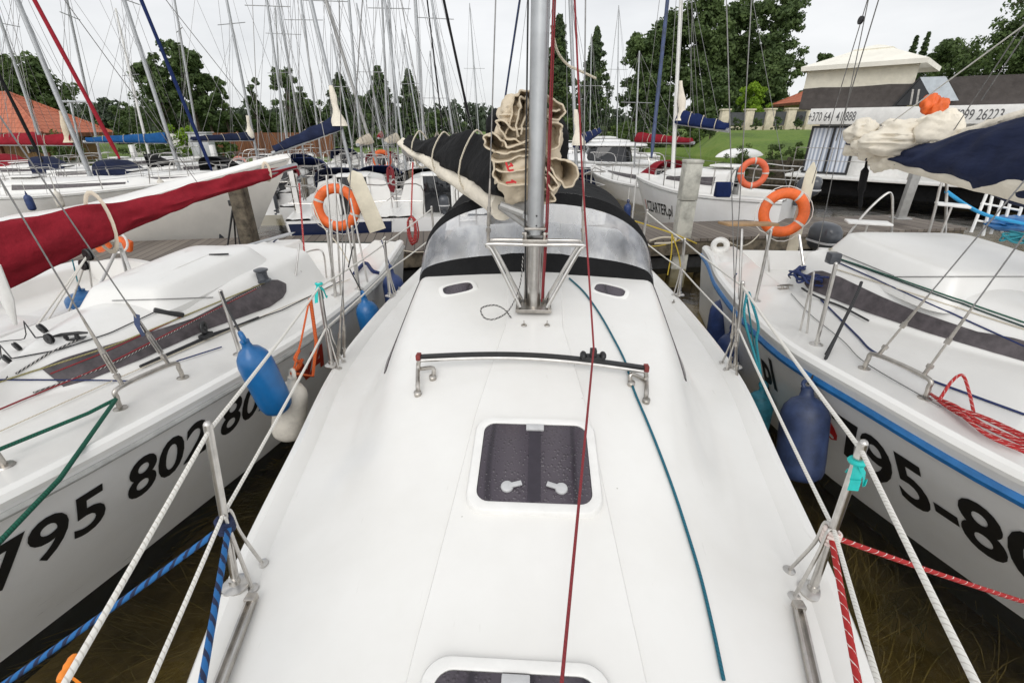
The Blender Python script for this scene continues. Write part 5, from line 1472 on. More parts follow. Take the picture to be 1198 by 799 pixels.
bE, rE = yacht('white charter yacht lettered along its bow beside the concrete pillar', (cs.x, cs.y), chd, 3.6, 1.95, .98, 'gelcoat_worn', None, 'canvas_blue', None, (788, 175, 797, 0, 11.9, .06, 'paint_white'), sail='sailcloth_pale', boom_to=aty(853, 153, 10.6), bow_rise=.2, outb=(.25, 1.0, 1.05, 'black outboard motor tilted on the stern of the charter yacht'))
bE.lettering(rE, 'boat_lettering', 'lettering_black', 'CZARTER.pl', .36, .006, -1, 3.20, -1, .42, 0, .52)
bE.lettering(rE, 'boat_lettering', 'lettering_pink', 'I', .36, .012, -1, 3.30, -1, .42, 0, .8)

# the mass of masts behind: (label, mast pixels, distance, heading, hull, stripe, cover, sail, furl, boom dir)
far = [
 ('white yacht with a dark red cover and cream sail, leftmost in the back rows', (97, 185, 20, 0, 13.5, .075), PI / 2 * -1 + .2, 'gelcoat_worn', None, 'canvas_red', 'sailcloth', None, 7.0, {}),
 ('white yacht with a royal blue boom cover and grey mast near the tiled house', (207, 190, 145, 0, 15.5, .07), -PI / 2 + .1, 'gelcoat', 'stripe_blue', 'canvas_royal', None, None, 7.0, {}),
 ('small white yacht with a short pale mast in front of the dense tree clump', (176, 190, 135, 10, 23, .06, 'paint_white'), -.4, 'gelcoat_worn', None, None, None, None, 6.0, {}),
 ('white yacht with a cream sail bunched on its pale mast by the brown fence', (301, 183, 265, 0, 19, .06), -.3, 'gelcoat', None, 'canvas_navy', 'sailcloth_pale', None, 6.4, {}),
 ('white yacht with an off white bunched sail and no cover, right of the brown fence', (353, 166, 325, 0, 21, .055), .3, 'gelcoat_worn', 'stripe_blue', None, None, None, 6.4, {}),
 ('cream yacht with a brown raked mast and a sail heap, behind the cream rudder blade', (433, 166, 381, 0, 16, .07, 'aluminium_dull'), .2, 'gelcoat_cream', None, 'cloth_cream', None, None, 6.6, {}),
 ('small white yacht with a thin pale mast top, between two raked masts', (411, 165, 388, 40, 27, .06), .1, 'gelcoat', None, None, None, None, 6.0, {}),
 ('white yacht with a red cover and a mast tip just inside the sky edge', (448, 168, 417, 4, 24, .06), .25, 'gelcoat_worn', None, 'canvas_red', None, None, 6.5, {}),
 ('white yacht with a short mast in front of the rightmost conifer of the left clump', (491, 158, 470, 35, 29, .06), -.2, 'gelcoat', None, None, None, None, 6.2, {}),
 ('white yacht with a grey mast just left of our folded sail', (530, 156, 505, 0, 18.5, .06), .3, 'gelcoat', 'stripe_blue', 'canvas_black', None, 'canvas_black', 6.6, {}),
 ('white yacht with blue topsides stripe in the third row beside a red rope hank', (455, 196, 447, 0, 15.0, .04), .15, 'gelcoat', 'stripe_blue', None, None, None, 5.8, {}),
 ('white yacht far back with a slim mast against the forest, left of the folded sail', (560, 152, 549, 0, 33, .05), .1, 'gelcoat_worn', None, None, None, None, 6.0, {}),
 ('low white yacht with a dark red boom cover before the tiled house porch', (55, 186, -8, 0, 18.5, .06), -PI / 2, 'gelcoat_worn', None, 'canvas_red', None, None, 6.5, {}),
 ('grey hulled yacht with bare thin mast among the back row, left of the navy cover', (330, 170, 322, 8, 26, .05), -.2, 'gelcoat_grey', None, None, None, None, 6.0, {}),
 ('white yacht at the far berth behind the motor cruisers with a bare mast', (722, 150, 724, -2, 34, .05), .2, 'gelcoat', None, None, None, None, 6.4, {}),
]
HOODS = [None, 'canvas_navy', None, 'canvas_black', 'canvas_blue', None, 'canvas_navy', 'canvas_red', None, 'canvas_black', 'canvas_blue', None, 'canvas_red', None, None]
for fi, (lab, mast, hdg, hull, stripe, cov, sail, furl, L, kw) in enumerate(far):
    b0 = aty(mast[0], mast[1], mast[4])
    f = V((-math.sin(hdg), math.cos(hdg), 0)); st_ = b0 - f * L * .58
    yacht(lab, (st_.x, st_.y), hdg, L, L * .36, .62, hull, stripe, cov, None, mast, sail=sail, furl=furl, boom_z=.85, group='sailing yachts in the back rows', rail=True, cab=.3, hood=HOODS[fi], motor=(.5 if fi % 2 else None))

far2 = [
 ('white yacht with navy sprayhood and thin mast between the red and the blue covered booms', (120, 196, 78, 0, 17.5, .05), -1.2, 'canvas_navy', None),
 ('white yacht with a black sprayhood in the row behind the cream bow', (236, 190, 204, 0, 20, .05), -.8, 'canvas_black', None),
 ('white yacht with a red sprayhood just right of the cream bow', (340, 196, 312, 0, 16.5, .045), .2, 'canvas_red', None),
 ('white yacht with a blue sprayhood behind the navy transom yacht', (376, 184, 352, 0, 18.5, .045), .1, 'canvas_blue', None),
 ('white yacht with navy sprayhood and low mast behind the cream rudder blade', (424, 192, 408, 0, 14.2, .045), .0, 'canvas_navy', None),
 ('white yacht with a cream cover seen between the red rope hanks', (466, 186, 455, 0, 17.0, .045), .15, None, 'cloth_cream'),
 ('white yacht with a black sprayhood under the tip of our boom', (497, 186, 486, 0, 14.0, .045), .2, 'canvas_black', None),
 ('white yacht with a grey cover far behind the tip of our boom', (512, 166, 503, 60, 23, .045), .2, None, 'canvas_greybrown'),
 ('white yacht with bare mast beyond the spruces, right of our mast', (690, 162, 692, 40, 30, .045), .1, None, None),
 ('white yacht with dark red cover in the row right of the sprayhood', (742, 196, 748, 60, 17.5, .04), .5, 'canvas_red', 'canvas_red'),
]
for lab, mast, hdg, hood_, cov in far2:
    b0 = aty(mast[0], mast[1], mast[4]); f = V((-math.sin(hdg), math.cos(hdg), 0)); st_ = b0 - f * 3.4
    yacht(lab, (st_.x, st_.y), hdg, 6.0, 2.2, .62, 'gelcoat' if int(mast[0]) % 2 else 'gelcoat_worn', None, cov, None, mast, boom_z=.85, group='sailing yachts in the back rows', cab=.3, hood=hood_, motor=.45)

# furled headsails seen alone against the sky
def furl_line(u0, v0, Y0_, u1, v1, Y1_, r, mat, label):
    p, q = aty(u0, v0, Y0_), aty(u1, v1, Y1_); q2 = p + (q - p) * 1.35; m = MB()
    n = 16; m.tube([p.lerp(q2, i / n) for i in range(n + 1)], [r * .5] + [r * (1 + .2 * noise.noise(V((i * .6, u0, 0)))) for i in range(n)], 8)
    o = m.build('furled_headsail', mat, None, 60); tag(o, label, 'furled sail', 'furled headsails')
furl_line(140, 186, 11.5, 40, 0, 12.5, .048, 'canvas_red', 'furled headsail in a dark red sleeve slanting across the tiled house')
furl_line(248, 200, 13, 165, 0, 14, .046, 'canvas_blue', 'furled headsail in a navy sleeve slanting before the dense tree clump')
furl_line(50, 190, 13, -45, 0, 13.5, .04, 'canvas_black', 'furled headsail in a faded dark sleeve at the left edge')
furl_line(762, 185, 9.2, 781, 0, 10.4, .035, 'vinyl_faded_navy', 'furled headsail in a slate blue sleeve before the big trees')
furl_line(549, 140, 12, 519, 0, 12.5, .03, 'canvas_black', 'thin black furled headsail left of the folded sail')

# ------------------------------------------------------------------ small open boat with the red boom cover at the left
small = Boat((-5.75, 6.0), PI, 5.6, world_tab([(6.0, .75), (5.0, .92), (3.5, 1.0), (2, .75), (1, .35), (.4, 0)], 6.0), world_tab([(6, .55), (3.5, .57), (.4, .75)], 6.0),
     world_tab([(6, .5), (3.8, .55), (3.0, .4), (2.4, .1), (.4, .01)], 6.0), world_tab([(6, .4), (3.8, .4), (3.0, .2), (2.4, .02), (.4, .005)], 6.0), world_tab([(6, .0), (3.9, .0), (3.8, .12), (2.8, .08), (2.2, 0), (.4, 0)], 6.0), crown=.05, f0=.12, rake=.4, wells=((.1, 2.0, -.25, .7),))
sb = thing('open_sailboat', (-5.75, 6.0, 0), 'small low white sailboat under the dark red boom cover at the left edge', 'sailboat')
small.build_hull(sb, 'gelcoat_worn', 18); small.build_deck(sb, 'gelcoat_deck', 30, cap=False)
for sd in (-1, 1): small.rail(sb, 'rub_rail', 'rail_grey', sd, 0, 5.5, .03, .02, .006)
A = aty(-60, 314, 3.4); E = aty(346, 194, 7.3)
m = MB(); m.tube([A - V((0, 0, .02)), E], .045, 10); m.build('boom', 'aluminium', sb)
cover(sb, 'sail_cover', 'canvas_red', A, A.lerp(E, .99), lambda t: (.11 - .08 * t, .20 * (1 - t) ** 1.1 + .045 + .025 * math.sin(t * 11), .25 * (1 - t) ** 1.7 + .04 + .02 * math.sin(t * 8 + 1)), 30, 80, .04, 12)
m = MB(); c = A.lerp(E, .30); m.tube([c + V((.12 * math.cos(a), -.02, .05 + .3 * math.sin(a) - .05)) for a in [2 * PI * k / 18 for k in range(19)]], .022, 6, flat=.3); m.build('sail_tie', 'cloth_cream', sb)
m = MB(); c = A.lerp(E, .86); m.tube([c + V((.05 * math.cos(a), -.02, .03 + .12 * math.sin(a))) for a in [2 * PI * k / 18 for k in range(19)]], .018, 6, flat=.3); m.build('sail_tie', 'cloth_cream', sb)
m = MB(); m.loft(mast_rows((A.x - .1, A.y - .05, .8), (A.x - .2, A.y, 7.0), .045, .055), True, cap0=True, cap1=True); m.build('mast', 'aluminium', sb, 60)
for tgt in ((E + V((0, 0, .02))), A.lerp(E, .6)):
    m = MB(); m.tube([tgt, V((A.x - .2, A.y, 7.0))], .004, 5); m.build('topping_lift', 'wire', sb)
fb3 = aty(93, 338, 4.35)
fender(fb3, .36, .16, 'vinyl_blue', 'round blue ball fender on the low white sailboat under the red cover', (0, 0, 1), [fb3 + V((0, .05, .3))], 'rope_turquoise')
for q, (lab, mt) in zip(((145, 340), (205, 318), (118, 362)), (('small black tyre like fender below the white sailboat rail', 'rubber_black'),) * 0 or (('black ball fender nearest the blue ball on the low sailboat', 'rubber_black'), ('black ball fender by the red rope on the low sailboat', 'rubber_black'), ('black ball fender forward of the blue ball on the low sailboat', 'rubber_black'))):
    p = aty(q[0], q[1], 4.3 + q[0] * .004); m = MB(); m.lathe([(0, -.10), (.06, -.09), (.10, -.04), (.11, 0), (.10, .05), (.05, .1), (.02, .13), (0, .13)], p - V((0, 0, .12)), (0, 0, 1), 16); o = m.build('ball_fender', mt, None); tag(o, lab, 'fender', 'black ball fenders')
# white A-frame crutch and blocks of the small boat
cr = thing('mast_crutch', aty(140, 335, 4.6), 'white A shaped mast crutch standing on the low sailboat', 'crutch')
ap = aty(140, 285, 4.7)
for f in ((109, 350), (166, 352), (150, 330)):
    m = MB(); m.tube(spline([aty(*f, 4.5 if f[0] != 150 else 5.2), aty(*f, 4.6).lerp(ap, .8), ap], 4), .016, 8); m.build('tube_leg', 'paint_white', cr)
bk = aty(103, 298, 3.9); mb_ = thing('pulley_block', bk, 'black double mainsheet block hanging from the red covered boom', 'pulley block')
block(bk, .055, (.3, 1, 0), mb_, 'sheave'); block(aty(98, 310, 3.9), .05, (.3, 1, 0), mb_, 'sheave')
for k, (u, v) in enumerate(((15, 420), (25, 425), (8, 430), (75, 380), (110, 360))):
    rope([bk, aty(u, v, 3.5 if k < 3 else 4.0)], .008, 'rope_white', ('mainsheet part from the black block, outermost strand', 'mainsheet part from the black block, middle strand', 'mainsheet part from the black block, innermost strand', 'mainsheet part from the black block, short slack strand', 'mainsheet part from the black block, short taut strand')[k], 'rope', 'mainsheet strands', 'mainsheet')
sp_ = thing('white_spar', aty(20, 380, 3.1), 'white leaning spar foot at the left edge before the low sailboat', 'spar')
m = MB(); m.tube([aty(-8, 310, 3.1), aty(8, 350, 3.1), aty(18, 380, 3.1)], [.05, .05, .015], 10, flat=.6); m.build('spar_body', 'paint_white', sp_)
# horseshoe buoys
hr = thing('horseshoe_buoy', aty(135, 290, 5.8), 'orange horseshoe buoy in a white frame on the low sailboat stern', 'lifebuoy')
for (u, sgn_) in ((119, -1), (146, 1)):
    c = aty(u, 286, 5.8 + .2 * sgn_); m = MB(); m.box(c, (.20, .08, .17), Matrix.Rotation(.4 * sgn_, 3, 'Y')); m.build('float_pad', 'buoy_orange', hr, bev=.03)
m = MB(); c = aty(132, 282, 5.9); m.tube([c + V((.2 * math.cos(a), 0, .16 * math.sin(a))) for a in [2 * PI * k / 20 for k in range(21)]], .014, 8); m.build('holder', 'paint_white', hr)
# tripod on the jetty and dark outboard by the big cream bow
tp3 = thing('tripod', atz(275, 298, PZ), 'black camera tripod standing on the jetty before the cream bow', 'tripod')
ap = aty(273, 240, atz(275, 296, PZ).y)
for f in ((265, 297), (283, 298), (276, 290)):
    m = MB(); m.tube([atz(*f, PZ), atz(*f, PZ).lerp(ap, .5), ap], [.010, .014, .018], 8); m.build('leg', 'plastic_black', tp3)
m = MB(); m.box(ap + V((0, 0, .03)), (.09, .09, .08)); m.tube([ap - V((0, 0, .35)), ap], .014, 8); m.build('head', 'plastic_black', tp3, bev=.01)
T = Matrix.Translation(aty(252, 258, 8.3)) @ Matrix.Rotation(1.2, 4, 'Z')
ob = thing('outboard_motor', aty(252, 285, 8.3), 'dark outboard motor beside the tripod under the cream bow', 'outboard motor', 'outboard motors'); outboard(ob, T, .8)
# outboard of the right neighbour
T = Matrix.Translation(aty(960, 292, 6.55)) @ Matrix.Rotation(PI + .2, 4, 'Z')
ob = thing('outboard_motor', aty(960, 320, 6.55), 'dark grey outboard motor with pale stripe at the stern of the right yacht', 'outboard motor', 'outboard motors'); outboard(ob, T, 1.0)

# lifebuoys, rudder blades, coils
lifebuoy(aty(394, 243, 7.0), .275, .072, (.10, -1, .12), 'orange lifebuoy hanging on the left yacht stern before a navy transom', rope=True, tilt=.4)
lifebuoy(aty(917, 249, 6.35), .245, .068, (-.12, -1, .14), 'large orange lifebuoy with silver bands over the dark outboard on the right yacht', tilt=.2, rope=True)
lifebuoy(aty(881, 203, 9.6), .225, .060, (-.1, -1, .05), 'small red orange lifebuoy on the charter yacht stern rail', 'buoy_red', rope=False, tilt=.8)
def blade(pix, Y, w_, th, mat, label, name='rudder_blade', ytop=None):
    a, b = aty(*pix[0], Y), aty(*pix[1], ytop or Y); d = (b - a).normalized(); x = d.cross(V((0, 1, 0))).normalized(); n = d.cross(x)
    rows = []
    for i in range(13):
        t = i / 12; ww = w_ / 2 * (1 - .12 * t) * (1 if t < .9 else math.sqrt(max(.02, 1 - ((t - .9) / .1) ** 2))); c = a.lerp(b, t)
        rows.append([c + x * ww * math.cos(q) + n * th * math.sin(q) for q in [2 * PI * k / 16 for k in range(16)]])
    m = MB(); m.loft(rows, True, cap0=True, cap1=True); o = m.build(name, mat, None, 50); tag(o, label, 'rudder blade', 'raised rudder blades')
blade(((442, 270), (412, 200)), 6.9, .27, .022, 'rudder_cream', 'broad cream rudder blade tilted up beside the left lifebuoy')
blade(((922, 312), (952, 190)), 6.45, .16, .022, 'rudder_cream', 'narrow cream rudder blade raised behind the large right lifebuoy')
blade(((258, 297), (345, 272)), 6.0, .05, .015, 'aluminium', 'slim grey tiller bar lying over the left yacht cockpit', 'tiller')
coil(aty(481, 254, 6.7), .15, .42, 'rope_red', 'thick hank of red and white rope hanging left of the sprayhood', 12, .011, (0, 1, 0), aty(483, 190, 7.2), group='hanging rope hanks')
coil(aty(456, 195, 9.5), .14, .5, 'rope_maroon', 'dark red rope hank hanging in the row beyond the jetty', 8, .012, (0, 1, 0), aty(457, 180, 9.5), group='hanging rope hanks')
coil(aty(357, 310, 5.2), .07, .26, 'rope_red', 'small red rope coil hung over the left yacht cockpit edge', 8, .010, (0, 1, 0), aty(350, 215, 6.2), group='hanging rope hanks')
coil(aty(211, 318, 5.2), .05, .24, 'rope_maroon', 'little maroon rope coil on the low sailboat rail', 6, .010, (1, 1, 0), None, group='hanging rope hanks')

# fenders on the back rows
for i, (u, v, Y, mt, lab) in enumerate(((30, 226, 11.8, 'vinyl_navy', 'dark fender on the leftmost back row yacht, left one'), (64, 222, 11.9, 'vinyl_white', 'pale fender on the leftmost back row yacht'), (150, 214, 13.4, 'vinyl_navy', 'dark fender on the yacht with the royal blue cover'), (186, 208, 13.6, 'vinyl_white', 'pale fender on the yacht with the royal blue cover'), (462, 226, 12.4, 'vinyl_blue', 'small blue fender beyond the left lifebuoy and rudder blade'), (735, 236, 11.4, 'vinyl_navy', 'dark fender at the bow of the charter yacht'))):
    p = aty(u, v, Y); fender(p, .45, .09, mt, lab, (0, 0, 1), [p + V((0, .03, .3))], 'rope_white', 'fenders in the back rows')
# ================================================================== land
def shore_y(x):
    a = 26 - .15 * max(-40, min(0, x + 8))
    return a + (58 - a) * sstep(-9, -3, x) * (1 - sstep(8.0, 9.6, x)) + (23.5 - a) * sstep(8.0, 9.6, x) - .35 * max(0, min(40, x - 9))
def land_z(x, y):
    d = max(0, y - shore_y(x))
    r = sstep(8.4, 10.5, x) * sstep(.30, .36, x / max(y, 1))
    return .45 + (.45 * r) + min(d * .115, 1.25) * r + min(d * .012, .5) * (1 - r) + .12 * noise.noise(V((x * .25, y * .25, 0)))
def mat_ground():
    m, nt, b = new_mat('meadow')
    oc = coords(nt)
    n = noise_n(nt, oc, .35, 5); n2 = noise_n(nt, oc, 5, 5, .7)
    a = N(nt, 'ShaderNodeMath', operation='MULTIPLY_ADD'); a.inputs[1].default_value = .6; nt.links.new(n2, a.inputs[0]); nt.links.new(n, a.inputs[2])
    nt.links.new(ramp(nt, a.outputs[0], [(0.55, (.055, .095, .012)), (.8, (.105, .175, .018)), (1.0, (.15, .20, .035))]), b.inputs['Base Color'])
    b.inputs['Roughness'].default_value = .9; bump(nt, b, n2, .6, .08); M['meadow'] = m
mat_ground()
xs = [-400, -250, -150, -100, -70, -50] + [-40 + i * 1.25 for i in range(73)] + [60, 80, 120, 200, 400]
ds = [0, .4, .9, 1.6, 2.5, 4, 6, 9, 13, 18, 26, 40, 70, 130, 300]
m = MB(); rows = [[V((x, shore_y(x), -.9)) for x in xs]]
rows += [[V((x, shore_y(x) + d, land_z(x, shore_y(x) + d))) for x in xs] for d in ds]
m.loft(rows); o = m.build('shore_land', 'meadow', None, 60); tag(o, kind='structure')
o.name = 'land'

# ---------------------------------------------------------------- trees
def leaf_cloud(m, centers, n_per, rad, size, rnd, flat=.75, alt=False):
    for c in centers:
        base_mi = 1 if alt and rnd.random() < .22 else 0
        for _ in range(n_per):
            d = V((rnd.gauss(0, 1), rnd.gauss(0, 1), rnd.gauss(0, 1))); d = d.normalized() * rad * rnd.random() ** .45
            d.z *= flat
            p = c + d; s = size * rnd.uniform(.6, 1.3)
            n = (d.normalized() + V((rnd.uniform(-1, 1), rnd.uniform(-1, 1), rnd.uniform(-.4, 1.0)))).normalized()
            a = n.orthogonal().normalized(); q = Matrix.Rotation(rnd.uniform(0, 6.28), 3, n); a = q @ a; b = n.cross(a)
            m.face([m.av(p - a * s * .5), m.av(p + b * s * .28), m.av(p + a * s * .5), m.av(p - b * s * .28)], (1 - base_mi if alt and rnd.random() < .12 else base_mi))
ALT = {'leaf_dark': 'leaf_mid', 'leaf_mid': 'leaf_dark', 'leaf_spruce': 'leaf_mid', 'leaf_bush': 'leaf_mid', 'leaf_bright': 'leaf_bright', 'leaf_far': 'leaf_mid'}
def tree(label, x, y, H, W, kind='round', mat='leaf_dark', seed=1, nc=60, npc=45, leaf=.42, dens=1.7, trunk_r=.16, bare=.18, group='trees along the shore', name='tree', z=None, cat='tree'):
    rnd = random.Random(seed); z0 = land_z(x, y) if z is None else z
    root = thing(name, (x, y, z0), label, cat, group)
    B0 = V((x, y, z0 - .2)); cs = []; lim = []
    if kind == 'conifer':
        for i in range(nc):
            t = (i + .5) / nc; h = bare + (1 - bare) * t
            r = W * .70 * (1 - t) ** .95 * rnd.uniform(.4, 1.15) * (1 if t > .12 else .75); a = i * 2.4 + rnd.uniform(-.4, .4)
            cs.append(B0 + V((r * math.cos(a), r * math.sin(a), H * h - r * .25)))
            if i % 3 == 0: lim.append((h, cs[-1]))
            cs.append(B0 + V((r * .45 * math.cos(a + 1), r * .45 * math.sin(a + 1), H * h)))
        rad = W * .13
    else:
        lobes = []
        for i in range(9 if kind == 'round' else 11):
            t = rnd.uniform(.0, 1.0); hh = bare + (1 - bare) * (.18 + .7 * t)
            env = (math.sin(PI * (.12 + .80 * t)) ** .7 if kind == 'round' else (1 - .55 * t) * (.6 + .4 * min(1, t * 5)))
            a = rnd.uniform(0, 6.28); r = W / 2 * .55 * env * rnd.uniform(.4, 1.0)
            lobes.append((B0 + V((r * math.cos(a), r * math.sin(a), H * hh)), W * rnd.uniform(.20, .30) * (.6 + .5 * env)))
        lobes.append((B0 + V((0, 0, H * .88)), W * .2))
        for i in range(nc):
            c, r = rnd.choice(lobes); d = V((rnd.gauss(0, 1), rnd.gauss(0, 1), rnd.gauss(0, 1))).normalized() * r * rnd.uniform(.55, 1.08)
            cs.append(c + d)
        for c, r in lobes: lim.append((rnd.uniform(.3, .6), c))
        rad = W * .085
    m = MB()
    for ci, c_ in enumerate(cs): leaf_cloud(m, [c_], int(npc * dens), rad * 1.12 * (1.15 - .85 * ci / len(cs) if kind == 'conifer' else 1), leaf * .72, rnd, alt=True)
    m.build('crown', [mat, ALT.get(mat, mat)], root, None)
    t = MB(); tp = B0 + V((rnd.uniform(-.1, .1) * W * .3, 0, H * .93))
    t.tube([B0.lerp(tp, i / 8) + V((rnd.uniform(-.04, .04), rnd.uniform(-.04, .04), 0)) * (i > 0) for i in range(9)], [trunk_r * 1.25] + [trunk_r * (1 - .85 * i / 8) for i in range(1, 9)], 8)
    for h, c in lim:
        s = B0.lerp(tp, h * .75 if kind != 'conifer' else h); t.tube([s, s.lerp(c, .5) + V((0, 0, .1)), c], [trunk_r * .4, trunk_r * .25, trunk_r * .1], 5)
    t.build('trunk', 'bark', root, 60)
    return root
def tpix(u, vtop, Y, wpx, label, **kw):
    """tree at column u and distance Y whose top reaches row vtop and whose crown is wpx wide"""
    p = aty(u, vtop, Y); q = aty(u + wpx, vtop, Y); b = land_z(p.x, p.y) if kw.get('z') is None else kw['z']
    return tree(label, p.x, p.y, p.z - b, abs(q.x - p.x), **kw)
T_ = tpix
# left clump
T_(170, 66, 44, 60, 'broad dark tree with a gappy left edge, left of the tallest in the left clump', kind='tall', seed=3, nc=80, leaf=.5)
T_(205, 45, 46, 66, 'tallest dense dark tree of the left clump, behind the navy furled sail', kind='tall', seed=4, nc=110, npc=50, leaf=.5)
T_(228, 72, 47, 44, 'dark tree leaning against the tallest one of the left clump', kind='tall', seed=5, nc=70, leaf=.5)
T_(252, 86, 48, 32, 'slim dark tree right of the left clump', kind='tall', seed=6, nc=50, leaf=.45)
T_(288, 86, 50, 34, 'narrow tree with a round tuft top beside a white mast', kind='tall', seed=7, nc=36, leaf=.42)
T_(330, 72, 48, 54, 'upright dark poplar like tree above the brown fence', kind='tall', seed=8, nc=60, leaf=.45)
T_(352, 100, 50, 44, 'rounded lower tree beside the upright one above the brown fence', kind='round', seed=9, nc=56, leaf=.45)
T_(395, 84, 47, 66, 'dark conifer left of the raked brown mast', kind='conifer', mat='leaf_spruce', seed=10, nc=70, npc=30, leaf=.5, bare=.04)
T_(441, 76, 46, 62, 'dense dark conifer between two raked masts', kind='conifer', mat='leaf_spruce', seed=11, nc=76, npc=30, leaf=.5, bare=.04)
T_(477, 80, 46, 56, 'dark pointed conifer, rightmost of the left shore', kind='conifer', mat='leaf_spruce', seed=12, nc=70, npc=30, leaf=.5, bare=.04)
T_(20, 70, 40, 104, 'big spreading green tree behind the tiled house', kind='round', mat='leaf_mid', seed=13, nc=110, npc=50, leaf=.5)
T_(-60, 60, 44, 110, 'wide green tree beyond the left end of the tiled house', kind='round', mat='leaf_mid', seed=14, nc=90, leaf=.55)
T_(118, 128, 60, 60, 'low grey green tree far behind the end of the tiled roof', kind='round', mat='leaf_far', seed=15, nc=60, leaf=.6)
for i, (u, v, Y, w_, mt, lab) in enumerate(((262, 132, 54, 50, 'leaf_mid', 'low tree filling the gap right of the slim dark tree'), (308, 126, 55, 50, 'leaf_dark', 'low tree between the round tuft tree and the poplar like tree'), (372, 118, 54, 46, 'leaf_dark', 'low tree between the poplar like tree and the left conifer'), (418, 112, 54, 44, 'leaf_dark', 'low tree between the two conifers behind the raked masts'), (460, 120, 54, 36, 'leaf_spruce', 'low tree in front of the pointed conifers'), (505, 134, 60, 40, 'leaf_mid', 'rounded low tree right of the pointed conifer'), (530, 140, 66, 40, 'leaf_far', 'small pale tree at the far shore left of our folded sail'), (140, 118, 52, 44, 'leaf_mid', 'low tree at the left foot of the left clump'), (190, 110, 50, 90, 'leaf_dark', 'wide dark undertree filling the foot of the left clump'), (236, 112, 50, 50, 'leaf_dark', 'dark undertree at the right foot of the left clump'), (345, 128, 52, 60, 'leaf_dark', 'dark undertree above the middle of the brown fence'), (400, 128, 52, 70, 'leaf_dark', 'dark undertree behind the cream rudder blade and masts'), (450, 134, 52, 70, 'leaf_dark', 'dark undertree left of our boom end'))):
    T_(u, v, Y, w_, lab, kind='round', mat=mt, seed=140 + i, nc=70, npc=44, leaf=.42, bare=.0)
# bushes of the left shore
for i, (u, v, Y, w_, mt, lab) in enumerate(((60, 170, 26.5, 70, 'leaf_bush', 'green bush before the tiled house porch'), (172, 166, 31, 60, 'leaf_bush', 'light green shrub left of the white gate'), (215, 160, 33, 50, 'leaf_bright', 'yellow green bamboo like shrub by the white gate'), (196, 172, 30, 40, 'leaf_mid', 'dark hedge shrub before the white wall'), (248, 172, 30, 30, 'leaf_bush', 'round shrub beside the white box cabinet'), (266, 170, 30, 24, 'leaf_bush', 'small shrub at the end of the brown fence'), (232, 168, 30.5, 26, 'leaf_mid', 'small dark shrub beside the navy furled sail'))):
    T_(u, v - 8, Y, w_, lab, kind='round', mat=mt, seed=40 + i, nc=40, npc=36, leaf=.22, bare=.0, trunk_r=.05, group='bushes along the shore', name='bush', cat='bush')
# middle conifers and the big wood on the right
T_(655, 16, 50, 74, 'tall spruce directly right of our mast', kind='conifer', mat='leaf_spruce', seed=20, nc=110, npc=34, leaf=.5, bare=.02, z=.5)
T_(699, 30, 52, 60, 'tall slim spruce standing alone right of our mast', kind='conifer', mat='leaf_spruce', seed=21, nc=110, npc=34, leaf=.45, bare=.02, z=.5)
T_(752, 42, 58, 70, 'dark mixed tree at the left edge of the big wood', kind='tall', seed=22, nc=120, npc=48, leaf=.55)
T_(790, 10, 62, 90, 'tall dark tree of the big wood behind the slate furled sail', kind='tall', seed=23, nc=150, npc=50, leaf=.6)
T_(832, -20, 60, 90, 'very tall mid green tree in the middle of the big wood', kind='tall', mat='leaf_mid', seed=24, nc=170, npc=50, leaf=.6)
T_(876, -12, 62, 90, 'tall dark tree behind the bright bush in the big wood', kind='tall', seed=25, nc=160, npc=50, leaf=.6)
T_(922, -8, 58, 86, 'tall leafy tree at the right edge of the big wood', kind='round', seed=26, nc=170, npc=50, leaf=.55, bare=.1)
T_(902, 60, 56, 80, 'lower dark tree filling the foot of the big wood on the right', kind='round', seed=27, nc=100, npc=50, leaf=.55, bare=.02)
T_(842, 84, 54, 90, 'lower dark tree filling the foot of the big wood in the middle', kind='round', seed=28, nc=110, npc=50, leaf=.55, bare=.02)
T_(772, 92, 56, 74, 'lower dark tree filling the foot of the big wood on the left', kind='round', seed=29, nc=100, npc=50, leaf=.55, bare=.02)
T_(754, 120, 42, 18, 'small blue green conifer left of the white mast', kind='conifer', mat='leaf_spruce', seed=30, nc=44, npc=26, leaf=.25, bare=.02, z=.6)
T_(776, 125, 41, 22, 'small clipped conifer behind the white mast', kind='conifer', mat='leaf_spruce', seed=31, nc=44, npc=26, leaf=.25, bare=.02, z=.6)
T_(886, 98, 39.6, 46, 'bright lime green bush before the big dark wood', kind='round', mat='leaf_bright', seed=32, nc=90, npc=60, leaf=.22, bare=.02, trunk_r=.06)
T_(735, 148, 45, 50, 'low olive hedge bush behind the motor cruisers', kind='round', mat='leaf_bush', seed=33, nc=40, npc=40, leaf=.25, bare=0, trunk_r=.05, z=.5)
for i, (u, v, Y, w_, lab) in enumerate(((968, 56, 62, 40, 'small dark tree top left of the canopy roof'), (1074, 40, 64, 30, 'thin feathery conifer right of the canopy roof'), (1088, 36, 66, 28, 'thin tall conifer right of the canopy roof'), (1108, 48, 60, 60, 'dark conifer beside the feathery ones behind the houseboat'), (1140, 40, 56, 110, 'broad dark green tree behind the grey houseboat screen'), (1190, 22, 52, 110, 'large green tree at the right edge behind the houseboat'), (1250, 10, 50, 90, 'large green tree beyond the right edge behind the houseboat'))):
    T_(u, v, Y, w_, lab, kind='conifer' if w_ < 40 else 'round', mat='leaf_spruce' if w_ < 40 else 'leaf_mid', seed=60 + i, nc=60 if w_ < 40 else 110, npc=30 if w_ < 40 else 50, leaf=.5, bare=.05)
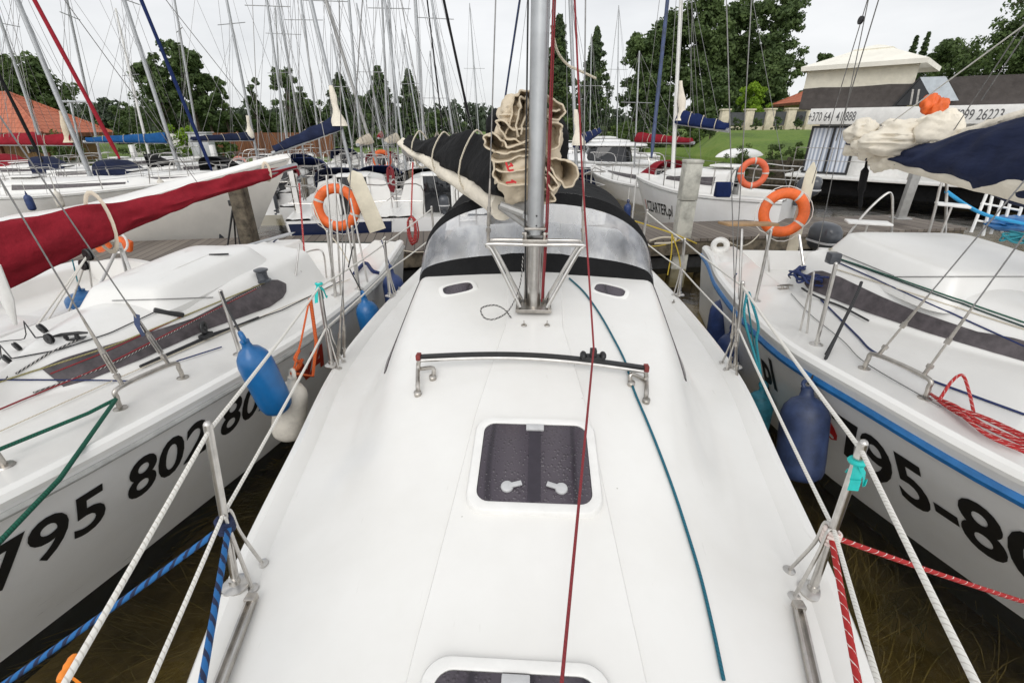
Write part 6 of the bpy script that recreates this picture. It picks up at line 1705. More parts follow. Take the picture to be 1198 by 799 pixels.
for i, (u, v, Y, w_, mt) in enumerate(((712, 150, 47, 44, 'leaf_bush'), (738, 147, 50, 50, 'leaf_mid'), (764, 150, 46, 46, 'leaf_bush'), (790, 149, 45, 44, 'leaf_mid'), (812, 152, 43, 40, 'leaf_bush'))):
    T_(u, v, Y, w_, ('olive hedge bush, leftmost beyond the motor cruisers', 'green hedge bush, second from left beyond the motor cruisers', 'olive hedge bush below the small blue green conifer', 'green hedge bush right behind the white mast foot', 'olive hedge bush beside the left end of the stone fence')[i], kind='round', mat=mt, seed=180 + i, nc=40, npc=40, leaf=.25, bare=0, trunk_r=.05, group='bushes along the shore', name='bush', cat='bush')
# overhanging leafy twig top right
tw = aty(1185, 6, 9); root = thing('leafy_branch', tw, 'dark leafy branch tip dipping into the top right corner', 'branch'); rnd = random.Random(3)
m = MB(); m.tube([tw + V((1.2, .3, .4)), tw + V((.3, 0, .12)), tw], [.02, .012, .005], 6); m.build('twig', 'bark', root)
m = MB(); leaf_cloud(m, [tw.lerp(tw + V((.7, .1, .3)), k / 8) for k in range(9)], 26, .16, .07, rnd); m.build('foliage', 'leaf_dark', root, None)
# distant forest edge: one mass
m = MB(); rnd = random.Random(11)
for i in range(420):
    x = -230 + i * 1.15 + rnd.uniform(-.5, .5); y = 175 + rnd.uniform(0, 18) + .04 * abs(x); h = 7.5 + 4 * noise.noise(V((x * .05, 0, 0))) + rnd.uniform(-1.5, 2.2)
    leaf_cloud(m, [V((x, y, h * k)) for k in (.25, .5, .75, .97)], 15, 2.0, 2.1, rnd)
o = m.build('distant_forest', 'leaf_far', None, None); tag(o, kind='stuff'); o['label'] = 'distant forest edge across the water'; 

# ---------------------------------------------------------------- buildings
def mat_tiles():
    m, nt, b = new_mat('roof_tiles')
    uv = coords(nt, 'UV'); sp = N(nt, 'ShaderNodeSeparateXYZ'); nt.links.new(uv, sp.inputs[0])
    def per(sock, k):
        a = N(nt, 'ShaderNodeMath', operation='MULTIPLY'); a.inputs[1].default_value = k; nt.links.new(sock, a.inputs[0])
        f = N(nt, 'ShaderNodeMath', operation='FRACT'); nt.links.new(a.outputs[0], f.inputs[0]); return f.outputs[0]
    r = per(sp.outputs[1], 1 / .36); c = per(sp.outputs[0], 1 / .30)
    rr = ramp(nt, r, [(0.0, (.25,) * 3), (.14, (.9,) * 3), (1.0, (1.0,) * 3)])
    cc = ramp(nt, c, [(0.0, (.55,) * 3), (.3, (1.0,) * 3), (.75, (1.0,) * 3), (1.0, (.55,) * 3)])
    mu = N(nt, 'ShaderNodeMix', data_type='RGBA', blend_type='MULTIPLY'); mu.inputs['Factor'].default_value = 1; nt.links.new(rr, mu.inputs['A']); nt.links.new(cc, mu.inputs['B'])
    base = ramp(nt, noise_n(nt, coords(nt), 1.5, 6, .7), [(.3, (.38, .10, .05)), (.7, (.52, .17, .09))])
    m2 = N(nt, 'ShaderNodeMix', data_type='RGBA', blend_type='MULTIPLY'); m2.inputs['Factor'].default_value = .35; nt.links.new(base, m2.inputs['A']); nt.links.new(mu.outputs['Result'], m2.inputs['B'])
    nt.links.new(m2.outputs['Result'], b.inputs['Base Color']); b.inputs['Roughness'].default_value = .7
    bump(nt, b, mu.outputs['Result'], 1.0, .06); M['roof_tiles'] = m
mat_tiles()
mat_planks('planks_ochre', (0.26, 0.155, 0.06), .15, 0, (0.17, 0.095, 0.035), .06)
mat_planks('planks_fence', (0.20, 0.075, 0.028), .12, 0, (0.10, 0.04, 0.018), .10)
mat_planks('siding_white', (0.72, 0.72, 0.70), .22, 2, (0.66, 0.66, 0.64), .04)
def hip_roof(root, x0, x1, y0, y1, ze, zr, hipl, over=.0, mat='roof_tiles', rz=0, org=None):
    """hip roof slabs with UV in metres; hipl: ridge inset"""
    cx = (y0 + y1) / 2
    A, B2, C, D = V((x0, y0, ze)), V((x1, y0, ze)), V((x1, y1, ze)), V((x0, y1, ze)); E, F = V((x0 + hipl, cx, zr)), V((x1 - hipl, cx, zr))
    m = MB()
    for q in ((A, B2, F, E), (B2, C, F), (C, D, E, F), (D, A, E)):
        e = (q[1] - q[0]).normalized(); n = (q[1] - q[0]).cross(q[2] - q[0]).normalized(); t = n.cross(e)
        ids = [m.av(p) for p in q]; m.face(ids, 0, tuple(((p - q[0]).dot(e), (p - q[0]).dot(t)) for p in q))
        low = [m.av(p - V((0, 0, .14))) for p in q]; m.face(list(reversed(low)))
    o = m.build('roof', mat, root, 20)
    m = MB()
    for a, b in ((A, E), (B2, F), (C, F), (D, E), (E, F)): m.tube([a.lerp(b, k / 10) for k in range(11)], .09, 8)
    m.build('ridge_cap', mat, o)
    m = MB()
    for a, b in ((A, B2), (B2, C), (C, D), (D, A)): m.bar(a - V((0, 0, .09)), b - V((0, 0, .09)), .05, .2)
    m.build('fascia', 'wood_brown', o)
    return o
Ec = aty(131, 156, 30.5); Ec.y = 26.0; gz = .5
hs = thing('house', (Ec.x - 6.5, Ec.y + 4, gz), 'low wooden house with a red tiled hip roof on the left shore', 'house')
x1 = Ec.x; x0 = x1 - 13.5; y0 = Ec.y; y1 = y0 + 4.6; ze = aty(60, 156, y0).z; rt = aty(10, 109, y0 + 2.3)
hip_roof(hs, x0, x1, y0, y1, ze, rt.z, x1 - rt.x)
m = MB(); m.box(((x0 + x1) / 2, (y0 + y1) / 2 + .6, (gz + ze) / 2 - .1), (x1 - x0 - 2.2, y1 - y0 - 1.9, ze - gz)); m.build('wall', 'planks_ochre', hs, 30)
wy = (y0 + y1) / 2 + .6 - (y1 - y0 - 1.9) / 2
for xx, w_, nm, mt in ((x1 - 4.9, .95, 'door', 'wood_brown'), (x1 - 7.2, .9, 'window', 'glass_dark'), (x1 - 2.2, 1.2, 'window', 'glass_dark'), (x1 - 9.3, .9, 'window', 'glass_dark')):
    h = 1.5 if nm == 'door' else .9; zc_ = gz + h / 2 if nm == 'door' else gz + .95
    m = MB(); m.box((xx, wy - .03, zc_), (w_, .06, h)); f = m.build(nm, mt, hs, bev=.004)
    m = MB(); 
    for dx in (-w_ / 2, w_ / 2): m.box((xx + dx, wy - .05, zc_), (.09, .1, h + .09))
    m.box((xx, wy - .052, zc_ + h / 2), (w_ + .2, .11, .09)); m.build('frame', 'wood_brown' if nm == 'door' else 'paint_white', f)
for xx in (x0 + .4, x0 + 4.2, x1 - 6.0, x1 - 3.2, x1 - .4):
    m = MB(); m.box((xx, y0 + .35, (gz + ze) / 2), (.13, .13, ze - gz)); m.bar((xx, y0 + .35, ze - .55), (xx + .5, y0 + .35, ze - .08), .08, .09); m.build('porch_post', 'wood_brown', hs)
m = MB(); c = V((rt.x + 1.9, y0 + 1.5, 0)); c.z = ze + (rt.z - ze) * 1.5 / 2.3 + .10; m.lathe([(.09, -.2), (.09, .16), (.14, .17), (.1, .24), (0, .25)], c, (0, 0, 1), 10); m.build('roof_vent', 'wood_brown', hs)
# lamp and white crossbar mast near the house
m = MB(); p = aty(82, 150, 24); m.tube([V((p.x, p.y, .4)), V((p.x, p.y, p.z + 1.0))], .05, 8); q = aty(82, 119, 24)
m.tube([V((p.x, p.y, .4)), q], .05, 8); m.bar(q + V((-.45, 0, 0)), q + V((1.0, 0, -.02)), .12, .1); m.box(q + V((1.0, 0, -.12)), (.16, .16, .22)); o = m.build('street_lamp', 'aluminium', None, bev=.01); tag(o, 'grey twin arm lamp post rising over the end of the tiled roof', 'lamp post')
# white wall, gate, cabinet, brown fence on the left shore
p, q = aty(172, 172, 34), aty(232, 172, 34); m = MB(); m.box(((p.x + q.x) / 2, 34.2, 1.1), (q.x - p.x + 2, .25, 1.6)); o = m.build('garden_wall', 'white_render', None, bev=.02); tag(o, 'white rendered garden wall behind the hedge on the left shore', 'wall')
p = aty(240, 180, 29); m = MB(); m.box((p.x, p.y, .5 + .75), (1.15, .6, 1.5)); m.box((p.x, p.y, 2.03), (1.3, .75, .06)); o = m.build('electric_cabinet', 'gelcoat_grey', None, bev=.015); tag(o, 'pale grey box cabinet at the left end of the brown fence', 'cabinet')
p, q = aty(256, 186, 31), aty(392, 186, 33)
fn = thing('plank_fence', p, 'reddish brown plank fence on the left shore behind the yachts', 'fence')
d = (q - p); d.z = 0; ang = math.atan2(d.y, d.x)
m = MB(Matrix.Translation((p.x, p.y, .5)) @ Matrix.Rotation(ang, 4, 'Z')); m.box((d.length / 2, 0, .75), (d.length, .05, 1.5)); m.build('boarding', 'planks_fence', fn, 30)
for k in range(6):
    m = MB(Matrix.Translation((p.x, p.y, .5)) @ Matrix.Rotation(ang, 4, 'Z')); m.box((d.length * k / 5, .07, .78), (.11, .11, 1.62)); m.build('fence_post', 'wood_brown', fn)
# small white post signs of the left quay
for i, (u, v, lab) in enumerate(((154, 172, 'white service pillar at the quay before the light green shrub'), (254, 196, 'white slanted service pillar beside the navy furled sail'))):
    p = aty(u, v, 24.5); m = MB(); m.box((p.x, p.y, .95), (.22, .22, 1.1), taper=.9); o = m.build('service_pillar', 'paint_white', None, bev=.02); tag(o, lab, 'service pillar', 'service pillars')
lifebuoy(aty(281, 193, 24), .33, .085, (0, -1, 0), 'faded pink lifebuoy on a stand by the left quay', 'lettering_pink', rope=False, bands=0, group='lifebuoys far off')
lifebuoy(aty(447, 187, 17), .26, .07, (.3, -1, 0), 'small orange lifebuoy among the yachts left of our boom end', rope=False, bands=0, group='lifebuoys far off')

# right shore: retaining wall, stone fence, small house, upturned dinghy
m = MB()
xs2 = [9.6 + i * .8 for i in range(16)]
rw = thing('retaining_wall', (12, 23, 0), 'dark timber retaining wall holding the lawn on the right bank', 'wall')
m = MB(); m.loft([[V((x, shore_y(x) - .10, -.8)) for x in xs2], [V((x, shore_y(x) - .10, .95)) for x in xs2], [V((x, shore_y(x) + .12, .97)) for x in xs2]]); m.build('boarding', 'wood_post', rw, 30)
for x in xs2[::2]: 
    m = MB(); m.lathe([(.09, 0), (.09, 2.0), (0, 2.02)], (x, shore_y(x) - .17, -.9), (0, 0, 1), 8); m.build('pile', 'wood_post', rw)
sf = thing('stone_fence', aty(890, 152, 36), 'pale stone pillar fence with dark panels at the top of the lawn', 'fence')
def gp(u, Y): p = aty(u, 150, Y); return V((p.x, p.y, land_z(p.x, p.y)))
PL = [gp(845, 38), gp(873, 37.5), gp(897, 37), gp(921, 36.5), gp(944, 36)]
for i, p in enumerate(PL):
    m = MB(); m.box(p + V((0, 0, .6)), (.55, .55, 1.5)); m.box(p + V((0, 0, 1.38)), (.68, .68, .1)); m.build('pillar', 'concrete_cream', sf, bev=.02)
    if i < len(PL) - 1:
        q = PL[i + 1]; a = p + V((.28, 0, 0)); b = q - V((.28, 0, 0))
        m = MB(); m.bar(a + V((0, 0, .12)), b + V((0, 0, .12)), .28, .36); m.build('plinth', 'concrete_cream', sf)
        m = MB(); m.bar(a + V((0, 0, .78)), b + V((0, 0, .78)), .05, .85); m.build('fence_panel', 'fence_slate', sf)
p = aty(941, 118, 40); h2 = thing('house', (p.x + 2, 44, 1.8), 'cream house with a red roof behind the left end of the houseboat', 'house')
x0 = aty(916, 118, 40).x + 2.4; zt = aty(940, 92, 43).z
hip_roof(h2, x0, x0 + 11, 40, 47, aty(910, 118, 40).z, zt, 3.0)
m = MB(); m.box((x0 + 5.6, 43.7, (1.2 + aty(910, 118, 40).z) / 2 - .1), (9.6, 5.6, aty(910, 118, 40).z - 1.2)); m.build('wall', 'cream_render', h2, 30)
for k in range(3):
    m = MB(); m.box((x0 + 1.7 + k * 3, 40.87, 3.0), (.9, .08, 1.2)); w_ = m.build('window', 'glass_dark', h2); m = MB(); m.box((x0 + 1.7 + k * 3, 40.85, 2.36), (1.1, .16, .08)); m.build('sill', 'paint_white', w_)
p = aty(868, 172, 24.6); m = MB(); m.T = Matrix.Translation((p.x, p.y, 1.0)) @ Matrix.Rotation(-1.4, 4, 'Z')
rows = [[V((.55 * s_ * math.sin(PI * (.5 - .5 * abs(t)) ) ** .5 * math.cos(a) if False else .55 * (1 - abs(t) ** 3) * math.cos(a), 1.3 * t, .40 * (1 - abs(t) ** 3) * math.sin(a))) for a in [PI * k / 10 for k in range(11)]] for t in [-.98 + 1.96 * i / 14 for i in range(15)] for s_ in (1,)]
m.loft(rows); o = m.build('upturned_dinghy', 'gelcoat_worn', None, 60); tag(o, 'white dinghy lying upside down on the bank below the lawn', 'dinghy')
for i, (u, lab) in enumerate(((905, 'dark shrub hanging over the timber wall behind the small lifebuoy'), (935, 'scrubby green shrub on the bank left of the houseboat'), (870, 'low scrub tuft beside the upturned dinghy'))):
    p = aty(u, 200, 22.8); tree(lab, p.x, p.y + .5, 1.5, 1.8, kind='round', mat='leaf_bush' if i else 'leaf_mid', seed=80 + i, nc=36, npc=34, leaf=.13, bare=0, trunk_r=.04, group='bushes along the shore', name='bush', z=.2, cat='bush')
for i, (u, Y) in enumerate(((832, 36.5), (860, 36.2), (884, 35.6), (909, 35), (932, 34.6))):
    p = gp(u, Y); tree(('round dark shrub, leftmost at the foot of the stone fence', 'round dark shrub, second from the left at the stone fence', 'round dark shrub under the bright lime bush at the stone fence', 'round dark shrub, second from the right at the stone fence', 'reddish dark shrub beside the cream house')[i], p.x, p.y, .9, 1.1, kind='round', mat='leaf_dark', seed=90 + i, nc=26, npc=30, leaf=.12, bare=0, trunk_r=.03, group='shrubs at the stone fence', name='bush', cat='bush')

# ---------------------------------------------------------------- houseboat
HA = atz(930, 224, 0.0); HBp = atz(1190, 245, 0.0)
hd_ = (HBp - HA); hd_.z = 0; hd_.normalize(); hang = math.atan2(hd_.y, hd_.x)
HT = Matrix.Translation(HA) @ Matrix.Rotation(hang, 4, 'Z')     # local x along the front, y into the boat, z up
hbx = thing('houseboat', HA, 'large white houseboat with a canopied upper deck and telephone numbers on its side', 'houseboat')
HL, HD = 16.0, 5.0
def HB(): return MB(HT)
def zat(u, v, lx, ly=0.0):    # height of pixel on the plane of the front
    n = V((-math.sin(hang), math.cos(hang), 0)); d = ray(u, v); o = HA + n * ly
    t = (o - CAM).dot(n) / d.dot(n); p = CAM + d * t; q = HT.inverted() @ p; return q
pl = zat(960, 140, 0); zf0 = zat(960, 204, 0).z
zb1 = zat(940, 146, 0).z; zb2 = zat(940, 128, 0).z; zs_ = zat(960, 100, 0).z
m = HB(); m.box((HL / 2, HD / 2, .18), (HL, HD, .60)); m.build('pontoon', 'canvas_black', hbx, bev=.06)
m = HB(); m.box((HL / 2 - .1, HD / 2 - .3, zf0 - .06), (HL + .5, HD + .5, .12)); m.build('deck_platform', 'paint_white', hbx, bev=.02)
m = HB(); m.box((HL / 2 + .15, HD / 2 + .2, (zf0 + zb1) / 2), (HL - .3, HD - .6, zb1 - zf0)); m.build('wall', 'paint_white', hbx, 30)
m = HB(); m.box((HL / 2, HD / 2 - .1, (zb1 + zb2) / 2), (HL + .2, HD + .2, zb2 - zb1)); m.build('roof_band', 'paint_white', hbx, bev=.015)
wl, wr = zat(945, 170, 0).x, zat(998, 170, 0).x
mat_curtain = None
def mat_curt():
    m, nt, b = new_mat('window_curtain')
    oc = coords(nt); wv = N(nt, 'ShaderNodeTexWave', bands_direction='X'); wv.inputs['Scale'].default_value = 2.4; wv.inputs['Distortion'].default_value = 2.2; wv.inputs['Detail'].default_value = 2
    mp_ = N(nt, 'ShaderNodeMapping'); mp_.inputs['Rotation'].default_value = (0, 0, -hang); mp_.inputs['Scale'].default_value = (1, 1, .08); nt.links.new(oc, mp_.inputs['Vector']); nt.links.new(mp_.outputs[0], wv.inputs['Vector'])
    nt.links.new(ramp(nt, wv.outputs['Fac'], [(.1, (.30, .34, .42)), (.6, (.55, .58, .64)), (1, (.70, .72, .76))]), b.inputs['Base Color']); b.inputs['Roughness'].default_value = .35
    b.inputs['Coat Weight'].default_value = .6; b.inputs['Coat Roughness'].default_value = .03; M['window_curtain'] = m
mat_curt()
def hwin(xa, xb, za, zb, mull=1):
    m = HB(); m.box(((xa + xb) / 2, .19, (za + zb) / 2), (xb - xa, .06, zb - za)); f = m.build('window', 'window_curtain', hbx)
    m = HB()
    for x in [xa + (xb - xa) * k / mull for k in range(mull + 1)]: m.box((x, .16, (za + zb) / 2), (.07, .1, zb - za + .07))
    for z in (za, zb): m.box(((xa + xb) / 2, .155, z), (xb - xa + .07, .11, .07))
    m.build('frame', 'plastic_black', f)
hwin(wl, wr, zf0 + .05, zb1 - .08, 2)
for k in range(3): hwin(wr + 2.0 + k * 2.6, wr + 3.4 + k * 2.6, zf0 + .5, zb1 - .25, 2)
# upper deck screens
u0, u1 = zat(940, 103, 0).x, zat(1070, 95, 0).x
zsc = zat(1070, 96, 0).z
def screen(xa, xb, z0, z1, y, mat, name, sag=.03, n=24):
    m = HB(); rows = []
    for i in range(n + 1):
        x = xa + (xb - xa) * i / n
        rows.append([V((x, y + .02 * noise.noise(V((x * 1.3, k, 3))), z0 + (z1 - z0) * k / 5 - sag * math.sin(PI * ((x * .5) % 1)) * (k / 5))) for k in range(6)])
    m.loft(rows); o = m.build(name, mat, hbx, 70); so = o.modifiers.new('thickness', 'SOLIDIFY'); so.thickness = .012; return o
zmid = zat(950, 103, 0).z; ztop = zat(960, 78, 0).z
screen(u0, u1, zb2, zmid, .05, 'canvas_greybrown', 'privacy_screen')
screen(u0, u1, zmid - .09, ztop + .05, .075, 'canvas_cream', 'canvas_wall', .02)
m = HB(); m.loft([[V((u0, .05 + 3.6 * k / 6, z)) for k in range(7)] for z in (zb2, zmid)]); m.build('privacy_screen', 'canvas_greybrown', hbx, 60)
m = HB(); m.loft([[V((u0, .05 + 3.6 * k / 6, z)) for k in range(7)] for z in (zmid, ztop)]); m.build('canvas_wall', 'canvas_cream', hbx, 60)
screen(zat(1112, 90, 0).x, HL - .2, zb2, zmid + .12, .05, 'canvas_greybrown', 'privacy_screen')
for x in [u0 + .05 + k * (u1 - u0 - .1) / 3 for k in range(4)] + [4.6 + k * 1.6 for k in range(7)]:
    m = HB(); m.box((x, .12, (zb2 + ztop) / 2 if x < 3.2 else (zb2 + zmid) / 2), (.06, .06, (ztop if x < 3.2 else zmid + .2) - zb2)); m.build('deck_post', 'plastic_black', hbx)
# pavilion roof of the canopy
rt0, rt1 = V((zat(940, 82, 0).x, -.25, ztop)), V((zat(1088, 68, 0).x, 3.3, ztop)); zap = zat(1032, 52, 0, 1.5).z
m = HB(); cxx, cyy = (rt0.x + rt1.x) / 2, (rt0.y + rt1.y) / 2; hx, hy = (rt1.x - rt0.x) / 2, (rt1.y - rt0.y) / 2
def ring(f, z, sagk=0): return [V((cxx + hx * f * x, cyy + hy * f * y, z - sagk * (1 - max(abs(x), abs(y)) * min(abs(x), abs(y))))) for x, y in [(-1 + 2 * k / 8, -1) for k in range(8)] + [(1, -1 + 2 * k / 8) for k in range(8)] + [(1 - 2 * k / 8, 1) for k in range(8)] + [(-1, 1 - 2 * k / 8) for k in range(8)]]
dz = zap - ztop
m.loft([ring(1.0, ztop - .14), ring(1.01, ztop), ring(.75, ztop + dz * .26, .02), ring(.5, ztop + dz * .52, .02), ring(.30, ztop + dz * .74, .01)], True)
m.loft([ring(.31, ztop + dz * .70), ring(.33, ztop + dz * .76), ring(.16, ztop + dz * .90), ring(.01, zap)], True)
m.build('canopy_roof', 'canvas_cream_bright', hbx, 25)
# stair hatch: pale sloping panel and dark triangular opening
def zp(u, v, ly): q = zat(u, v, 0, 0); return V((q.x, ly, q.z))
m = HB(); m.plate([zp(1046, 124, -.06), zp(1090, 123, -.06), zp(1090, 108, -.06), zp(1077, 91, -.06)], .05, (0, 1, 0)); m.build('stair_opening', 'glass_dark', hbx, 30)
m = HB(); m.plate([zp(1085, 106, -.12), zp(1094, 120, -.12), zp(1122, 118, -.12), zp(1107, 90, -.12), zp(1077, 91, -.12)], .06, (0, 1, 0)); m.build('stair_cover', 'stair_pale', hbx, 30)
m = HB(); m.bar(zp(1045, 125, -.09), zp(1078, 90, -.09), .05, .05); m.build('stair_edge', 'plastic_black', hbx)
for u in (1066, 1073):
    m = HB(); m.bar(zp(u, 123, -.10), zp(u + 3, 105, -.10), .06, .05); m.build('stair_rail', 'stainless_dull', hbx)
def htext(body, x, z, size, bold=.004, xs=1.0):
    vs, fs = text_mesh(body, size, bold); m = HB()
    for a, b in vs: m.av((x + a * xs, -.205, z + b))
    for f in fs: m.face(f)
    m.build('phone_number', 'lettering_grey', hbx, None)
tz_ = zb1 + (zb2 - zb1) * .22; ts = (zb2 - zb1) * .80
a, b = zat(948, 136, 0).x, zat(1004, 132, 0).x; htext('+370 641 41 888', a, tz_, ts, .003, (b - a) / text_width('+370 641 41 888', ts, .003))
a, b = zat(1099, 125, 0).x, zat(1180, 120, 0).x; htext('+48 7999 26223', a, tz_, ts, .003, (b - a) / text_width('+48 7999 26223', ts, .003))
m = HB(); m.lathe([(0, 0), (.07, 0), (.07, .05), (0, .05)], (zat(940, 135, 0).x, -.21, (zb1 + zb2) / 2 - .02), (0, -1, 0), 14); m.build('porthole_lamp', 'plastic_black', hbx)
# railing on the lower deck
m = HB()
for x in [-.2 + 1.2 * k for k in range(9)]: m.tube([(x, -.42, zf0), (x, -.42, zf0 + .95)], .015, 6)
for z in (.5, .93): m.tube([(-.2, -.42, zf0 + z), (9.4, -.42, zf0 + z)], .012, 6)
m.build('railing', 'stainless_dull', hbx)

# ---------------------------------------------------------------- motor cruisers in the middle distance
def cruiser(u, v, Y, hdg, L, label, hull='gelcoat', k=1.0, hard=True):
    p = aty(u, v, Y); W_ = L * .32
    b = Boat((p.x, p.y), hdg, L, [(0, W_ * .46), (L * .5, W_ * .5), (L * .8, W_ * .33), (L, 0)], [(0, .75 * k), (L * .6, .85 * k), (L, 1.1 * k)], [(0, W_ * .36), (L * .7, W_ * .3), (L * .9, .05), (L, .01)], [(0, W_ * .32), (L * .6, W_ * .22), (L * .88, .02), (L, .005)], [(0, .35), (L * .55, .3), (L * .85, .0), (L, 0)], f0=.15, rake=.9, wells=((0, L * .4, -.3, .7),), gun=.6)
    root = thing('motor_cruiser', (p.x, p.y, 0), label, 'motor boat', 'motor cruisers', hdg)
    b.build_hull(root, hull, 14); b.build_deck(root, 'gelcoat', 24, cap=False)
    T = b.T
    m = MB(T); rows = []
    for f, z in ((1, .75), (.97, 1.0), (.82, 1.45), (.80, 1.5)): rows.append([V((W_ * .40 * f * sgn(math.cos(a), .5), L * .45 + L * .16 * f * sgn(math.sin(a), .6) - (1 - f) * .4, z * k)) for a in [2 * PI * j / 24 for j in range(24)]])
    m.loft(rows, True); ws = m.build('windscreen', 'glass_dark', root, 40)
    m = MB(T); rows = []
    for f, z in ((.84, 1.49), (.9, 1.53), (.88, 1.60), (.6, 1.66)): rows.append([V((W_ * .40 * f * sgn(math.cos(a), .5), L * .40 + L * .22 * f * sgn(math.sin(a), .6), z * k)) for a in [2 * PI * j / 24 for j in range(24)]])
    m.loft(rows, True, cap0=True, cap1=True); m.build('hardtop', 'gelcoat', root, 40)
    m = MB(T); m.tube([(W_ * .30 * s, L * y, (1.3 + .2 * (y > .8)) * k) for s, y in ((-1, .62), (-.9, .8), (0, .99), (.9, .8), (1, .62))], .015, 6); m.build('bow_rail', 'stainless', root)
    b.rail(root, 'rub_rail', 'rail_grey', 1, 0, L - .1, .06, .03); b.rail(root, 'rub_rail', 'rail_grey', -1, 0, L - .1, .06, .03)
    return root
cruiser(790, 186, 24.5, PI / 2 + .05, 7.5, 'white motor cruiser with a low roof, nearest before the lawn')
cruiser(770, 176, 31, PI / 2 - .1, 8.5, 'white motor cruiser with a tall windscreen, behind the nearest cruiser')
cruiser(702, 186, 22, PI / 2 + .2, 5.8, 'dark hulled motor boat right of the spruce by our mast', 'gelcoat_navy')
cruiser(745, 168, 42, PI / 2, 8, 'white motor boat furthest out, before the olive hedge')
# ================================================================== right neighbour: boom, sail, stern gear
bmr = thing('boom', (3.2, 2.1, 2.1), 'boom under a navy sail cover with a heaped cream sail, at the right edge', 'boom')
A = V((3.16, 2.0, 2.13)); E = aty(1050, 182, 4.8); E2 = aty(992, 172, 5.3)
m = MB(); m.tube([A + V((0, 0, -.10)), E + V((0, 0, -.05)), E2], [.06, .055, .05], 12); m.build('spar', 'aluminium_dull', bmr)
cover(bmr, 'sail_cover', 'canvas_navy', A, E, lambda t: (.22 - .13 * t, .47 * (1 - t) ** .9 + .03, .36 * (1 - t) ** .9 + .05), 40, 90, .05, 21)
cover(bmr, 'sail_roll', 'sailcloth_pale', A + V((-.10, 0, -.24)), E + V((0, .05, -.04)), lambda t: (.10 - .04 * t, .10 - .03 * t, .13 - .06 * t), 18, 40, .02, 5)
cover(bmr, 'sail_roll', 'sailcloth_pale', aty(1230, 128, 3.5), aty(1105, 166, 4.6), lambda t: (.05, .06, .07), 18, 30, .03, 6)
def rp(u, v, y): return aty(u, v, y)
heap(bmr, rp(1066, 163, 4.8), (.38, .25, .18), 2, amp=.27, n=44, ax=(1.1, 1.2, 4.6))
heap(bmr, rp(1028, 168, 5.0), (.23, .18, .14), 5, amp=.27, n=40, ax=(1.3, 1.2, 4.6))
heap(bmr, rp(1008, 154, 5.05), (.12, .14, .11), 8)
heap(bmr, rp(1096, 156, 4.6), (.19, .2, .17), 11, amp=.27, n=40, ax=(3.6, 1.2, 1.6))
cover(bmr, 'sail_fold', 'sailcloth_pale', rp(1022, 192, 4.95), rp(1105, 166, 4.5), lambda t: (.07 + .05 * t, .08 + .03 * t, .08 + .03 * math.sin(3 * t)), 18, 30, .04, 31)
cover(bmr, 'sail_fold', 'sailcloth_pale', rp(990, 172, 5.2), rp(1050, 175, 4.9), lambda t: (.07 + .05 * t, .08 + .04 * t, .07 + .03 * t), 18, 30, .04, 33)
cover(bmr, 'sail_tie', 'canvas_navy', rp(996, 164, 5.15), rp(1020, 184, 4.95), lambda t: (.06, .07, .05), 14, 14, .02, 35)
m = MB(); m.tube(spline([rp(1016, 180, 5), rp(1012, 200, 5.02), rp(1008, 222, 5.04), rp(1006, 245, 5.05)], 5), [.012] * 5 + [.035] * 6 + [.02] * 4 + [.006], 8); m.build('strap', 'canvas_black', bmr)
lj = thing('life_jacket', rp(1093, 133, 5.0), 'orange life jacket stuffed on top of the heaped cream sail', 'life jacket')
heap(lj, rp(1088, 122, 5.0), (.07, .07, .09), 14, 'buoy_orange', 'float_panel', .3, 14); heap(lj, rp(1098, 128, 4.95), (.07, .07, .10), 17, 'buoy_orange', 'float_panel', .3, 14)
for (u, v, y, z) in ((1148, 118, 3.8, 6), (1111, 160, 4.4, 6)):
    m = MB(); m.tube([rp(u, v, y), V((3.2, 2.05, 7.5))], .004, 6); m.build('lazy_jack', 'wire', bmr)
# topping lift and backstays seen over the houseboat
for i, (a, b, lab) in enumerate((((950, 215, 6.2), (1015, 0, 5.6), 'wire backstay of the right yacht, left one of the pair above the lifebuoy'), ((978, 165, 5.6), (1028, 0, 5.0), 'wire topping lift of the right yacht above the heaped sail'), ((955, 300, 6.0), (1016, 0, 5.4), 'slack grey halyard of the right yacht crossing the curtained window'), ((1000, 175, 5.3), (1198, 30, 3.6), 'pale rope running up from the heaped sail to the top right corner'))):
    p, q = aty(*a), aty(*b); rope([p, p + (q - p) * 1.5], .005, 'wire' if i < 3 else 'rope_white', lab, 'rigging wire', None, 'backstay')
bk = aty(1007, 24, 5.4); t_ = thing('pulley_block', bk, 'black pulley high on the backstay in front of the grey sky', 'pulley block'); block(bk, .035, (1, 0, 0), t_, 'sheave')
# stern seats of the right yacht
for i, (pa, seat, lab) in enumerate(((((985, 285), (1010, 252), (1034, 229), (1043, 228), (1044, 250), (1042, 292)), ((990, 259), (1042, 262)), 'stainless stern rail loop with white seat, left of the pair on the right yacht'), (((1084, 282), (1094, 245), (1101, 216), (1107, 213), (1107, 240), (1105, 290)), ((1095, 238), (1134, 242)), 'stainless stern rail loop with white seat, right of the pair on the right yacht'))):
    root = thing('rail_loop', aty(pa[0][0], 300, 5.9), lab, 'stern rail', 'stern rail seats')
    m = MB(); m.tube(spline([aty(u, v, 5.9 - .1 * i) for u, v in pa], 5), .014, 8); m.build('rail', 'stainless', root)
    a, b = aty(*seat[0], 5.9 - .1 * i), aty(*seat[1], 5.75 - .1 * i); m = MB(); m.bar(a, b, .24, .025); m.build('seat_board', 'paint_white', root, bev=.008)
    m = MB(); m.tube([(a + b) / 2 - V((0, 0, .01)), (a + b) / 2 - V((0, 0, .36))], .012, 8); m.build('support', 'stainless', root)
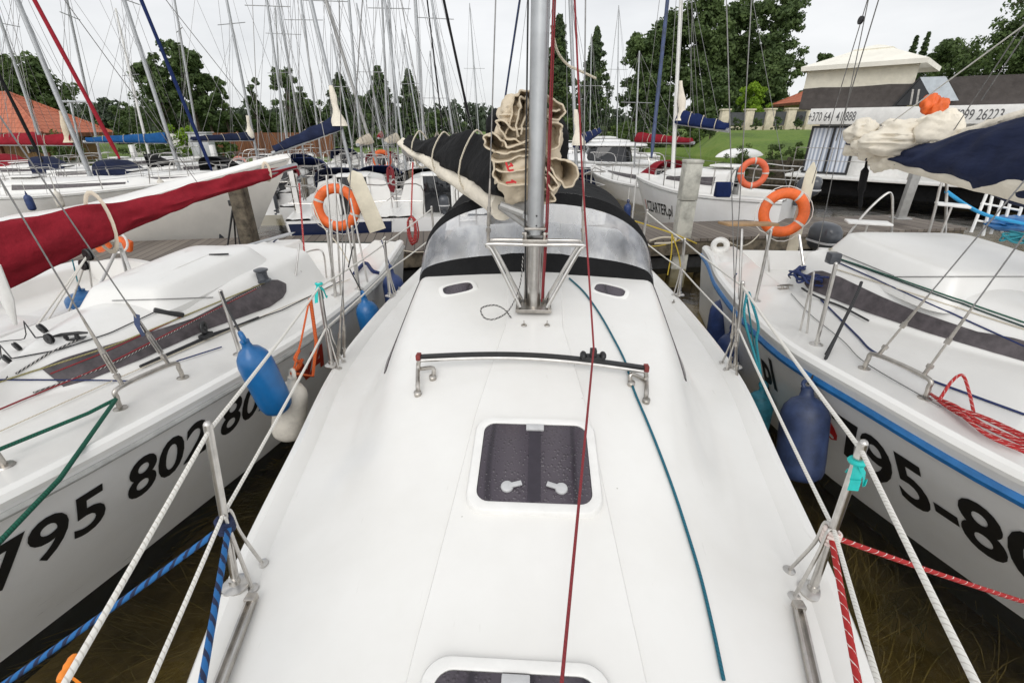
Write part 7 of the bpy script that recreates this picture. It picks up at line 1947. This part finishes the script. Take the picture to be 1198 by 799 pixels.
# boat beyond the right neighbour
bx2, rx2 = yacht('small white boat with blue gunwale beyond the right yacht, at the right edge', (6.0, 6.3), PI, 5.6, 2.2, .72, 'gelcoat', None, None, None, None, rail=False, win=True, comp=False, cab=.25, group='sailing yachts moored stern to the jetty')
for sd in (-1, 1): bx2.rail(rx2, 'gunwale', 'stripe_blue', sd, 0, 5.5, -.02, .035, .0)
ld = thing('boarding_ladder', aty(1150, 300, 6.4), 'white tubular boarding ladder standing upright at the right edge', 'ladder')
for (u0, v0, u1, v1) in ((1136, 272, 1158, 218), (1150, 276, 1164, 216), (1159, 274, 1178, 220), (1172, 272, 1186, 222), (1184, 276, 1202, 222)):
    m = MB(); m.tube([aty(u0, v0, 6.3), aty(u1, v1, 6.4)], .017, 8); m.build('rail', 'paint_white', ld)
for (u0, v0, u1, v1) in ((1153, 218, 1200, 224), (1148, 238, 1192, 246), (1142, 258, 1186, 266)):
    m = MB(); m.tube([aty(u0, v0, 6.36), aty(u1, v1, 6.36)], .013, 8); m.build('rung', 'paint_white', ld)
rope(spline([aty(1107, 224, 5.8), aty(1130, 240, 5.9), aty(1155, 252, 6.0), aty(1198, 262, 6.1)], 6), .020, 'rope_lightblue', 'bright blue strap tied from the stern rail loop to the white ladder', name='strap')
heap(thing('blue_tarpaulin', aty(1185, 270, 6.0), 'bright blue folded tarpaulin behind the white ladder at the right edge', 'tarpaulin'), aty(1190, 262, 6.3), (.35, .2, .09), 23, 'vinyl_blue', 'fold')
root = thing('rope_bundle', aty(1190, 283, 5.4), 'turquoise rope heap on the small boat with the blue gunwale', 'rope')
rnd = random.Random(9)
for k in range(6):
    c = aty(1180 + k * 4, 282, 5.5); m = MB(); m.tube(spline([c + V((rnd.uniform(-.2, .2), rnd.uniform(-.1, .1), rnd.uniform(0, .09))) for _ in range(7)], 5), .010, 6); m.build('rope_loop', 'rope_turquoise', root)

# ================================================================== lines on and around our boat
def HD(pix, off=.008): return spline([hero.pick(u, v, off) for u, v in pix], 8)
rope(HD([(666, 327), (683, 343), (701, 368), (718, 398), (731, 424), (737, 444), (743, 462), (757, 495), (771, 530), (788, 576), (803, 622), (818, 672), (832, 730), (846, 797)]) , .0056, 'rope_teal', 'teal line snaking down our foredeck right of the smoked hatch', name='sheet')
carp = pts15 = V(car) + V((0, 0, .05))
lo_ = aty(657, 799, .72); lo_.z = max(lo_.z, hero.zf(lo_.x, lo_.y) + .02)
d1 = aty(657, 800, .60)
rope([carp, aty(690, 560, 1.35).lerp(carp, .0) if False else carp.lerp(d1, .33) - V((0, 0, .008)), carp.lerp(d1, .66) - V((0, 0, .008)), d1], .0045, 'rope_maroon', 'dark red line running from the track car forward past the smoked hatch', name='control_line')
rope([carp, aty(681, 200, 2.3), aty(672, -10, 2.45)], .0046, 'rope_maroon', 'dark red line rising from the track car alongside the mast', name='halyard')
for i, (x, dy, mt, lab) in enumerate(((.056, -.03, 'rope_maroon', 'dark red halyard running down the right face of the mast'), (.066, .02, 'rope_maroon', 'second dark red halyard close behind, right of the mast'), (-.055, .02, 'rope_black', 'black halyard tight along the left face of the mast'))):
    rope([V((MX + x * .8, MY + dy, mz + .06)), V((MX + x, MY + dy, zc + .1)), V((MX + x + .01, MY + dy + .1, 8.5))], .0042, mt, lab, name='halyard', group='halyards beside the mast')
rope(spline([aty(598, 372, MY - .1), aty(590, 362, MY - .12), aty(578, 357, MY - .14), aty(563, 361, MY - .2), aty(567, 372, MY - .25), aty(580, 373, MY - .25), aty(596, 362, MY - .15), aty(608, 335, MY), aty(612, 300, MY + .06)], 6), .0042, 'rope_blackwhite', 'black and white flecked cord looped left of the mast foot', name='cord')
rope(spline([aty(697, 92, MY + .25), aty(676, 82, MY + .2), aty(664, 76, MY + .2), aty(652, 60, MY + .15), aty(645, 30, MY + .1)], 6), .006, 'rope_cream', 'cream cord curling from the folded sail head right of the mast', name='cord')
# ropes about the first stanchions
k1 = st['l1'][0].lerp(st['l1'][1], .40); k2 = st['r1'][0].lerp(st['r1'][1], .42)
def knot(p, r, mat, label):
    m = MB()
    for k in range(4): m.torus(V(p) + V((0, 0, -.018 + .012 * k)), .020, r, (.15 * k - .2, .1, 1), 14, 8)
    o = m.build('rope_knot', mat, None, 60); tag(o, label, 'rope knot')
knot(k1, .008, 'rope_blue', 'blue rope knot tied round our left front stanchion'); knot(k2, .007, 'rope_red', 'red rope knot tied round our right front stanchion')
q = aty(20, 786, .74); q = k1 + (q - k1) * 1.6
rope(catenary(k1, q, .01, 14), .0098, 'rope_blue', 'thick blue and black mooring rope crossing the water to the lower left', name='mooring_rope', seg=10)
q = aty(235, 799, .60); q = k1 + (q - k1) * 1.3
rope(catenary(k1 + V((.012, 0, 0)), q, .0, 10), .0095, 'rope_blue', 'thick blue and black rope led forward along our left deck edge', name='mooring_rope', seg=10)
q = aty(1198, 701, 1.22); q = k2 + (q - k2) * 1.5
rope(catenary(k2, q, .012, 14), .0085, 'rope_red', 'red and white mooring rope stretched to the right yacht', name='mooring_rope', seg=10)
q = aty(1004, 799, .66); q = k2 + (q - k2) * 1.3
rope(catenary(k2, q, .0, 10), .0085, 'rope_red', 'red and white rope led forward along our right deck edge', name='mooring_rope', seg=10)
def ribbon(p, mat, label, n=3, s=.05):
    root = thing('ribbon', p, label, 'ribbon'); rnd = random.Random(int(p[0] * 100)); p = V(p)
    m = MB(); m.torus(p, .016, .008, (0, .1, 1), 12, 6); m.build('knot', mat, root)
    for k in range(n):
        a = rnd.uniform(0, 6.28); m = MB(); rows = []
        for i in range(6):
            t = i / 5; c = p + V((math.cos(a) * s * .5 * t, math.sin(a) * s * .5 * t - .01, -s * t * (.8 + .5 * rnd.random()))); w_ = V((-math.sin(a), math.cos(a), .3)) * .012
            rows.append([c - w_, c + w_])
        m.loft(rows); o = m.build('tail', mat, root, 60); so = o.modifiers.new('thickness', 'SOLIDIFY'); so.thickness = .002
ribbon(st['r1'][0].lerp(st['r1'][1], .90), 'ribbon_teal', 'turquoise ribbon tied on our right front stanchion', 3, .06)
ribbon(st['l2'][1], 'ribbon_teal', 'turquoise ribbon tied on top of our second left stanchion', 3, .08)
ob_ = thing('ribbon', aty(80, 782, .46), 'orange ribbon tied on the white lifeline at the lower left', 'ribbon'); pr_ = aty(80, 782, .46); dl_ = (st['l1'][0].lerp(st['l1'][1], .965) - pr_).normalized()
m = MB(); m.tube([pr_ + dl_ * (.006 * k - .02) for k in range(8)], [.0075, .0095, .010, .0085, .0105, .0095, .010, .0075], 10); m.build('knot', 'ribbon_orange', ob_)
m = MB(); m.loft([[pr_ + V((0, -.008, 0)), pr_ + V((.006, -.008, .008))], [pr_ + V((.012, -.01, -.018)), pr_ + V((.022, -.01, -.012))], [pr_ + V((.016, -.008, -.045)), pr_ + V((.028, -.008, -.045))]]); m.build('tail', 'ribbon_orange', ob_, 60)
# mooring lines to the jetty
cl1 = hero.on(-1.0, 6.3, .05); cl2 = hero.on(1.0, 6.3, .05)
rope(catenary(pier(-2.4, -.6), cl1, .12), .009, 'rope_cream', 'cream mooring line from the jetty to our stern on the left', name='mooring_rope')
rope(catenary(pier(2.6, -.6, PZ + .02), cl2, .15), .009, 'rope_yellow', 'yellow mooring line from the jetty to our stern on the right', name='mooring_rope')
b_ = atz(785, 288, .8)
for i, (u, v, lab) in enumerate(((781, 322, 'yellow rope strand hanging by the jetty, left one'), (797, 318, 'yellow rope strand hanging by the jetty, right one'))):
    rope(spline([aty(786, 274, 6.4), aty((786 + u) / 2 + 2, 296, 6.35), aty(u, v, 6.3)], 5), .009, 'rope_yellow', lab, group='yellow rope strands', name='mooring_rope')
rope(spline([aty(690, 243, 7.2), aty(740, 258, 7.0), aty(786, 273, 6.4), aty(815, 285, 6.6)], 6), .009, 'rope_yellow', 'yellow rope stretched low over the jetty edge behind the sprayhood', name='mooring_rope')
rope(spline([atz(760, 282, PZ + .03), atz(775, 278, PZ + .03), atz(790, 279, PZ + .03), atz(786, 284, PZ + .03), atz(766, 285, PZ + .03)], 5), .018, 'rope_cream', 'cream rope heap lying on the jetty planks behind the sprayhood', name='rope_coil')
rope(spline([atz(340, 285, PZ + .04), atz(380, 283, PZ + .04), atz(430, 284, PZ + .04), atz(470, 282, PZ + .04)], 6), .008, 'rope_darkgreen', 'dark green line lying along the jetty edge below the left lifebuoy', name='mooring_rope')
rope(catenary(pier(-3.2, -.6), left.on(-2.0, 6.0, .1), .1), .009, 'rope_white', 'white mooring line from the jetty to the left yacht stern', name='mooring_rope')
rope(catenary(pier(-5.0, -.6), left.on(-3.4, 6.0, .1), .1), .009, 'rope_navy', 'navy mooring line from the jetty to the far stern corner of the left yacht', name='mooring_rope')
rope(catenary(pier(4.0, -.6), right.on(2.4, 5.8, .1), .12), .009, 'rope_cream', 'cream mooring line from the jetty to the right yacht stern', name='mooring_rope')
# frame of steel poles behind the left yacht: boom gallows and stays near the left lifebuoy
fr_ = thing('stern_gallows', atz(388, 330, .95), 'thin stainless stern frame with rope tails on the left yacht before the lifebuoy', 'stern frame')
for a, b in (((392, 348), (382, 205)), ((399, 345), (391, 205)), ((418, 332), (397, 210)), ((430, 330), (410, 232)), ((346, 322), (350, 285)), ((388, 330), (388, 262))):
    p = LP(*a); q = aty(*b, p.y + .1); m = MB(); m.tube([p, q], .009, 8); m.build('tube', 'stainless', fr_)
m = MB(); m.tube(spline([LP(352, 318), aty(352, 300, 5.4), aty(366, 293, 5.4), aty(378, 296, 5.3), LP(382, 325)], 5), .010, 8); m.build('tube', 'stainless', fr_)
rope(spline([aty(365, 236, 5.8), aty(376, 262, 5.6), aty(398, 290, 5.2), aty(416, 322, 4.9)], 6), .008, 'rope_cream', 'cream rope tail draped through the stern frame of the left yacht', name='rope')
rope(spline([LP(415, 322, .02), LP(428, 312, .04), LP(436, 320, .03), LP(444, 322, .02)], 6), .02, 'rope_navy', 'navy rope lump on the left yacht stern deck', name='rope_coil')
g_ = thing('stern_gallows', atz(900, 310, .95), 'stainless stern frame with crossed tubes on the right yacht under the lifebuoy', 'stern frame')
for a, b in (((900, 318), (897, 275)), ((865, 350), (868, 268)), ((888, 312), (900, 225)), ((905, 300), (930, 215)), ((932, 312), (931, 232)), ((940, 310), (935, 275))):
    p = RP(*a); q = aty(*b, p.y + .15); m = MB(); m.tube([p, q], .012, 8); m.build('tube', 'stainless', g_)
m = MB(); m.bar(aty(846, 262, 5.6), aty(905, 262, 5.9), .18, .03); m.build('seat_board', 'wood_teak', g_, bev=.006)
rope(spline([RP(905, 300, .5), RP(935, 310, .35), RP(965, 318, .2)], 6), .007, 'rope_cream', 'cream guard line sagging across the right yacht stern', name='rope')
# white mooring bitt with chain eye on the right yacht stern corner
p = RP(841, 295); rr_ = thing('fairlead', p, 'round white fairlead at the stern corner of the right yacht', 'fairlead')
m = MB(); m.torus(p + V((0, 0, .08)), .075, .035, (.3, 1, .2), 24, 10); m.build('ring', 'paint_white', rr_)
# navy cockpit bag on the charter yacht
p = aty(846, 222, 9.3); m = MB(); m.box(p, (.28, .16, .27)); o = m.build('rope_bag', 'canvas_blue', None, bev=.02); tag(o, 'small navy bag hanging on the charter yacht stern rail', 'bag')

# ---- water weed just below the surface, close to the camera
mat_mottled('weed', (0.19, 0.15, 0.065), 0.8, 0.4, 3, col2=(0.022, 0.028, 0.010))
rnd = random.Random(77); m = MB()
for zone in ((-2.9, -.7, -.2, 3.6), (.7, 2.9, -.2, 3.6)):
    for c in range(44):
        cx, cy = rnd.uniform(zone[0], zone[1]), rnd.uniform(zone[2], zone[3]); ang = rnd.uniform(-.7, .7) + .5; zc0 = rnd.uniform(-.42, -.06)
        for k in range(44):
            a = ang + rnd.gauss(0, .2); L = rnd.uniform(.25, .85); x, y = cx + rnd.gauss(0, .16), cy + rnd.gauss(0, .16); z = zc0 + rnd.uniform(-.12, .05); z = min(z, -.02); cu = rnd.uniform(-.5, .9); w_ = rnd.uniform(.001, .003)
            pts = []
            for i in range(6):
                pts.append(V((x, y, min(-.01, z + .05 * math.sin(i * .9))))); x += math.cos(a) * L / 5; y += math.sin(a) * L / 5; a += cu / 5
            ids = []
            for i, p in enumerate(pts):
                d = (pts[min(i + 1, 5)] - pts[max(i - 1, 0)]); n_ = V((-d.y, d.x, .0)).normalized() * w_ * (1 - abs(i - 2.5) / 4)
                ids.append((m.av(p - n_), m.av(p + n_)))
            for i in range(5): m.face((ids[i][0], ids[i][1], ids[i + 1][1], ids[i + 1][0]))
o = m.build('water_weed', 'weed', None, None); tag(o, kind='stuff')
from bpy_extras.object_utils import world_to_camera_view as w2c
bpy.context.view_layer.update()
def px(p):
    c=w2c(SC,cam,V(p)); return (round(c.x*1198), round((1-c.y)*799))
print('B1')
for y in (0,1,2,3,4,5,6,7,7.2): print(y, px(bA.T@bA.hull(y,bA.Z(y),1)), [round(k,2) for k in bA.T@bA.hull(y,bA.Z(y),1)])
print('left sheer'); 
for Y in (5,4,3,2.1,1.6,1.3): print(Y, px(left.T@left.hull(LS-Y,left.Z(LS-Y),-1)), px(left.T@left.hull(LS-Y,0,-1)))
print('right')
for Y in (5,4,3,2.1,1.6,1.3): print(Y, px(right.T@right.hull(RS-Y,right.Z(RS-Y),1)), px(right.T@right.hull(RS-Y,0,1)))
